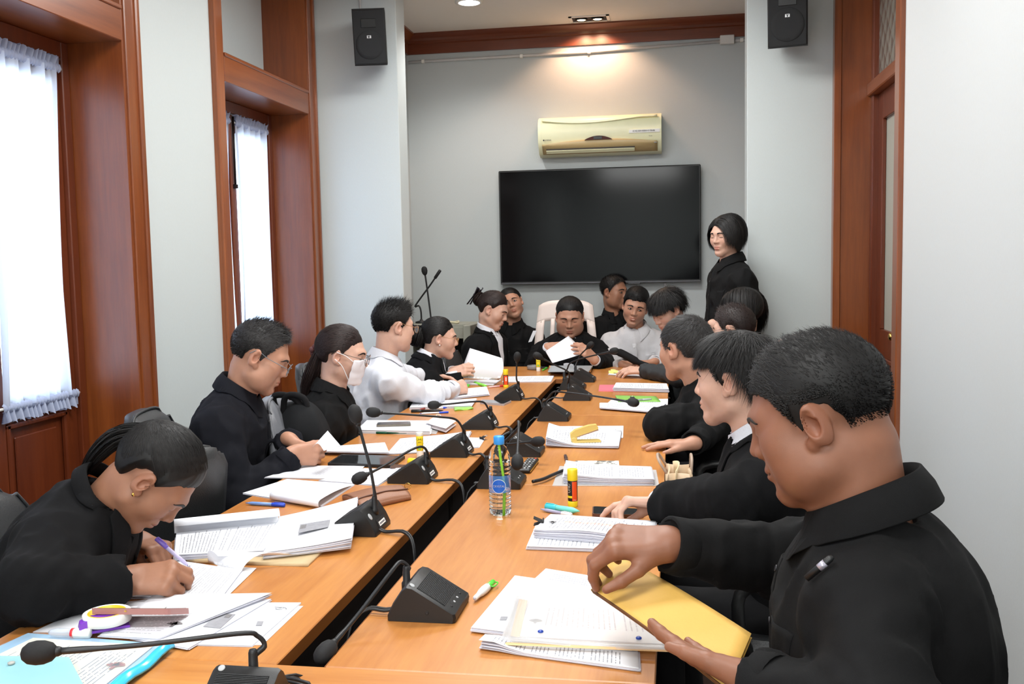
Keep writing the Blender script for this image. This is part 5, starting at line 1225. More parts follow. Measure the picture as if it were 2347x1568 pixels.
# ------------------------------------------------------------------ chairs and furniture
def office_chair(x, y, yaw, label, top=0.98, w=0.47, arms=True, mat_=None, group='leather office chairs', tilt=4, cur=0.03):
    M_ = mat_ or LEATH; R = rotz(math.radians(yaw)); o = np.array([x, y, 0.0]); t = thing('office_chair', label, 'chair', o, group)
    def put(m, n, mm, s=True): m.xf(R, o); ob = m.build(n, mm, t, s); return ob
    n, k = 13, 11; rows = []
    z0 = 0.52
    for side in (0, 1):
        G = np.zeros((k, n, 3))
        for i in range(k):
            v = i/(k-1); z = z0+(top-z0)*v
            for j in range(n):
                u = j/(n-1)*2-1; wv = w/2*(0.90+0.10*math.sin(math.pi*min(1, v*1.1)))*(1-0.35*max(0, v-0.86)/0.14*abs(u)**3)
                yb = -0.20-(z-z0)*math.tan(math.radians(tilt))-cur*(1-u*u)+0.02*math.sin(math.pi*v*1.3)
                th = (0.035+0.022*math.sin(math.pi*v))*(1-abs(u)**4*0.75)*(1 if v < 0.93 else 0.6)
                zz = z-(0.05*abs(u)**4 if v > 0.9 else 0)
                G[i, j] = (u*wv, yb+(th if side == 0 else -th*0.6), zz)
        rows.append(G)
    V = np.vstack([g.reshape(-1, 3) for g in rows]); N = n*k
    F = [(i*n+j, i*n+j+1, (i+1)*n+j+1, (i+1)*n+j) for i in range(k-1) for j in range(n-1)]; F += [tuple(N+q for q in f[::-1]) for f in F]
    ring = [j for j in range(n)]+[i*n+n-1 for i in range(1, k)]+[(k-1)*n+j for j in range(n-2, -1, -1)]+[i*n for i in range(k-2, 0, -1)]
    F += [(ring[a], N+ring[a], N+ring[(a+1) % len(ring)], ring[(a+1) % len(ring)]) for a in range(len(ring))]
    m = MB(); m.add(V, F); back = put(m, 'backrest', M_)
    pr = np.array([rows[0].reshape(-1, 3)[q] for q in ring]+[rows[0].reshape(-1, 3)[ring[0]]]); m = MB().tube(pr+np.array([0, 0.002, 0]), 0.006, 6, False); m.xf(R, o); m.build('piping', M_, back, True)
    m = MB().box(-w/2, w/2, -0.24, 0.25, 0.42, 0.50, 0.03); put(m, 'seat', M_, False)
    m = MB().tube([(0, 0, 0.12), (0, 0, 0.42)], 0.028, 12); put(m, 'column', BLK)
    for q in range(5):
        a = q*2*math.pi/5; put(MB().tube([(0, 0, 0.11), (0.27*math.cos(a), 0.27*math.sin(a), 0.065)], [0.028, 0.018], 8), 'base_leg', BLK); put(MB().ell((0.27*math.cos(a), 0.27*math.sin(a), 0.028), (0.028, 0.028, 0.028), 10, 6), 'caster', BLK)
    if arms:
        for s in (1, -1):
            put(MB().tube(spline([(s*(w/2-0.02), 0.10, 0.46), (s*(w/2+0.035), 0.12, 0.56), (s*(w/2+0.03), 0.10, 0.655), (s*(w/2+0.03), -0.08, 0.665), (s*(w/2+0.01), -0.22, 0.62)], 16), 0.017, 8), 'armrest', BLK)
    return t
office_chair(-1.52, 2.20, -78, 'black leather office chair of the woman writing at left', 0.91)
office_chair(-1.57, 3.12, -78, 'black leather office chair behind the man in glasses', 0.985)
office_chair(-1.40, 4.20, -76, 'black leather office chair behind the woman in face mask', 1.03)
office_chair(0.24, 4.10, 84, 'black leather office chair of the older man with folded arms', 0.93)
office_chair(0.32, 2.66, 80, 'black leather office chair of the young person in blazer', 0.90)
office_chair(0.31, 1.37, 76, 'black leather office chair of the heavy man at right front', 1.05)
office_chair(-1.70, 2.72, 75, 'black leather office chair turned round between the writing woman and man in glasses', 0.93)
office_chair(-1.32, 3.64, -80, 'grey-backed office chair standing empty between the man in glasses and masked woman', 0.96, mat_=mat('grey_leather', (120, 122, 128), 0.45, bump=0.2, bscale=300))
office_chair(at(1035, 800, y=6.1)[0]+0.22, 6.1, -90, 'black office chair by the grey cabinet beyond the woman with bow', 0.93, arms=False)
# white plastic chairs at the back
def plastic_chair(x, y, yaw, label, top=0.86, w=0.46):
    R = rotz(math.radians(yaw)); o = np.array([x, y, 0.0]); t = thing('plastic_chair', label, 'chair', o, 'white plastic chairs'); PL = mat('white_chair_plastic', (238, 222, 214), 0.35)
    def put(m, n, mm, s=True): m.xf(R, o); return m.build(n, mm, t, s)
    # back panel with cut-outs: frame strips and slats
    def pt(u, v): return (u*(w/2-0.05*v*v), -0.22-0.12*v, 0.44+(top-0.44)*v-0.04*u**4*v)
    def stripx(u0, u1, v0, v1, nu=6, nv=6): return np.array([[pt(u0+(u1-u0)*a/(nu-1), v0+(v1-v0)*b/(nv-1)) for a in range(nu)] for b in range(nv)])
    put(MB().slab(stripx(-1, 1, 0.80, 1.0, 13), (0, -0.022, 0)), 'top_rail', PL); put(MB().slab(stripx(-1, 1, 0, 0.16, 13), (0, -0.022, 0)), 'lower_rail', PL)
    for u0, u1 in ((-1, -0.72), (0.72, 1), (-0.16, 0.16), (-0.5, -0.36), (0.36, 0.5)): put(MB().slab(stripx(u0, u1, 0.14, 0.82, 4, 10), (0, -0.02, 0)), 'back_slat', PL)
    put(MB().slab(stripx(-0.74, 0.74, 0.46, 0.54, 8, 3), (0, -0.02, 0)), 'back_slat', PL)
    put(MB().box(-w/2, w/2, -0.22, 0.24, 0.41, 0.44, 0.012), 'seat', PL, False)
    for s in (1, -1):
        put(MB().tube(spline([(s*(w/2-0.01), -0.30, 0.68), (s*(w/2+0.02), -0.1, 0.665), (s*(w/2+0.02), 0.16, 0.655), (s*(w/2), 0.22, 0.60), (s*(w/2-0.01), 0.22, 0.43)], 14), 0.018, 8), 'armrest', PL)
        for yy in (-0.22, 0.22): put(MB().tube([(s*(w/2-0.02), yy, 0.42), (s*(w/2+0.02), yy*1.15, 0.0)], [0.024, 0.018], 8), 'leg', PL)
    return t
b8 = np.array(PEOPLE[8][0]['_org']); c8 = at(1302, 688, y=7.12)
plastic_chair(c8[0]-0.02, c8[1]-0.33, 180, 'pinkish-white plastic chair behind the large person in the middle', c8[2], 0.50)
b10 = np.array(PEOPLE[10][0]['_org']); plastic_chair(b10[0]+0.0, b10[1]+0.02, 180, 'white plastic chair of the smiling man in pale shirt', 0.80)
b6 = np.array(PEOPLE[6][0]['_org']); plastic_chair(b6[0]-0.02, b6[1]+0.02, -100, 'white plastic chair of the woman with the long bow', 0.82)
# grey cabinet and its two gooseneck microphones
c0, c1 = at(922, 760, y=6.75), at(1078, 746, y=6.75)
CABM = mat('grey_green_metal', (150, 150, 138), 0.5)
t = thing('lectern_cabinet', 'grey-green metal cabinet with dark open shelves in the far left corner', 'cabinet', ((c0[0]+c1[0])/2, 6.9, 0))
zt = c1[2]
MB().box(c1[0]-0.055, c1[0], 6.75, 7.2, 0, zt+0.0, 0.004).build('side_panel', CABM, t); MB().box(c0[0]-0.02, c0[0]+0.035, 6.75, 7.2, 0, zt, 0.004).build('side_panel', CABM, t)
MB().prism([(0, 6.85, zt-0.02), (0, 7.2, zt-0.02), (0, 7.2, zt+0.0), (0, 6.85, zt+0.0)], (c0[0]+0.035, 0, 0), (c1[0]-0.055, 0, 0)).build('top_panel', CABM, t)
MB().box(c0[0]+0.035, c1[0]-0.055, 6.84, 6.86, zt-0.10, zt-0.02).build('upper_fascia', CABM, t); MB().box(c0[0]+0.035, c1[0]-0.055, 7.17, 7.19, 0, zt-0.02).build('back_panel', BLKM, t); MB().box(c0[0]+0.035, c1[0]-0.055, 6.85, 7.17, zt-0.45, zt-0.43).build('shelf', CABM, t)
p = at(1036, 742, y=6.95); tag(MB().tube([(p[0]+0.05*math.cos(a), 6.95+0.04*math.sin(a), zt+0.012+0.004*math.sin(3*a)) for a in np.linspace(0, 6.28, 20)], 0.008, 6).build('rope_coil', mat('pale_cord', (196, 190, 160), 0.8), None, True), 'small coil of pale cord lying on top of the grey cabinet', 'cord')
def goose_stand(pts, ypl, label, foam, base):
    t = thing('gooseneck_microphone', label, 'microphone', base, 'gooseneck microphones on the cabinet')
    P = spline([at(a, b_, y=ypl) for a, b_ in pts], 20); MB().tube(P, 0.0065, 8).build('gooseneck', RUB, t, True); d = nrm(P[-1]-P[-3])
    if foam: MB().lathe(P[-1]-d*0.01, [(0.008, 0), (0.018, 0.012), (0.023, 0.032), (0.021, 0.052), (0.012, 0.064), (0.002, 0.067)], 16, axis=d).build('foam_windscreen', BLKM, t, True)
    else: MB().lathe(P[-1]-d*0.02, [(0.010, 0), (0.012, 0.004), (0.012, 0.07), (0.009, 0.075)], 12, axis=d).build('capsule', RUB, t, True)
    MB().lathe(np.array([P[0][0], P[0][1], zt]), [(0.045, 0), (0.045, 0.012), (0.012, 0.02), (0.010, max(0.03, P[0][2]-zt))], 16).build('mount', RUB, t, True)
goose_stand([(989, 745), (986, 715), (978, 655), (974, 628)], 6.98, 'upright black gooseneck microphone with foam tip on the grey cabinet', True, at(989, 745, y=6.98))
goose_stand([(966, 745), (965, 715), (960, 701), (951, 703), (965, 682), (985, 655), (1000, 633)], 7.05, 'slanting black gooseneck microphone without foam crossing the upright one', False, at(966, 745, y=7.05))

# ------------------------------------------------------------------ conference microphones
GRM = mat('mic_grille', (34, 35, 37), 0.5); MARK = mat('mark_grey', (176, 178, 180), 0.5)
PROF = [(0.0, 0.0), (0.0, 0.010), (0.012, 0.036), (0.032, 0.066), (0.042, 0.073), (0.054, 0.071), (0.142, 0.018), (0.144, 0.010), (0.142, 0.0)]
def mic(corner, yaw, neck, label, width=0.138, mirror=False, lab=False, cable=None, L=1.0, z0=TZ0, grp='conference microphones on the tables'):
    """corner: near bottom back corner on the table; local x runs from the back to the talker, y across"""
    o = np.array([corner[0], corner[1], z0+0.0005]); R = rotz(math.radians(yaw)); sy = -1 if mirror else 1
    def W(p): return o+R@np.array([p[0]*L, p[1]*sy, p[2]*L])
    t = thing('conference_microphone', label, 'microphone', W((0.07, width/2, 0)), grp)
    b = 0.008; P = [W((a, b, h)) for a, h in PROF]
    V = []; ctr = np.array([0.06, 0, 0.028])
    for yy, s in ((0, 0.94), (0.005, 1.0), (width-0.005, 1.0), (width, 0.94)):
        for a, h in PROF: V.append(W((ctr[0]+(a-ctr[0])*s, yy, max(0, ctr[2]+(h-ctr[2])*s) if h > 0 else 0)))
    n = len(PROF); F = [(r*n+i, r*n+(i+1) % n, (r+1)*n+(i+1) % n, (r+1)*n+i) for r in range(3) for i in range(n)]+[list(range(n))[::-1], [3*n+i for i in range(n)]]
    if mirror: F = [f[::-1] for f in F]
    smooth_angle(MB().add(V, F).build('base', BLK, t), 32)
    # sound slots on the slope: fine ribs, one part
    m = MB(); sx0, sz0, sx1, sz1 = 0.062, 0.0665, 0.118, 0.0329; nn = nrm((0.053, 0, 0.088))
    for k in range(22):
        u = k/21; c = np.array([sx0+(sx1-sx0)*u, 0, sz0+(sz1-sz0)*u]); d = nrm((0.088, 0, -0.053))*0.0009
        q = [W(c+np.array([0, 0.012, 0])-d), W(c+np.array([0, width-0.012, 0])-d), W(c+np.array([0, width-0.012, 0])+d), W(c+np.array([0, 0.012, 0])+d)]; w_ = R@(nn*np.array([1, sy, 1]))*0.0013
        m.add([*q, *[x+w_ for x in q]], [(3, 2, 1, 0), (4, 5, 6, 7), (0, 1, 5, 4), (1, 2, 6, 5), (2, 3, 7, 6), (3, 0, 4, 7)])
    g = m.build('grille', GRM, t); g['kind'] = 'stuff'
    nW = R@(nn*np.array([1, sy, 1]))
    for k in range(4):
        c = W((0.1295, 0.03+k*(width-0.06)/3, 0.0262)); MB().lathe(c-nW*0.001, [(0.003, 0), (0.003, 0.0016), (0.001, 0.0018)], 8, axis=nW).build('button', MARK if k in (1, 2) else BLK, t, True)
    nb_ = nrm(R@(np.array([-0.086, 0, 0.057])*np.array([1, sy, 1])))
    if lab:
        a, b2, h1, h2 = 0.045, 0.105, 0.014, 0.030
        f = lambda y_, h: W((np.interp(h, [0.010, 0.036, 0.066], [0.0, 0.012, 0.032])-0.0006, y_, h))
        q = [f(0.036, 0.012), f(0.036+0.07, 0.012), f(0.036+0.07, 0.036), f(0.036, 0.036)]; MB().prism(q, nb_*0.0, nb_*0.0008).build('name_holder', BLKM, t)
        q = [f(0.046, 0.017), f(0.046+0.05, 0.017), f(0.046+0.05, 0.028), f(0.046, 0.028)]; MB().prism(q, nb_*0.0008, nb_*0.0014).build('name_sticker', mat('sticker_white', (240, 240, 236), 0.5), t)
        q = [f(0.050, 0.020), f(0.092, 0.020), f(0.092, 0.0245), f(0.050, 0.0245)]; MB().prism(q, nb_*0.0014, nb_*0.0016).build('sticker_print', mat('print_grey', (120, 120, 126), 0.6), t)
        c = f(0.018, 0.050); MB().lathe(c, [(0.0095, 0), (0.0095, 0.0008), (0.007, 0.0012)], 16, axis=nb_).build('round_badge', MARK, t, True)
    else:
        c = W((0.052, 0.014, 0.0722)); MB().lathe(c-nW*0.001, [(0.006, 0), (0.006, 0.0014), (0.004, 0.0018)], 14, axis=nW).build('round_badge', MARK, t, True)
        c = W((0.085, -0.0004, 0.02)); MB().lathe(c, [(0.0035, 0), (0.0035, 0.0012), (0.002, 0.0006)], 12, axis=R@np.array([0, -sy, 0])).build('socket', RUB, t, True)
    # neck: root on the back near the top, then the given points
    root = W((0.024, width*0.5, 0.056)); up = np.array([0, 0, 1.0])
    pts = [root, root+up*0.022+nb_*0.004]+[np.asarray(q, float) for q in neck]; S_ = spline(pts, 34)
    MB().lathe(root-up*0.012, [(0.011, 0), (0.011, 0.014), (0.008, 0.018), (0.0075, 0.045), (0.006, 0.05)], 14).build('neck_socket', RUB, t, True)
    r = np.full(len(S_), 0.0042); r[:12] = 0.0052; r[-3:] = 0.0055
    MB().tube(S_, r, 10).build('gooseneck', mat('gooseneck_finish', (40, 41, 43), 0.4, 0.3), t, True)
    d = nrm(S_[-1]-S_[-3]); h = S_[-1]
    MB().lathe(h-d*0.014, [(0.006, 0), (0.0078, 0.004), (0.009, 0.014)], 14, axis=d).build('capsule_collar', RUB, t, True)
    MB().lathe(h-d*0.006, [(0.008, 0), (0.0145, 0.006), (0.0185, 0.018), (0.0190, 0.030), (0.0165, 0.042), (0.010, 0.050), (0.002, 0.053)], 18, axis=d).build('foam_windscreen', BLKM, t, True)
    if cable is not None:
        for k, dy in enumerate((0, 0.009)):
            c = [W((0.004, width*0.25+dy, 0.012))]+[np.asarray(q, float)+np.array([0, dy*1.3, 0]) for q in cable]; MB().tube(spline(c, 16), 0.0032, 6).build('cable', RUB, t, True)
    return t
def gapcab(p): return [p+np.array([0.03, -0.0, 0.012]), p+np.array([0.085, -0.03, 0.0]), p+np.array([0.11, -0.06, -0.11])]
GX = -0.678
def Lm(px, py, neck, lab, **k):
    c = at(px, py, z=TZ0); cb = [np.array([c[0]+0.018, c[1]+0.03, TZ0+0.006]), np.array([GX-0.032, c[1]+0.01, TZ0+0.010]), np.array([GX, c[1]-0.03, TZ0-0.04]), np.array([GX+0.005, c[1]-0.06, 0.50])]
    return mic(c, 180, neck, lab, mirror=True, lab=True, cable=cb, **k)
Y1 = at(862, 1232, z=TZ0)[1]
Lm(862, 1232, [at(850, 1080, y=2.50), at(832, 1010, y=2.50), at(819, 965, y=2.50)], 'conference microphone with upright neck, left table, beside the picture-card sheet')
Lm(982, 1111, [at(984, 1050, y=3.10), at(972, 1026, y=3.06), at(945, 1030, y=3.02), at(880, 1068, y=2.95), at(836, 1090, y=2.90)], 'conference microphone with drooping neck beside the leather pencil case')
Lm(1070, 1050, [at(1062, 985, y=3.52), at(1045, 962, y=3.50), at(1010, 956, y=3.46), at(930, 950, y=3.40), at(868, 946, y=3.36)], 'conference microphone with long level neck behind the bottle')
Lm(1131, 986, [at(1120, 938, y=4.12), at(1108, 922, y=4.10), at(1080, 921, y=4.06), at(1030, 926, y=4.00), at(1004, 928, y=3.97)], 'conference microphone with short level neck above the pens')
Lm(1194, 919, [at(1184, 870, y=4.98), at(1184, 845, y=4.97), at(1185, 826, y=4.96)], 'conference microphone with straight upright neck beside the orange glue stick')
def Rm(px, py, neck, lab, dx=0.0, **k):
    c = at(px, py, z=TZ0); c[0] += dx; cb = [np.array([c[0]-0.015, c[1]+0.03, TZ0+0.01]), np.array([RX0-0.008, c[1]+0.03, TZ0+0.008]), np.array([GX+0.01, c[1]+0.0, TZ0-0.04]), np.array([GX+0.01, c[1]-0.04, 0.50])]
    return mic(c, 0, neck, lab, cable=cb, **k)
Rm(887, 1424, [at(937, 1302, y=1.93), at(918, 1288, y=1.91), at(893, 1315, y=1.87), at(820, 1410, y=1.78), at(760, 1480, y=1.70)], 'nearest conference microphone on right table, neck bent down over the gap')
Rm(1092, 1121, [at(1185, 985, y=3.0), at(1188, 966, y=2.96), at(1189, 980, y=2.92), at(1187, 1020, y=2.86), at(1186, 1048, y=2.82)], 'conference microphone directly behind the water bottle')
Rm(1238, 1049, [at(1152, 1000, y=3.55), at(1150, 1010, y=3.50), at(1165, 1018, y=3.44), at(1195, 1015, y=3.40), at(1222, 1013, y=3.38)], 'conference microphone beyond the remote control, foam tip over the stapled pages', dx=-0.142)
Rm(1231, 966, [at(1254, 915, y=4.28), at(1268, 899, y=4.25), at(1290, 899, y=4.20), at(1370, 909, y=4.10), at(1442, 921, y=4.02)], 'conference microphone with long neck pointing right over the table middle')
Rm(1290, 919, [at(1305, 858, y=4.98), at(1296, 848, y=4.95), at(1275, 838, y=4.92), at(1240, 820, y=4.88)], 'third conference microphone from the far end, neck pointing up left')
Rm(1281, 895, [at(1300, 846, y=5.42), at(1308, 832, y=5.40), at(1340, 820, y=5.36), at(1400, 806, y=5.30)], 'second conference microphone from the far end, neck reaching right')
Rm(1362, 877, [at(1324, 826, y=5.80), at(1332, 812, y=5.78), at(1348, 796, y=5.76)], 'farthest conference microphone on the right, short raised neck', dx=-0.142)
# near microphone on the cross table
cc = at(496, 1524, z=TZ0+0.073); yb = cc[1]+0.042
x0_ = at(652, 1524, z=TZ0+0.073)[0]
mic(np.array([cc[0], yb, 0]), -90, [at(606, 1480, y=yb-0.01), at(590, 1458, y=yb-0.015), at(550, 1452, y=yb-0.03), at(330, 1478, y=yb-0.09), at(120, 1494, y=yb-0.14)], 'nearest conference microphone at the bottom edge, neck reaching far left', width=abs(x0_-cc[0]), mirror=False,
    cable=[np.array([x0_+0.02, yb+0.02, TZ0+0.012]), np.array([GX-0.0, yb+0.045, TZ0+0.012]), np.array([GX+0.03, yb+0.10, TZ0-0.03]), np.array([GX+0.02, yb+0.12, 0.5])])
# ------------------------------------------------------------------ things lying on the tables
def Tp(px, py, h=0.0): return at(px, py, z=TZ0+h)
RSd = np.random.RandomState(77)
WHITE = mat('blank_paper', (232, 234, 240), 0.7); EDGEP = mat('paper_edges', (214, 214, 224), 0.75); CREAM = paper('cream_form', (236, 226, 200), (84, 100, 140), 30, 22, turn=True)
TXT = [paper('printed_page_%s' % n, (232, 234, 240), (124, 126, 136), r, w, turn=True, seed=i*7.3, density=dn) for i, (n, r, w, dn) in enumerate((('dense', 34, 24, 0.62), ('medium', 26, 22, 0.5), ('sparse', 22, 20, 0.35), ('form', 40, 16, 0.6)))]
TXTL = paper('printed_page_lengthways', (232, 234, 240), (124, 126, 136), 36, 22, turn=False, seed=3.1)
TXTM = paper('printed_page_marked', (232, 234, 240), (120, 120, 130), 30, 22, turn=True, seed=9.2, accents=((0.46, 0.485, 0.30, 0.92, (255, 120, 80)), (0.525, 0.56, 0.2, 0.85, (255, 140, 70))))
TXTF = paper('form_sheet', (232, 234, 240), (140, 142, 150), 30, 30, turn=True, seed=15.2, density=0.7, margin=(0.06, 0.95, 0.05, 0.95))
def gridc(c, n=11, m=11):
    a, b, cc_, d = [np.asarray(q, float) for q in c]; u = np.linspace(0, 1, m)[None, :, None]; v = np.linspace(0, 1, n)[:, None, None]
    return (1-v)*((1-u)*a+u*b)+v*((1-u)*d+u*cc_)
def sheet_on(name, c3, m, parent, thick=0.0007, lift=None, n=11):
    G = gridc(c3, n, n)
    if lift is not None:
        for i in range(n):
            for j in range(n): G[i, j] = G[i, j]+np.asarray(lift(j/(n-1), i/(n-1)))
    mb = MB().slab(G, (0, 0, -thick)); k = n*n
    uv = np.array([[j/(n-1), 1-i/(n-1)] for i in range(n) for j in range(n)]); uv = np.vstack([uv, uv*0.02])
    return mb.build(name, m, parent, True if lift is not None else False, uv=uv)
def doc(label, px, h0=0.0, t=0.004, top=None, layers=3, lift=None, cat='papers', group=None, jitter=0.002, edge=None, name='paper_document'):
    """a bundle of sheets: staggered page blocks and a printed top page; px = far left, far right, near right, near left"""
    c = [Tp(*q, h=h0+t) for q in px]; ctr = np.mean(c, axis=0); o = thing(name, label, cat, (ctr[0], ctr[1], TZ0+h0), group)
    lz = (lambda u, v: (0, 0, lift(u, v))) if lift else None
    for k in range(layers):
        f = (k+1)/(layers+1); j = RSd.randn(2)*jitter
        cc_ = [q+np.array([j[0], j[1], -t*(1-f)]) for q in c]
        lk = (lambda u, v, f=f: (0, 0, lift(u, v)*f)) if lift else None
        sheet_on('page_block', cc_, edge or EDGEP, o, t/(layers+1)*0.8, lk, 9)
    sheet_on('top_page', c, top or TXT[0], o, 0.0007, lz)
    return o
def printed(o, px, h, m, name='printed_picture', off=0.0012):
    c = [Tp(*q, h=h+off) for q in px]; return sheet_on(name, c, m, o, 0.0003, None, 3)
GREYP = mat('grey_print', (150, 150, 156), 0.7, noise=0.25, nscale=90); DGREY = mat('dark_print', (120, 118, 120), 0.7, noise=0.4, nscale=200)
def crest(o, px, py, h, r, m=None):
    """small printed winged crest"""
    c = Tp(px, py, h+0.0013); mb = MB()
    for s in (1, -1):
        for k in range(4):
            a = 0.35+0.42*k; d = np.array([s*math.cos(a), math.sin(a)*0.9, 0]); e = np.array([-d[1], d[0], 0]); mb.prism([c+d*r*0.1-e*r*0.14, c+d*r*0.9-e*r*0.10, c+d*r*0.85+e*r*0.14, c+d*r*0.1+e*r*0.14], (0, 0, 0), (0, 0, 0.0003))
    mb.prism([c+np.array([x, y, 0])*r for x, y in ((-0.15, -0.6), (0.15, -0.6), (0.2, 0.4), (0, 0.7), (-0.2, 0.4))], (0, 0, 0), (0, 0, 0.0003))
    ob = mb.build('printed_crest', m or DGREY, o); ob['kind'] = 'stuff'; return ob
def pen(p0, p1, r, label, body, tip=None, cap_=None, cat='pen', name='pen', clip=True, group=None):
    p0 = np.asarray(p0, float); p1 = np.asarray(p1, float); d = p1-p0; L = np.linalg.norm(d); u = d/L; o = thing(name, label, cat, (p0+p1)/2-np.array([0, 0, r]), group)
    MB().lathe(p0, [(0.0012, 0), (r*0.55, 0.010), (r, 0.022), (r, L*0.72)], 12, axis=u).build('barrel', body, o, True)
    MB().lathe(p0+u*L*0.68, [(r*1.12, 0), (r*1.15, 0.002), (r*1.1, L*0.31), (r*0.7, L*0.32)], 12, axis=u).build('cap', cap_ or body, o, True)
    MB().lathe(p0-u*0.001, [(0.0006, 0), (0.002, 0.006), (r*0.6, 0.0125)], 10, axis=u).build('tip', tip or body, o, True)
    if clip:
        s = nrm(np.cross(u, (0, 0, 1))); w = nrm(np.cross(s, u)); b = p0+u*L*0.74+w*r*1.1; mb = MB(); mb.prism([b-s*0.0018, b+s*0.0018, b+s*0.0018+u*L*0.24, b-s*0.0018+u*L*0.24], (0, 0, 0), w*0.0016); mb.build('clip', cap_ or body, o)
    return o
def phone(px, h0, th, label, body, screen, up=True, cat='phone', scr_in=0.05, camera=False):
    c = [Tp(*q, h=h0+th) for q in px]; ctr = np.mean(c, axis=0); o = thing('phone', label, cat, ctr-np.array([0, 0, th]))
    a, b, c2, d = c; pts = []
    for i in range(4):
        p, q, r_ = c[i-1], c[i], c[(i+1) % 4]; e1 = nrm(p-q)*0.009; e2 = nrm(r_-q)*0.009
        pts += [q+e1, q+0.3*(e1+e2), q+e2]
    MB().prism(pts, (0, 0, -th), (0, 0, 0)).build('body', body, o); ins = [ctr+(p-ctr)*(1-scr_in) for p in pts]
    MB().prism(ins, (0, 0, 0.0), (0, 0, 0.0005)).build('screen', screen, o)
    return o
def gluestick(px, py, hgt, r, label, bands, capc, axis=(0, 0, 1), group=None):
    b = Tp(px, py); o = thing('glue_stick', label, 'glue stick', b, group)
    for nm, z0, z1, k, m in bands: MB().lathe(b+np.array([0, 0, z0*hgt]), [(r*k*0.97, 0), (r*k, 0.001), (r*k, (z1-z0)*hgt-0.001), (r*k*0.97, (z1-z0)*hgt)], 24).build(nm, m, o, True)
    return o, b
def ctext(o, b, r, z, txt, size, m, facing, vertical=False, name='printed_word'):
    """lettering wrapped round an upright cylinder"""
    ob = text_mesh(name, txt, size, m, o, (0, 0, 0), (1, 0, 0), (0, 1, 0), 0.0001)
    me = ob.data; n = len(me.vertices); V = np.empty(n*3, F32); me.vertices.foreach_get('co', V); V = V.reshape(-1, 3)+np.array(o['_org'], F32)
    x, y = (V[:, 0], V[:, 1]) if not vertical else (-V[:, 1], V[:, 0])
    a = facing+x/r; W_ = np.stack([b[0]+(r+0.0003)*np.cos(a), b[1]+(r+0.0003)*np.sin(a), b[2]+z+y], 1)-np.array(o['_org'])
    me.vertices.foreach_set('co', W_.astype(F32).ravel()); me.update(); return ob

# ---- right-hand tables, far to near
doc('clipped papers with yellow sticky notes under the hand of the man with a fringe', [(1401, 849), (1478, 852), (1474, 863), (1394, 858)], 0, 0.006, TXT[2], group=None)
o = thing('sticky_notes', 'pad of yellow sticky notes at the far right table corner', 'sticky notes', Tp(1407, 851, 0.008)); YEL = mat('sticky_yellow', (246, 238, 140), 0.7)
for k, (a, b_) in enumerate((((1399, 852), 0), ((1404, 849), 1), ((1409, 851), 2))): sheet_on('note', [Tp(a[0]-4, a[1]-3, 0.008+0.002*k), Tp(a[0]+7, a[1]-2, 0.008+0.002*k), Tp(a[0]+8, a[1]+4, 0.008+0.002*k), Tp(a[0]-4, a[1]+3, 0.008+0.002*k)], YEL, o, 0.0015, None, 3)
def binder_clip(p, yaw, s, label, wires=True):
    R = rotz(math.radians(yaw)); o = thing('binder_clip', label, 'clip', p)
    m = MB().prism([(-s/2, 0, 0), (s/2, 0, 0), (s*0.42, s*0.7, s*0.32), (-s*0.42, s*0.7, s*0.32)], (0, 0, 0), (0, 0.0005, 0.0012)).prism([(-s/2, 0, 0), (s/2, 0, 0), (s*0.42, s*0.7, -s*0.2), (-s*0.42, s*0.7, -s*0.2)], (0, 0, 0), (0, 0.0005, -0.0012)).box(-s/2, s/2, -0.003, 0.001, -0.004, 0.006); m.xf(R, np.asarray(p, float)); m.build('jaws', BLKM, o)
    for sg in ((1, -1) if wires else ()): m = MB().tube(spline([(-s*0.3, s*0.65, sg*s*0.25), (-s*0.2, s*1.2, sg*s*0.4), (s*0.2, s*1.2, sg*s*0.4), (s*0.3, s*0.65, sg*s*0.25)], 10), 0.0011, 6); m.xf(R, np.asarray(p, float)); m.build('wire_handle', CHROME, o, True)
    return o
binder_clip(Tp(1431, 859, 0.010), 160, 0.03, 'black binder clip on the papers with yellow sticky notes')
PINK = mat('pink_plastic', (240, 128, 146), 0.35); GRN = mat('green_plastic', (140, 200, 90), 0.3)
tag(sheet_on('pink_folder', [Tp(1374, 882, 0.003), Tp(1500, 882, 0.003), Tp(1508, 898, 0.003), Tp(1372, 896, 0.003)], PINK, None, 0.003), 'pink plastic folder under a thick document on the right table', 'folder')
doc('thick stapled document lying on the pink folder', [(1412, 877), (1528, 879), (1533, 892), (1405, 889)], 0.003, 0.018, TXT[0], 5)
GPX = [(1410, 906), (1503, 908), (1514, 920), (1417, 920)]
doc('document under the green plastic folder on the right table', [(1400, 917), (1531, 914), (1530, 932), (1385, 931)], 0, 0.006, TXT[1], 2)
tag(sheet_on('green_folder', [Tp(*q, h=0.010) for q in GPX], GRN, None, 0.003, lambda u, v: (0, 0, 0.006*math.sin(u*9)*v*(1-v)*2)), 'light green plastic folder on papers beside the long-necked microphone', 'folder')
binder_clip(Tp(1450, 915, 0.018), 10, 0.026, 'small black binder clip on the green plastic folder')
pen(Tp(1428, 919, 0.015), Tp(1493, 915, 0.015), 0.0045, 'grey pen lying on the green plastic folder', mat('grey_pen', (188, 186, 200), 0.4), clip=False)
doc('document in front of the green folder with the foam microphone tip above it', [(1376, 923), (1527, 924), (1506, 944), (1376, 934)], 0.0075, 0.006, TXT[0], 3)
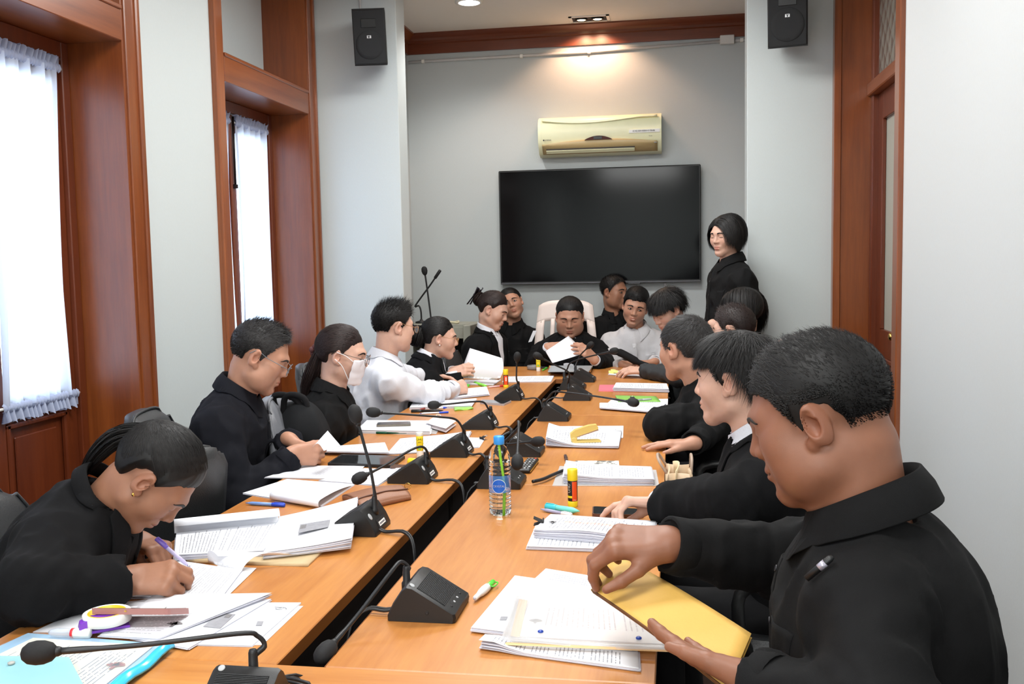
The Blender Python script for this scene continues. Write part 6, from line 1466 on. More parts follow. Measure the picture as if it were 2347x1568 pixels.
# folded stapled pages with yellow stapler
doc('single loose printed sheet behind the yellow stapler', [(1276, 977), (1429, 976), (1428, 1003), (1266, 1003)], 0, 0.003, TXT[2], 1)
doc('stapled pages fanning open at the left under the yellow stapler', [(1258, 985), (1425, 987), (1418, 1022), (1252, 1019)], 0.003, 0.010, TXT[1], 6, lift=lambda u, v: 0.030*max(0, 1-u*2.2)**1.6)
YST = mat('mustard_plastic', (214, 186, 104), 0.35)
def stapler(p0, p1, label, m, open_, s=1.0, w=0.022, hs=1.0):
    p0 = np.asarray(p0, float); p1 = np.asarray(p1, float); d = p1-p0; L = np.linalg.norm(d); yaw = math.degrees(math.atan2(d[1], d[0])); R = rotz(math.radians(yaw)); o = thing('stapler', label, 'stapler', p0)
    def put(mb, n, mm): mb.xf(R@np.diag([1, 1, hs]), p0); return smooth_angle(mb.build(n, mm, o), 40)
    prof = [(0, 0, 0.0), (L, 0, 0.0), (L, 0, 0.006), (L*0.9, 0, 0.008), (L*0.08, 0, 0.008), (0, 0, 0.006)]
    put(MB().prism(prof, (0, -w/2, 0), (0, w/2, 0)), 'base_arm', m)
    a = open_; ca, sa = math.cos(a), math.sin(a); rp = lambda x, z: (x*ca-z*sa, 0, 0.012+x*sa+z*ca)
    put(MB().prism([rp(0, 0.002), rp(L*0.98, 0.002), rp(L*0.98, 0.009), rp(0, 0.009)], (0, -w*0.3, 0), (0, w*0.3, 0)), 'magazine', CHROME)
    put(MB().prism([rp(-0.004, 0.006), rp(L*0.96, 0.008), rp(L*1.0, 0.013), rp(L*0.97, 0.027), rp(L*0.7, 0.033), rp(L*0.2, 0.033), rp(0.0, 0.024)], (0, -w*0.42, 0), (0, w*0.42, 0)), 'upper_arm', m)
    put(MB().box(-0.004, 0.02, -w*0.45, w*0.45, 0.004, 0.022, 0.003), 'hinge', m)
    return o
stapler(Tp(1311, 1014, 0.014), Tp(1376, 1012, 0.014), 'mustard yellow stapler standing open on stapled pages', YST, math.radians(17), w=0.034)
pen(Tp(1306, 990, 0.009), Tp(1340, 989, 0.009), 0.004, 'thin green-tipped pen behind the yellow stapler', mat('pen_grey', (150, 150, 150), 0.4), mat('lime_plastic', (140, 230, 90), 0.3), mat('lime_plastic', (140, 230, 90), 0.3), clip=False)
# thick stack in a plastic sleeve
SLV = mat('clear_sleeve', (232, 232, 232), 0.12, alpha=0.55)
pnb = thing('notebook', 'white patterned notebook behind the thick stack in a plastic sleeve', 'notebook', Tp(1368, 1060)); _pm = bpy.data.materials.new('sketch_pattern'); _pm.use_nodes = True; _T = NT(_pm)
_tc = _T.n('ShaderNodeTexCoord'); _v = _T.n('ShaderNodeTexNoise', i_Scale=55.0, i_Detail=2.0); _T.l(_tc.outputs['Object'], _v.inputs['Vector']); _r = _T.math('GREATER_THAN', _v.outputs['Fac'], 0.56); _T.l(_T.mix(_r, srgb(236, 230, 216), srgb(110, 108, 104)), _T.b.inputs['Base Color'])
sheet_on('cover', [Tp(1319, 1056, 0.008), Tp(1418, 1056, 0.008), Tp(1421, 1078, 0.008), Tp(1316, 1078, 0.008)], _pm, pnb, 0.001, None, 4); sheet_on('pages', [Tp(1319, 1056, 0.0069), Tp(1418, 1056, 0.0069), Tp(1421, 1078, 0.0069), Tp(1316, 1078, 0.0069)], WHITE, pnb, 0.006, None, 4)
tag(sheet_on('plastic_sleeve', [Tp(1283, 1068, 0.002), Tp(1504, 1077, 0.002), Tp(1511, 1113, 0.002), Tp(1266, 1113, 0.002)], SLV, None, 0.0015), 'clear plastic sleeve under the thick stack behind the red glue stick', 'sleeve')
doc('thick stack of printed pages behind the red glue stick', [(1297, 1064), (1492, 1069), (1498, 1098), (1292, 1095)], 0.002, 0.020, TXT[0], 9, lift=lambda u, v: 0.014*max(0, 1-u*1.8)**1.5, jitter=0.003)
pen(Tp(1300, 1062, 0.006), Tp(1296, 1045, 0.006), 0.006, 'stubby dark pen behind the thick stack', mat('maroon_black', (60, 34, 36), 0.35), clip=False)
YEC = mat('glue_yellow', (244, 220, 40), 0.35); RED = mat('glue_orange_red', (240, 84, 30), 0.4); BKL = mat('glue_black', (28, 24, 24), 0.4); WHP = mat('glue_white', (240, 238, 230), 0.4)
def wedge(o, b, r, z0, z1, a0, a1, m, name):
    n = 14; G = np.array([[[b[0]+(r+0.0002)*math.cos(a0+(a1-a0)*j/n), b[1]+(r+0.0002)*math.sin(a0+(a1-a0)*j/n), b[2]+z] for j in range(n+1)] for z in np.linspace(z0, z1, 3)]); return MB().grid(G).build(name, m, o, True)
FACE = math.radians(-90)
def cam_face(b): return math.atan2(-b[1], -b[0])
h1 = 0.112; o, b_ = gluestick(1313, 1160, h1, 0.0150, 'red and black glue stick with yellow cap on the right table', [('base', 0, 0.15, 1.0, YEC), ('sleeve', 0.15, 0.70, 0.98, BKL), ('cap', 0.70, 1.0, 1.03, YEC)], YEC)
f = cam_face(b_); wedge(o, b_, 0.0148, 0.16*h1, 0.68*h1, f-0.1, f+0.95, RED, 'label_panel'); wedge(o, b_, 0.0149, 0.24*h1, 0.30*h1, f-1.3, f-0.12, YEC, 'label_band')
ctext(o, b_, 0.0149, 0.50*h1, 'UHU', 0.013, WHP, f-0.75, True); ctext(o, b_, 0.015, 0.19*h1, '40g', 0.006, WHP, f+0.4)
AQ = mat('aqua_plastic', (120, 222, 208), 0.35); LAV = mat('lavender_grey', (160, 158, 188), 0.4)
o = pen(Tp(1328, 1172, 0.010), Tp(1251, 1161, 0.010), 0.009, 'aqua highlighter in front of the red glue stick', AQ, AQ, mat('aqua_dark', (70, 196, 204), 0.35), 'highlighter', 'highlighter')
pen(Tp(1239, 1167, 0.006), Tp(1311, 1181, 0.006), 0.005, 'slim lavender pen beside the aqua highlighter', LAV, LAV, mat('white_lacquer', (228, 228, 232), 0.35))
DSC = mat('dark_screen', (16, 20, 22), 0.08, spec=0.7)
phone([(1358, 1160), (1466, 1166), (1475, 1180), (1357, 1178)], 0, 0.011, 'dark phone with brown edge under the hand in white cuff', mat('brown_phone', (96, 62, 50), 0.3), DSC)
# stack with binder clip and orange-marked lines
doc('lower bundle of printed pages beneath the orange-marked stack', [(1228, 1203), (1506, 1212), (1503, 1262), (1207, 1252)], 0, 0.010, TXTF, 4)
doc('clipped stack with orange highlighted lines on the right table', [(1262, 1178), (1504, 1194), (1492, 1236), (1222, 1214)], 0.010, 0.022, TXTM, 9, lift=lambda u, v: 0.010*math.exp(-((u-0.45)/0.25)**2)*v*0.8, jitter=0.003)
crest(bpy.data.objects['paper_document.%03d' % (len([x for x in bpy.data.objects if x.name.startswith('paper_document')])-1)], 1266, 1197, 0.034, 0.014)
binder_clip(Tp(1244, 1196, 0.032), 95, 0.034, 'black binder clip gripping the orange-marked stack', False)
# near papers, clear folder
doc('loose sheet with slanting lines behind the clear button folder', [(1251, 1303), (1480, 1340), (1440, 1450), (1150, 1395)], 0, 0.003, paper('slant_page', (232, 234, 240), (132, 134, 146), 24, 20, turn=False, seed=21.0), 1)
o = doc('bundle of white sheets sticking out left of the clear button folder', [(1180, 1319), (1400, 1350), (1390, 1478), (1080, 1438)], 0.003, 0.008, paper('faint_page', (234, 236, 241), (214, 216, 222), 20, 20, turn=True, seed=31.0), 4)
printed(o, [(1148, 1413), (1164, 1413), (1160, 1421), (1145, 1421)], 0.011, GREYP, 'stamp')
o = doc('folded plan sheet at the lower right corner of the nearest right table', [(1112, 1460), (1462, 1492), (1464, 1533), (1098, 1484)], 0, 0.007, TXT[3], 3, lift=lambda u, v: 0.016*math.exp(-((u-0.05)/0.16)**2)*(0.4+0.6*v))
FOL = thing('button_folder', 'clear plastic button folder with blue snaps over white sheets', 'folder', Tp(1340, 1430, 0.012))
fc = [(1184, 1366), (1516, 1392), (1558, 1494), (1147, 1470)]
doc('printed letter inside the clear button folder', [(1215, 1376), (1500, 1398), (1528, 1476), (1186, 1458)], 0.0115, 0.0025, paper('letter_page', (244, 244, 244), (150, 146, 152), 26, 22, turn=True, seed=41.0, margin=(0.3, 0.92, 0.1, 0.9)), 1)
sheet_on('back_sheet', [Tp(*q, h=0.0115) for q in fc], mat('folder_film', (236, 232, 228), 0.15, alpha=0.5), FOL, 0.0006)
sheet_on('front_sheet', [Tp(*q, h=0.0165) for q in fc], mat('folder_film_front', (236, 234, 234), 0.10, alpha=0.32), FOL, 0.0006, lambda u, v: (0, 0, 0.0025*math.sin(u*7+1)*v))
KRAFT = mat('kraft_strip', (226, 184, 130), 0.6)
sheet_on('kraft_strip', [Tp(1190, 1373, 0.0150), Tp(1209, 1376, 0.0150), Tp(1191, 1461, 0.0150), Tp(1170, 1457, 0.0150)], KRAFT, FOL, 0.0004, None, 3); sheet_on('kraft_edge', [Tp(1160, 1472, 0.0150), Tp(1545, 1489, 0.0150), Tp(1550, 1495, 0.0150), Tp(1155, 1478, 0.0150)], KRAFT, FOL, 0.0004, None, 3)
BLUB = mat('blue_snap', (24, 62, 160), 0.3)
for q in ((1239, 1449), (1464, 1464)): MB().lathe(Tp(*q, h=0.017), [(0.0055, 0), (0.0058, 0.002), (0.004, 0.0035), (0.001, 0.004)], 16).build('snap', BLUB, FOL, True)
crest(FOL, 1227, 1424, 0.0145, 0.016)
# correction pen
p0, p1 = Tp(1088, 1372, 0.009), Tp(1131, 1333, 0.009); d = nrm(p1-p0); L = np.linalg.norm(p1-p0)
o = thing('correction_pen', 'white correction pen with green cap beside the nearest right microphone', 'correction pen', (p0+p1)/2-np.array([0, 0, 0.009]))
MB().lathe(p0, [(0.004, 0), (0.0055, 0.004), (0.006, L*0.2), (0.0085, L*0.33), (0.0095, L*0.5), (0.0085, L*0.66), (0.006, L*0.7)], 16, axis=d).build('barrel', mat('pen_white', (232, 234, 232), 0.4), o, True); MB().lathe(p0-d*0.002, [(0.0025, 0), (0.004, 0.003)], 12, axis=d).build('base_plug', mat('grey_pen', (150, 150, 150), 0.4), o, True)
LIME = mat('lime_cap', (92, 214, 70), 0.25); MB().lathe(p0+d*L*0.69, [(0.006, 0), (0.0065, 0.001), (0.006, L*0.29), (0.004, L*0.31)], 16, axis=d).build('cap', LIME, o, True); sd = nrm(np.cross(d, (0, 0, 1))); MB().tube(spline([p0+d*L*0.72+sd*0.006, p0+d*L*0.75+sd*0.013, p0+d*L*0.95+sd*0.013, p0+d*L*0.99+sd*0.004], 14), 0.0016, 6).build('cap_clip', LIME, o, True)
# water bottle
b = Tp(1147, 1178); H = 0.228; r = 0.0315; BT = thing('water_bottle', 'clear plastic water bottle with blue cap and green straw', 'bottle', b); PET = mat('clear_plastic', (250, 252, 253), 0.02, trans=1.0, ior=1.2); WAT = mat('water', (246, 252, 255), 0.0, trans=1.0, ior=1.33)
pr = [(0.024, 0.0), (r*0.97, 0.006)]
for k in range(60):
    z = 0.010+k*0.0024
    if z > 0.168: break
    rib = 0.0011*math.sin(z*2*math.pi/0.0125) if (z < 0.066 or 0.118 < z) else 0
    pr.append((r+rib, z))
pr += [(r*0.97, 0.172), (r*0.86, 0.184), (r*0.66, 0.196), (0.0145, 0.204), (0.0135, 0.210), (0.0135, 0.217)]
MB().lathe(b, pr, 32).build('bottle_body', PET, BT, True)
MB().lathe(b, [(q*0.955, h+0.0015) for q, h in pr if h < 0.074], 28).build('water', WAT, BT, True)
CAPB = mat('cap_blue', (52, 150, 232), 0.35); MB().lathe(b, [(0.0150, 0.205), (0.0155, 0.206), (0.0155, 0.2265), (0.0140, 0.2285), (0.001, 0.2290)], 28).build('cap', CAPB, BT, True)
MB().tube(spline([b+np.array([0.008, -0.004, 0.004]), b+np.array([0.009, 0.0, 0.10]), b+np.array([0.003, 0.002, 0.16]), b+np.array([-0.001, 0.001, 0.206])], 20), 0.0032, 10).build('straw', mat('straw_green', (150, 222, 50), 0.35), BT, True)
f = cam_face(b); LBL = mat('label_film', (70, 140, 220), 0.25, alpha=0.55, noise=0.25, nscale=60); wedge(BT, b, r+0.0004, 0.068, 0.118, f-1.35, f+1.35, LBL, 'label')
def disc(o, b, r, z, R_, f, m, name, off):
    n = 28; V = []; F = []
    for i, k in enumerate((0.0, 0.5, 1.0)):
        for j in range(n): a = 2*math.pi*j/n; x, y = R_*k*math.cos(a), R_*k*math.sin(a); V.append((b[0]+(r+off)*math.cos(f+x/r), b[1]+(r+off)*math.sin(f+x/r), b[2]+z+y))
    F = [(i*n+j, i*n+(j+1) % n, (i+1)*n+(j+1) % n, (i+1)*n+j) for i in range(2) for j in range(n)]; return mesh_obj(name, V, F, m, o, True)
disc(BT, b, r, 0.088, 0.0205, f-0.1, mat('label_white', (232, 244, 240), 0.4), 'label_ring', 0.0007); disc(BT, b, r, 0.088, 0.0192, f-0.1, mat('label_blue', (22, 96, 200), 0.35), 'label_disc', 0.0010)
ctext(BT, b, r+0.0012, 0.088, 'CRYSTAL', 0.0088, WHP, f-0.1)
# remote control
c = [Tp(1193, 1074, 0.014), Tp(1208, 1080, 0.014), Tp(1236, 1052, 0.014), Tp(1207, 1049, 0.014)]; u_ = nrm(c[3]-c[0]); o = thing('remote_control', 'black remote control with coloured buttons beside the microphone behind the bottle', 'remote control', np.mean(c, 0)-np.array([0, 0, 0.014]))
L_ = np.linalg.norm((c[3]+c[2])/2-(c[0]+c[1])/2); yw = math.degrees(math.atan2(*( ((c[3]+c[2])-(c[0]+c[1]))[[1, 0]]))); R_ = rotz(math.radians(yw)); o0 = (c[0]+c[1])/2-np.array([0, 0, 0.014])
m = MB().box(0, L_, -0.022, 0.022, 0.0015, 0.016, 0.004); m.xf(R_, o0); m.build('body', BLK, o)
m = MB().box(0.003, L_-0.003, -0.0235, 0.0235, 0.004, 0.008, 0.002); m.xf(R_, o0); m.build('side_band', mat('amber_plastic', (196, 140, 40), 0.4), o)
bm_ = [mat('key_grey', (150, 150, 150), 0.5), mat('key_white', (226, 226, 224), 0.5), mat('key_red', (216, 50, 40), 0.5)]
for i in range(7):
    for j in range(3):
        x = 0.016+i*(L_-0.032)/6; y = (j-1)*0.012; m = MB().box(x-0.0038, x+0.0038, y-0.0036, y+0.0036, 0.016, 0.0178, 0.001); m.xf(R_, o0); m.build('key', bm_[2] if (i, j) in ((0, 2), (6, 0)) else bm_[1] if (i+j) % 4 == 1 else bm_[0], o)
tag(MB().tube(spline([Tp(1221, 1104, 0.012), Tp(1245, 1098, 0.012), Tp(1268, 1088, 0.012), Tp(1290, 1079, 0.010)], 16), 0.006, 8).build('thick_cable', RUB, None, True), 'thick black cable running from the bottle microphone under the sleeve', 'cable')
# envelope held by the heavy man
KEN = mat('manila_paper', (214, 170, 84), 0.65, noise=0.05, bump=0.1, bscale=200); A_ = [at(1408, 1268, y=1.86), at(1722, 1452, y=1.56), at(1668, 1580, y=1.40), at(1357, 1350, y=1.74)]
o = thing('envelope', 'thick brown manila envelope held in both hands of the heavy man', 'envelope', np.mean(A_, axis=0)); nn_ = nrm(np.cross(A_[1]-A_[0], A_[3]-A_[0])); nn_ = nn_ if nn_[2] > 0 else -nn_
G = gridc(A_, 12, 14)
for i in range(12):
    for j in range(14): G[i, j] = G[i, j]+nn_*0.010*math.sin(math.pi*j/13)*0.6
MB().slab(G, -nn_*0.0012).build('front_panel', KEN, o, True); MB().slab(G-nn_*0.008, -nn_*0.0012).build('back_panel', KEN, o, True)
MB().slab(np.stack([G[-1], G[-1]*0.5+(G[-1]-nn_*0.008)*0.5+nn_*0.0+ (G[-1]-G[-2])*0.15, G[-1]-nn_*0.008]), (0, 0, -0.0006)).build('open_edge', mat('envelope_inside', (104, 66, 30), 0.8), o, True)
MB().slab(np.stack([G[:, 0], G[:, 0]-nn_*0.004-(G[:, 1]-G[:, 0])*0.2, G[:, 0]-nn_*0.008]), (0, 0, -0.0006)).build('fold_edge', KEN, o, True)

# ---- left-hand tables, far to near
FOLC = [mat('file_%s' % n, c_, 0.4) for n, c_ in (('pink', (220, 170, 176)), ('lilac', (196, 190, 214)), ('green', (70, 120, 96)), ('orange', (226, 160, 90)), ('white', (238, 238, 240)), ('grey', (150, 156, 160)))]
nm_ = ('pale pink', 'lilac', 'dark green', 'orange', 'white', 'grey')
for k in range(6):
    e = RSd.randn(4)*2
    tag(sheet_on('file_folder', [Tp(1262+e[0], 838, 0.006*(k+1)), Tp(1358+e[1], 838, 0.006*(k+1)), Tp(1352+e[2], 851, 0.006*(k+1)), Tp(1258+e[3], 851, 0.006*(k+1))], FOLC[k], None, 0.0055, None, 3), '%s file in the pile in front of the large person, %s from the bottom' % (nm_[k], ('first', 'second', 'third', 'fourth', 'fifth', 'sixth')[k]), 'folder', 'files piled before the large person')
c = [at(1250, 805, y=6.38), at(1303, 770, y=6.44), at(1344, 808, y=6.42), at(1266, 832, y=6.34)]
tag(sheet_on('lifted_page', c, WHITE, None, 0.0008, lambda u, v: (0, -0.03*math.sin(math.pi*u), 0.0)), 'white page being lifted by the large person in the middle', 'paper')
h2 = 0.10; o, b_ = gluestick(1234, 851, h2, 0.0145, 'yellow and white glue stick at the far end before the large person', [('base', 0, 0.28, 0.95, WHP), ('sleeve', 0.28, 0.78, 1.0, YEC), ('cap', 0.78, 1.0, 1.02, WHP)], WHP)
f = cam_face(b_); ctext(o, b_, 0.0147, 0.66*h2, 'UHU', 0.010, BKL, f); wedge(o, b_, 0.0147, 0.34*h2, 0.45*h2, f-0.5, f+0.4, GRN, 'label_spot')
o = thing('tape_dispenser', 'small clear tape dispenser beside the far glue stick', 'tape dispenser', Tp(1224, 844)); MB().lathe(Tp(1224, 846, 0.004), [(0.045, 0), (0.048, 0.006), (0.048, 0.02), (0.044, 0.026), (0.02, 0.026), (0.02, 0.0)], 20).build('roll', mat('smoky_clear', (150, 150, 150), 0.2, alpha=0.6), o, True); MB().box(*(lambda p: (p[0]-0.01, p[0]+0.05, p[1]-0.03, p[1]-0.005, TZ0+0.001, TZ0+0.012))(Tp(1238, 844)), 0.003).build('foot', RUB, o)
pen(Tp(1243, 849, 0.006), Tp(1254, 843, 0.006), 0.006, 'short green marker beside the far tape dispenser', LIME, clip=False)
doc('printed document between the two glue sticks at the far left table', [(1163, 863), (1269, 861), (1262, 874), (1151, 875)], 0, 0.006, TXT[0], 3)
h3 = 0.105; o, b_ = gluestick(1159.5, 888, h3, 0.0148, 'orange glue stick with yellow cap beside the upright far microphone', [('base', 0, 0.15, 1.0, YEC), ('sleeve', 0.15, 0.70, 0.98, BKL), ('cap', 0.70, 1.0, 1.03, YEC)], YEC)
f = cam_face(b_); wedge(o, b_, 0.0147, 0.16*h3, 0.66*h3, f-0.75, f+0.75, RED, 'label_panel'); wedge(o, b_, 0.0149, 0.36*h3, 0.58*h3, f-0.1, f+0.3, WHP, 'barcode')
doc('booklet on the table under the page held by the woman with bow', [(1066, 870), (1148, 870), (1130, 882), (1060, 880)], 0, 0.006, WHITE, 2)
c = [at(1077, 798, y=5.68), at(1151, 821, y=5.60), at(1144, 871, y=5.56), at(1054, 866, y=5.62)]
tag(sheet_on('held_page', c, WHITE, None, 0.0009, lambda u, v: (0.02*math.sin(math.pi*v)*u, -0.02*math.sin(math.pi*v), 0)), 'large white page held upright by the woman with bun and bow', 'paper')
pen(Tp(1086, 876, 0.008), Tp(1113, 885, 0.008), 0.008, 'lime green highlighter beside the booklet at the far left', mat('lime_plastic', (140, 230, 90), 0.3), clip=False, cat='highlighter', name='highlighter')
pen(Tp(1116, 888, 0.005), Tp(1158, 884, 0.005), 0.005, 'red and white pen in front of the orange glue stick', mat('pen_pink', (240, 196, 200), 0.35), mat('pen_red', (222, 60, 60), 0.35), mat('pen_red', (222, 60, 60), 0.35))
tag(MB().box(*(lambda p: (p[0]-0.025, p[0]+0.025, p[1]-0.02, p[1]+0.02, TZ0+0.0005, TZ0+0.012))(Tp(1066, 886)), 0.001).build('sticky_pad', LIME), 'bright green sticky pad by the fist of the man in white', 'sticky notes')
tag(sheet_on('green_file', [Tp(1060, 902, 0.003), Tp(1088, 898, 0.003), Tp(1088, 907, 0.003), Tp(1035, 914, 0.003)], mat('lime_file', (170, 226, 60), 0.4), None, 0.0025, None, 3), 'lime green file showing under the papers of the man in white', 'folder')
doc('printed papers under the fist of the man in white shirt', [(1040, 893), (1115, 886), (1121, 903), (1028, 913)], 0.003, 0.008, TXT[1], 3)
doc('papers in a clear sleeve before the man in white shirt', [(946, 922), (1092, 913), (1080, 930), (939, 934)], 0, 0.012, TXT[0], 4)
phone([(1104, 916), (1173, 918), (1155, 926), (1100, 922)], 0, 0.010, 'silver-cased phone beside the far left microphones', mat('silver_case', (170, 168, 172), 0.3), DSC)
BLUP = mat('pen_blue', (40, 80, 210), 0.35); CLR = mat('pen_clear', (226, 230, 238), 0.25)
pen(Tp(1016, 941, 0.006), Tp(942, 943, 0.006), 0.0065, 'thick black pen in front of the papers of the man in white', BLK)
pen(Tp(961, 948, 0.005), Tp(1028, 945, 0.005), 0.0045, 'clear pen with blue end in front of the thick black pen', CLR, BLUP, BLUP, clip=False)
pen(Tp(960, 940, 0.005), Tp(990, 931, 0.005), 0.005, 'dark red pen behind the thick black pen', mat('pen_maroon', (140, 54, 50), 0.35))
pen(Tp(984, 937, 0.005), Tp(1030, 934, 0.005), 0.005, 'blue and white pen beside the green mesh pouch', CLR, BLUP, BLUP, clip=False)
o = thing('mesh_pouch', 'flat lime green mesh pouch beside the pens', 'pouch', Tp(1060, 936)); sheet_on('pouch_body', [Tp(1040, 932, 0.008), Tp(1076, 930, 0.008), Tp(1085, 936, 0.006), Tp(1042, 940, 0.006)], mat('mesh_green', (166, 220, 110), 0.4, alpha=0.75), o, 0.005, lambda u, v: (0, 0, 0.004*math.sin(u*8)*v)); MB().tube([Tp(1042, 941, 0.003), Tp(1084, 937, 0.003)], 0.003, 6).build('zip', mat('zip_lime', (176, 230, 40), 0.35), o, True)
# masked woman's stack, phone, pencil, pouch
doc('stack of papers in a ring binder before the woman in face mask', [(841, 963), (990, 964), (985, 989), (818, 985)], 0, 0.016, WHITE, 5, edge=WHITE)
phone([(866, 968), (940, 966), (942, 972), (862, 974)], 0.016, 0.010, 'phone in a glittery case on the stack of the woman in face mask', mat('glitter_case', (120, 112, 100), 0.25, 0.5, noise=0.6, nscale=400), DSC)
pen(Tp(939, 993, 0.005), Tp(862, 992, 0.005), 0.0045, 'dark green pencil in front of the masked woman\'s stack', mat('pencil_green', (24, 84, 62), 0.4), mat('pencil_wood', (220, 180, 130), 0.6), clip=False, cat='pencil', name='pencil')
tag(sheet_on('white_sleeve', [Tp(985, 972, 0.003), Tp(1012, 974, 0.003), Tp(1000, 994, 0.003), Tp(978, 993, 0.003)], SLV, None, 0.002, None, 3), 'clear sleeve corner sticking out under the white pouch', 'sleeve')
o = thing('pouch', 'small quilted white pouch beside the masked woman\'s stack', 'pouch', Tp(1010, 973, 0.003)); c = [Tp(1000, 957, 0.014), Tp(1046, 970, 0.014), Tp(1022, 988, 0.014), Tp(975, 974, 0.014)]; G = gridc(c, 12, 12)
for i in range(12):
    for j in range(12): u, v = j/11, i/11; G[i, j, 2] += 0.020*(math.sin(math.pi*u)*math.sin(math.pi*v))**0.6-0.006
PW_ = mat('pouch_white', (232, 224, 226), 0.75, bump=0.3, bscale=200); G2 = G.copy(); G2[:, :, 2] = 2*(TZ0+0.016)-G2[:, :, 2]; G2[:, :, 2] = np.maximum(G2[:, :, 2], TZ0+0.001); MB().grid(G).build('pouch_body', PW_, o, True); MB().grid(G2[:, ::-1]).build('pouch_underside', PW_, o, True)
MB().tube(spline([Tp(998, 957, 0.02), Tp(1002, 950, 0.03), Tp(1010, 953, 0.03), Tp(1006, 960, 0.022)], 14), 0.002, 6).build('strap_loop', mat('cord_white', (226, 218, 200), 0.6), o, True)
# papers by the reading man
doc('long run of printed pages under the long-necked microphone', [(917, 1005), (1080, 990), (1060, 1030), (886, 1040)], 0, 0.006, TXT[1], 3, lift=lambda u, v: 0.012*max(0, u-0.6))
doc('clipped printed sheet sticking out right of the long-necked microphone', [(1060, 1002), (1109, 1004), (1096, 1024), (1050, 1030)], 0, 0.004, TXT[2], 2)
binder_clip(Tp(1104, 1005, 0.008), -40, 0.022, 'small black binder clip on the sheet by the gap')
doc('open booklet being read by the man in glasses', [(770, 1022), (882, 1014), (892, 1037), (738, 1034)], 0.012, 0.006, TXT[2], 2)
c = [at(717, 1024, y=3.16), at(751, 987, y=3.26), at(781, 1022, y=3.30), at(742, 1033, y=3.12)]; tag(sheet_on('turned_page', c, WHITE, None, 0.0008, lambda u, v: (0, 0, 0.018*math.sin(math.pi*v)*(1-u))), 'page being turned by the man in glasses', 'paper')
o = thing('tablet', 'black tablet computer in front of the open booklet', 'tablet', Tp(838, 1055)); c = [Tp(782, 1041, 0.011), Tp(928, 1045, 0.011), Tp(899, 1067, 0.011), Tp(751, 1061, 0.011)]; sheet_on('case', c, BLK, o, 0.0105, None, 3); ct = np.mean(c, 0); sheet_on('screen', [ct+(q-ct)*0.93+np.array([0, 0, 0.0006]) for q in c], mat('tablet_glass', (34, 36, 38), 0.06, spec=0.7), o, 0.0005, None, 3)
phone([(896, 1064), (950, 1066), (938, 1078), (893, 1074)], 0, 0.010, 'dark blue phone half hidden behind the second microphone', mat('navy_case', (40, 44, 66), 0.35), DSC)
h4 = 0.098; o, b_ = gluestick(963, 1050, h4, 0.0135, 'yellow glue stick without cap behind the second microphone', [('base', 0, 0.30, 0.95, WHP), ('sleeve', 0.30, 0.86, 1.0, YEC), ('glue_tip', 0.86, 1.0, 0.98, WHP)], WHP)
f = cam_face(b_); ctext(o, b_, 0.0138, 0.74*h4, 'UHU', 0.0115, BKL, f); ctext(o, b_, 0.0138, 0.64*h4, 'stic', 0.009, BKL, f); wedge(o, b_, 0.0138, 0.34*h4, 0.47*h4, f-0.5, f+0.3, GRN, 'label_spot')
p0, p1 = Tp(937, 1057, 0.0125), Tp(957, 1059, 0.0125); tag(MB().lathe(p0, [(0.011, 0), (0.0125, 0.002), (0.0125, np.linalg.norm(p1-p0)), (0.011, np.linalg.norm(p1-p0)+0.001)], 18, axis=nrm(p1-p0)).build('stopper', YEC, None, True), 'yellow glue stick cap lying beside the capless glue stick', 'cap')
doc('printed sheets fanned left of the second microphone', [(693, 1067), (836, 1068), (808, 1098), (607, 1094)], 0, 0.004, paper('light_list', (232, 234, 240), (196, 198, 206), 28, 24, turn=True, seed=51.0), 2)
doc('curved sheets tucked under the second microphone\'s base', [(834, 1073), (925, 1078), (866, 1112), (730, 1101)], 0, 0.004, TXT[2], 2, lift=lambda u, v: 0.010*u*u*(1-v))
doc('folded blank sheets beside the leather pencil case', [(658, 1098), (812, 1110), (736, 1160), (556, 1130)], 0, 0.004, WHITE, 2)
# rolled fold of those sheets
a0, a1 = Tp(621, 1144, 0.005), Tp(733, 1163, 0.005); b0, b1 = Tp(690, 1103, 0.006), Tp(806, 1113, 0.006); G = np.zeros((12, 9, 3))
for i in range(12):
    v = i/11
    for j in range(9):
        u = j/8; lo_ = a0*(1-u)+a1*u; hi_ = b0*(1-u)+b1*u
        if v < 0.35: th = math.pi*v/0.35; G[i, j] = lo_+np.array([0, 0, 0.011*(1-math.cos(th))])+nrm(lo_-hi_)*0.011*math.sin(th)
        else: G[i, j] = (lo_*(1-(v-0.35)/0.65)+hi_*(v-0.35)/0.65)+np.array([0, 0, 0.022*(1-((v-0.35)/0.65)**2)])
tag(MB().slab(G, (0, 0, -0.0008)).build('curled_sheet', WHITE, None, True), 'blank sheet folded back in a soft roll beside the pencil case', 'paper')
o = thing('pencil_case', 'brown leather pencil case with a wavy zip', 'pencil case', Tp(860, 1140)); c = [Tp(784, 1131, 0.020), Tp(908, 1107, 0.024), Tp(942, 1136, 0.014), Tp(826, 1162, 0.014)]; G = gridc(c, 14, 18)
for i in range(14):
    for j in range(18): u, v = j/17, i/13; G[i, j, 2] = TZ0+0.006+0.032*(math.sin(math.pi*min(1, v*0.9+0.05))**0.6)*(0.6+0.4*math.sin(math.pi*(0.1+0.8*u)))
LEA = mat('tan_leather', (138, 92, 66), 0.5, noise=0.12, bump=0.2, bscale=260); MB().slab(G, (0, 0, -0.005)).build('case_body', LEA, o, True)
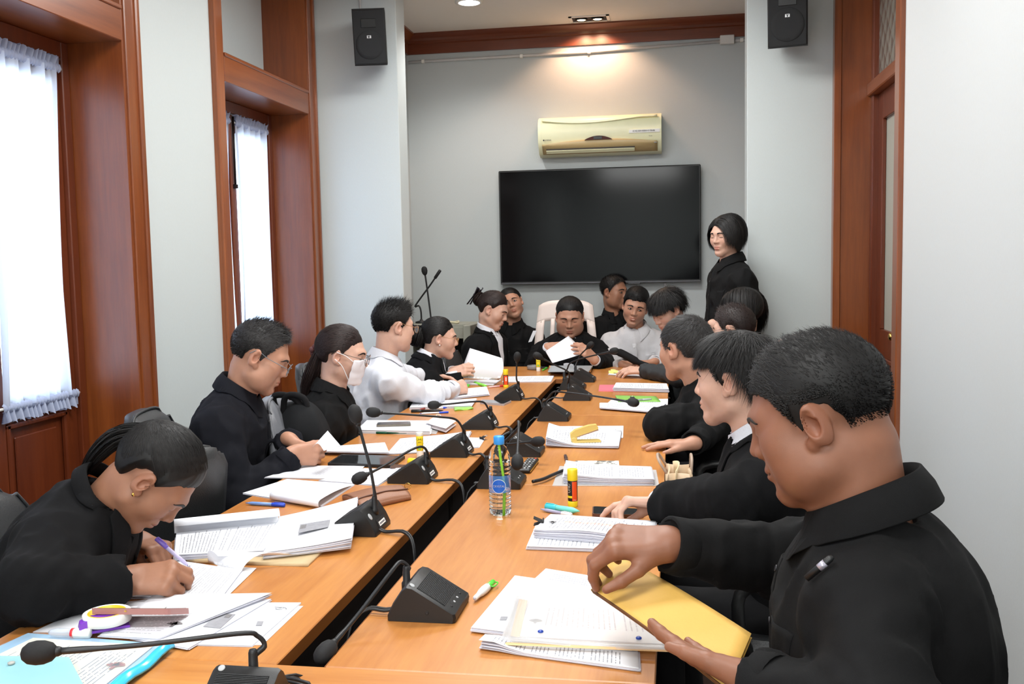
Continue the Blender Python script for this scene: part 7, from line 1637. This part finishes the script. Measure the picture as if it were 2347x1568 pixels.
bt = G.copy(); bt[:, :, 2] = TZ0+0.001; ring = [G[-1], G[-1]*0.5+bt[-1]*0.5+np.array([0, -0.004, 0]), bt[-1]]; MB().slab(np.stack(ring), (0, 0.003, 0)).build('front_wall', LEA, o, True); ring = [G[:, -1], bt[:, -1]]; MB().slab(np.stack(ring), (-0.002, 0, 0)).build('end_wall', LEA, o, True); ring = [G[:, 0], bt[:, 0]]; MB().slab(np.stack(ring), (0.002, 0, 0)).build('end_wall', LEA, o, True)
zp = [G[10, j]+np.array([0, 0.003*math.sin(j*0.8), 0.002]) for j in range(18)]; MB().tube(spline(zp, 30), 0.0026, 6).build('zip', mat('zip_brown', (96, 60, 44), 0.5), o, True); MB().tube([zp[-1]+np.array([0.01*math.cos(a), 0.002, 0.008+0.01*math.sin(a)]) for a in np.linspace(0, 6.28, 16)], 0.0012, 6).build('zip_ring', GOLD, o, True)
pen(Tp(563, 1153, 0.006), Tp(653, 1158, 0.006), 0.0055, 'blue ballpoint pen beside the rolled-back page', mat('pen_pale_blue', (120, 160, 226), 0.25), CHROME, BLUP)
# big pile beside the writing woman
tag(sheet_on('brown_envelope', [Tp(500, 1250, 0.008), Tp(742, 1258, 0.008), Tp(706, 1292, 0.008), Tp(428, 1284, 0.008)], mat('kraft_grey', (196, 172, 132), 0.7), None, 0.008, lambda u, v: (0, 0, 0.003*math.sin(u*6))), 'brown kraft envelope under the pile beside the writing woman', 'envelope')
doc('picture-card sheet on top of the pile next to the first microphone', [(640, 1184), (820, 1148), (806, 1244), (604, 1266)], 0.008, 0.018, paper('faint_page_two', (234, 236, 241), (232, 232, 238), 12, 16, turn=True, seed=61.0), 5, lift=lambda u, v: 0.012*u*u)
_o = [x for x in bpy.data.objects if x.name.startswith('paper_document') and x.get('label', '').startswith('picture-card')][0]
printed(_o, [(688, 1202), (757, 1191), (752, 1208), (683, 1222)], 0.034, GREYP); printed(_o, [(690, 1204), (703, 1202), (700, 1210), (687, 1212)], 0.0345, DGREY, 'printed_stamp')
doc('printed form pages under the rolled page beside the writing woman', [(404, 1222), (648, 1192), (604, 1262), (400, 1272)], 0.008, 0.014, TXTF, 5)
G = np.zeros((14, 10, 3)); A0_, A1_ = Tp(400, 1222, 0.022), Tp(640, 1196, 0.022)
for i in range(14):
    th = -0.4+5.0*i/13; rr = 0.016+0.004*i/13
    for j in range(10): u = j/9; q = A0_*(1-u)+A1_*u; w_ = nrm(np.cross(A1_-A0_, (0, 0, 1))); G[i, j] = q+np.array([0, 0, rr*(1-math.cos(th))])-w_*rr*math.sin(th)*(0.8+0.5*u)
tag(MB().slab(G, (0, 0, -0.0008)).build('rolled_page', WHITE, None, True), 'white page rolled back over the printed form pages', 'paper')
doc('printed notes under the writing hand at left', [(404, 1284), (556, 1306), (512, 1364), (264, 1368)], 0, 0.006, TXTF, 3)
doc('sheet peeping out right of the printed notes', [(500, 1296), (588, 1302), (522, 1366), (440, 1360)], 0, 0.002, mat('grey_white_paper', (230, 230, 232), 0.7), 1)
G = np.zeros((12, 8, 3)); A0_, A1_ = Tp(478, 1290, 0.004), Tp(553, 1309, 0.004); B0_, B1_ = Tp(500, 1275, 0.03), Tp(672, 1271, 0.026)
for i in range(12):
    v = i/11
    for j in range(8):
        u = j/7; p_ = A0_*(1-u)+A1_*u; q_ = B0_*(1-u)+B1_*u; G[i, j] = p_*(1-v)**2+2*v*(1-v)*(p_*0.6+q_*0.4+np.array([-0.02, 0, 0.045]))+q_*v*v
tag(MB().slab(G, (0, 0, -0.0008)).build('curled_page', WHITE, None, True), 'page curling up from the printed notes at left', 'paper')
_t, _I = PEOPLE[1]; tip = at(438, 1302, z=TZ0+0.004); top_ = at(357, 1234, y=tip[1]-0.02)
pen(tip, top_, 0.0048, 'lilac pen in the hand of the writing woman', mat('pen_lilac', (196, 188, 226), 0.35), CHROME, mat('pen_violet', (120, 96, 190), 0.3))
# nearest left pile
doc('blank sheets at the left end of the nearest left pile', [(202, 1390), (350, 1372), (330, 1452), (76, 1448)], 0, 0.003, WHITE, 1)
o = doc('identity-card sheet in the nearest left pile', [(470, 1372), (622, 1373), (432, 1486), (300, 1462)], 0.002, 0.004, WHITE, 2); printed(o, [(502, 1405), (540, 1408), (505, 1440), (465, 1436)], 0.006, GREYP); printed(o, [(520, 1408), (532, 1409), (525, 1416), (513, 1415)], 0.0065, DGREY, 'printed_stamp')
o = doc('stamped sheet at the right of the nearest left pile', [(520, 1381), (690, 1381), (578, 1480), (440, 1477)], 0.0, 0.003, WHITE, 1); printed(o, [(590, 1424), (604, 1424), (600, 1434), (586, 1434)], 0.003, GREYP, 'stamp')
MB().tube(spline([Tp(630, 1392, 0.005), Tp(652, 1393, 0.005), Tp(655, 1397, 0.005), Tp(634, 1397, 0.005), Tp(634, 1394, 0.005), Tp(650, 1394, 0.005)], 20), 0.0008, 5).build('paper_clip', CHROME, o, True)
doc('bottom sheet of the nearest left pile reaching farthest right', [(540, 1389), (695, 1389), (602, 1478), (470, 1480)], 0, 0.0012, WHITE, 1)
o = doc('printed crest letter on top of the nearest left pile', [(352, 1364), (623, 1367), (362, 1464), (228, 1456)], 0.006, 0.004, paper('crest_letter', (232, 234, 240), (150, 152, 160), 30, 22, turn=False, seed=71.0, margin=(0.05, 0.8, 0.05, 0.6)), 2, lift=lambda u, v: 0.008*u*(1-v)); crest(o, 398, 1432, 0.011, 0.020)
PKC = mat('rose_phone', (170, 118, 112), 0.25); ph = thing('phone', 'rose-coloured phone resting on a tape roll and purple stapler', 'phone', at(296, 1398, z=TZ0+0.044)); a_ = at(207, 1406, z=TZ0+0.044); b2 = at(386, 1407, z=TZ0+0.044); dv = np.array([0.005, 0.078, -0.027])
pts = []; c4 = [a_, b2, b2+dv, a_+dv]
for i in range(4):
    p_, q_, r_ = c4[i-1], c4[i], c4[(i+1) % 4]; e1 = nrm(p_-q_)*0.008; e2 = nrm(r_-q_)*0.008; pts += [q_+e1, q_+0.3*(e1+e2), q_+e2]
MB().prism(pts, (0, 0, -0.002), (0, 0, 0.0105)).build('case', PKC, ph); ctp = np.mean(c4, 0); MB().prism([ctp+(q-ctp)*0.95 for q in pts], (0, 0, 0.0105), (0, 0, 0.0110)).build('screen', DSC, ph)
mid_ = (a_+b2)/2+np.array([-0.012, 0, 0]); MB().box(mid_[0]-0.007, mid_[0]+0.007, mid_[1]-0.001, mid_[1]+0.001, mid_[2]+0.003, mid_[2]+0.0065).build('port', GOLD, ph); q_ = b2+np.array([-0.045, 0.008, 0]); MB().box(q_[0]-0.03, q_[0]+0.02, q_[1], q_[1]+0.03, q_[2]-0.002, q_[2]).build('camera_bump', WHT, ph)
tp = at(246, 1424, z=TZ0+0.022); o = thing('tape_roll', 'white tape roll under the rose-coloured phone', 'tape', tp); MB().lathe(tp, [(0.044, 0), (0.046, 0.001), (0.046, 0.019), (0.044, 0.020), (0.036, 0.020), (0.036, 0)], 32).build('tape', WHT, o, True); MB().lathe(tp, [(0.0362, 0.0), (0.0362, 0.0205), (0.0335, 0.0205), (0.0335, 0)], 32).build('core', mat('core_yellow', (226, 196, 40), 0.4), o, True)
stapler(Tp(186, 1452, 0.011), Tp(296, 1432, 0.011), 'purple stapler under the tape roll at left', mat('purple_plastic', (126, 62, 190), 0.35), math.radians(3), w=0.030, hs=0.62)
p0, p1 = Tp(112, 1450, 0.014), Tp(208, 1452, 0.014); o = thing('correction_tape', 'clear and white correction stick beside the purple stapler', 'correction stick', (p0+p1)/2-np.array([0, 0, 0.009])); d = nrm(p1-p0); L = np.linalg.norm(p1-p0)
MB().lathe(p0, [(0.003, 0), (0.007, 0.006), (0.009, 0.02), (0.009, L*0.55)], 14, axis=d).build('clear_barrel', mat('clear_barrel', (206, 214, 226), 0.1, alpha=0.6), o, True); MB().lathe(p0+d*L*0.55, [(0.0095, 0), (0.0095, L*0.06)], 14, axis=d).build('red_ring', mat('ring_red', (216, 40, 50), 0.4), o, True); MB().lathe(p0+d*L*0.6, [(0.009, 0), (0.0095, L*0.05), (0.0095, L*0.38), (0.007, L*0.4)], 14, axis=d).build('end_cap', WHP, o, True)
# blue clear folder at the near left corner
FB = thing('clear_folder', 'clear blue plastic folder holding a cream form, near left corner', 'folder', Tp(180, 1520, 0.001)); fc = [(64, 1451), (400, 1478), (232, 1612), (-170, 1560)]
sheet_on('back_sheet', [Tp(*q, h=0.004) for q in fc], mat('folder_back_blue', (150, 200, 236), 0.2), FB, 0.002)
o = doc('handwritten cream form inside the clear blue folder', [(76, 1462), (352, 1480), (196, 1606), (-120, 1556)], 0.004, 0.003, CREAM, 1); crest(o, 262, 1527, 0.0075, 0.022, mat('crest_red', (150, 60, 50), 0.6))
sheet_on('front_film', [Tp(*q, h=0.0105) for q in fc], mat('folder_film_blue', (216, 230, 240), 0.08, alpha=0.16), FB, 0.0006, lambda u, v: (0, 0, 0.002*math.sin(u*8+v*3)))
CY = mat('cyan_plastic', (60, 190, 232), 0.15); sheet_on('cyan_edge', [Tp(378, 1476, 0.012), Tp(401, 1479, 0.012), Tp(240, 1606, 0.012), Tp(206, 1600, 0.012)], CY, FB, 0.004, lambda u, v: (0, 0, 0.008*math.sin(math.pi*u)+0.003*math.sin(v*12)))
sheet_on('cyan_flap', [Tp(-60, 1502, 0.0135), Tp(158, 1506, 0.0135), Tp(202, 1590, 0.0135), Tp(-160, 1580, 0.0135)], mat('cyan_film', (168, 222, 232), 0.25, alpha=0.7), FB, 0.0008)
MB().lathe(Tp(26, 1522, 0.0145), [(0.006, 0), (0.0065, 0.003), (0.003, 0.0045), (0.001, 0.0048)], 14).build('snap', mat('snap_grey', (176, 176, 170), 0.3), FB, True)
# loose things away from the tables
c = [at(1211, 784, y=7.0), at(1222, 758, y=7.02), at(1230, 758, y=6.98), at(1219, 782, y=6.96)]; tag(sheet_on('folded_paper', c, WHITE, None, 0.003, None, 4), 'small folded white paper held by the woman tilting her head', 'paper')
tag(MB().tube(spline([at(1404, 806, y=6.50), at(1420, 808, y=6.48), at(1440, 818, y=6.45), at(1462, 830, y=6.42), at(1484, 838, y=6.40)], 16), [0.022]*4+[0.026]*8+[0.018]*5, 10).build('bag_strap', cloth('strap_cloth', (24, 24, 26)), None, True), 'padded black bag strap lying before the smiling man', 'strap')
bp = at(668, 985, y=3.62); o = thing('backpack', 'black fabric backpack on the chair between the man in glasses and masked woman', 'backpack', bp-np.array([0, 0, 0.25]))
def bagf(P):
    d = ell(P, bp+np.array([0.0, 0.04, -0.10]), (0.15, 0.14, 0.20)); d = smin(d, ell(P, bp+np.array([0.05, 0.0, 0.0]), (0.09, 0.10, 0.12)), 0.05); return d-0.012*vnoise(P*np.array([1, 1, 0.5], F32), 16, 5)
V, F = nets(bagf, bp-0.35, bp+0.3, 0.009, 2); mesh_obj('bag_body', V, F, cloth('bag_cloth', (26, 27, 29)), o, True)
for k in range(2): MB().tube(spline([bp+np.array([-0.04+0.02*k, -0.03, 0.06]), bp+np.array([-0.05+0.05*k, -0.04, 0.14]), bp+np.array([0.03+0.04*k, -0.03, 0.13]), bp+np.array([0.08, -0.02, 0.05])], 14), 0.013, 8).build('strap', cloth('strap_cloth', (24, 24, 26)), o, True)
# beige handbag on the right
hb = at(1556, 1105, y=3.30); o = thing('handbag', 'beige leather handbag with thin handles standing open beside the right table', 'handbag', hb-np.array([0, 0, 0.12])); BEI = mat('beige_leather', (206, 180, 148), 0.5, bump=0.15, bscale=250); BEIi = mat('cream_lining', (226, 204, 164), 0.6)
for s, mm in ((-1, BEI), (1, BEI)):
    G = np.array([[[hb[0]+s*(0.046-0.012*v+0.006*math.sin(u*5+v*3)), hb[1]-0.09+0.18*u, hb[2]-0.12+0.17*v+0.010*math.sin(u*5+s)] for u in np.linspace(0, 1, 10)] for v in np.linspace(0, 1, 8)]); MB().slab(G, (s*0.006, 0, 0)).build('side_wall', mm, o, True)
G = np.array([[[hb[0]-0.012+0.012*math.sin(u*4)*v, hb[1]-0.08+0.16*u, hb[2]-0.10+0.155*v+0.015*math.sin(u*3.14)*v] for u in np.linspace(0, 1, 12)] for v in np.linspace(0, 1, 8)]); MB().slab(G, (0.003, 0, 0)).build('lining_flap', BEIi, o, True)
for e_ in (-0.085, 0.085): G = np.array([[[hb[0]-0.045+0.09*u, hb[1]+e_+0.02*math.sin(u*math.pi)*np.sign(-e_), hb[2]-0.12+0.165*v] for u in np.linspace(0, 1, 6)] for v in np.linspace(0, 1, 5)]); MB().slab(G, (0, 0.004, 0)).build('gusset', BEI, o, True)
MB().box(hb[0]-0.04, hb[0]+0.04, hb[1]-0.085, hb[1]+0.085, hb[2]-0.125, hb[2]-0.115).build('bag_base', BEI, o)
for s in (-1, 1): MB().tube(spline([hb+np.array([s*0.040, -0.06, 0.04]), hb+np.array([s*0.055-0.012, -0.045, 0.085]), hb+np.array([s*0.055-0.014, 0.03, 0.090]), hb+np.array([s*0.040, 0.06, 0.04])], 14), 0.005, 8).build('handle', mat('handle_taupe', (168, 146, 128), 0.5), o, True)
# pen in the heavy man's pocket
_t, I = PEOPLE[18]
try:
    q = drape(I['garment'], np.array([at(1862, 1296, y=1.40)]), 0.004, 10)[0]; n_ = sgrad(I['garment'], q[None])[0]; up_ = nrm(np.array([0, 0, 1.0])-n_*n_[2]); ob = MB().lathe(q-up_*0.02+n_*0.004, [(0.005, 0), (0.0055, 0.03), (0.0052, 0.045), (0.003, 0.05)], 12, axis=up_); ob.build('pocket_pen', BLK, _t, True); MB().lathe(q+up_*0.004+n_*0.004, [(0.0057, 0), (0.0057, 0.012)], 12, axis=up_).build('pen_band', mat('pen_silver', (190, 186, 200), 0.3, 0.5), _t, True)
except Exception as ex: print('pocket pen', ex)
# raised finger seen above the young person's head
fg = at(1790, 800, y=4.7)
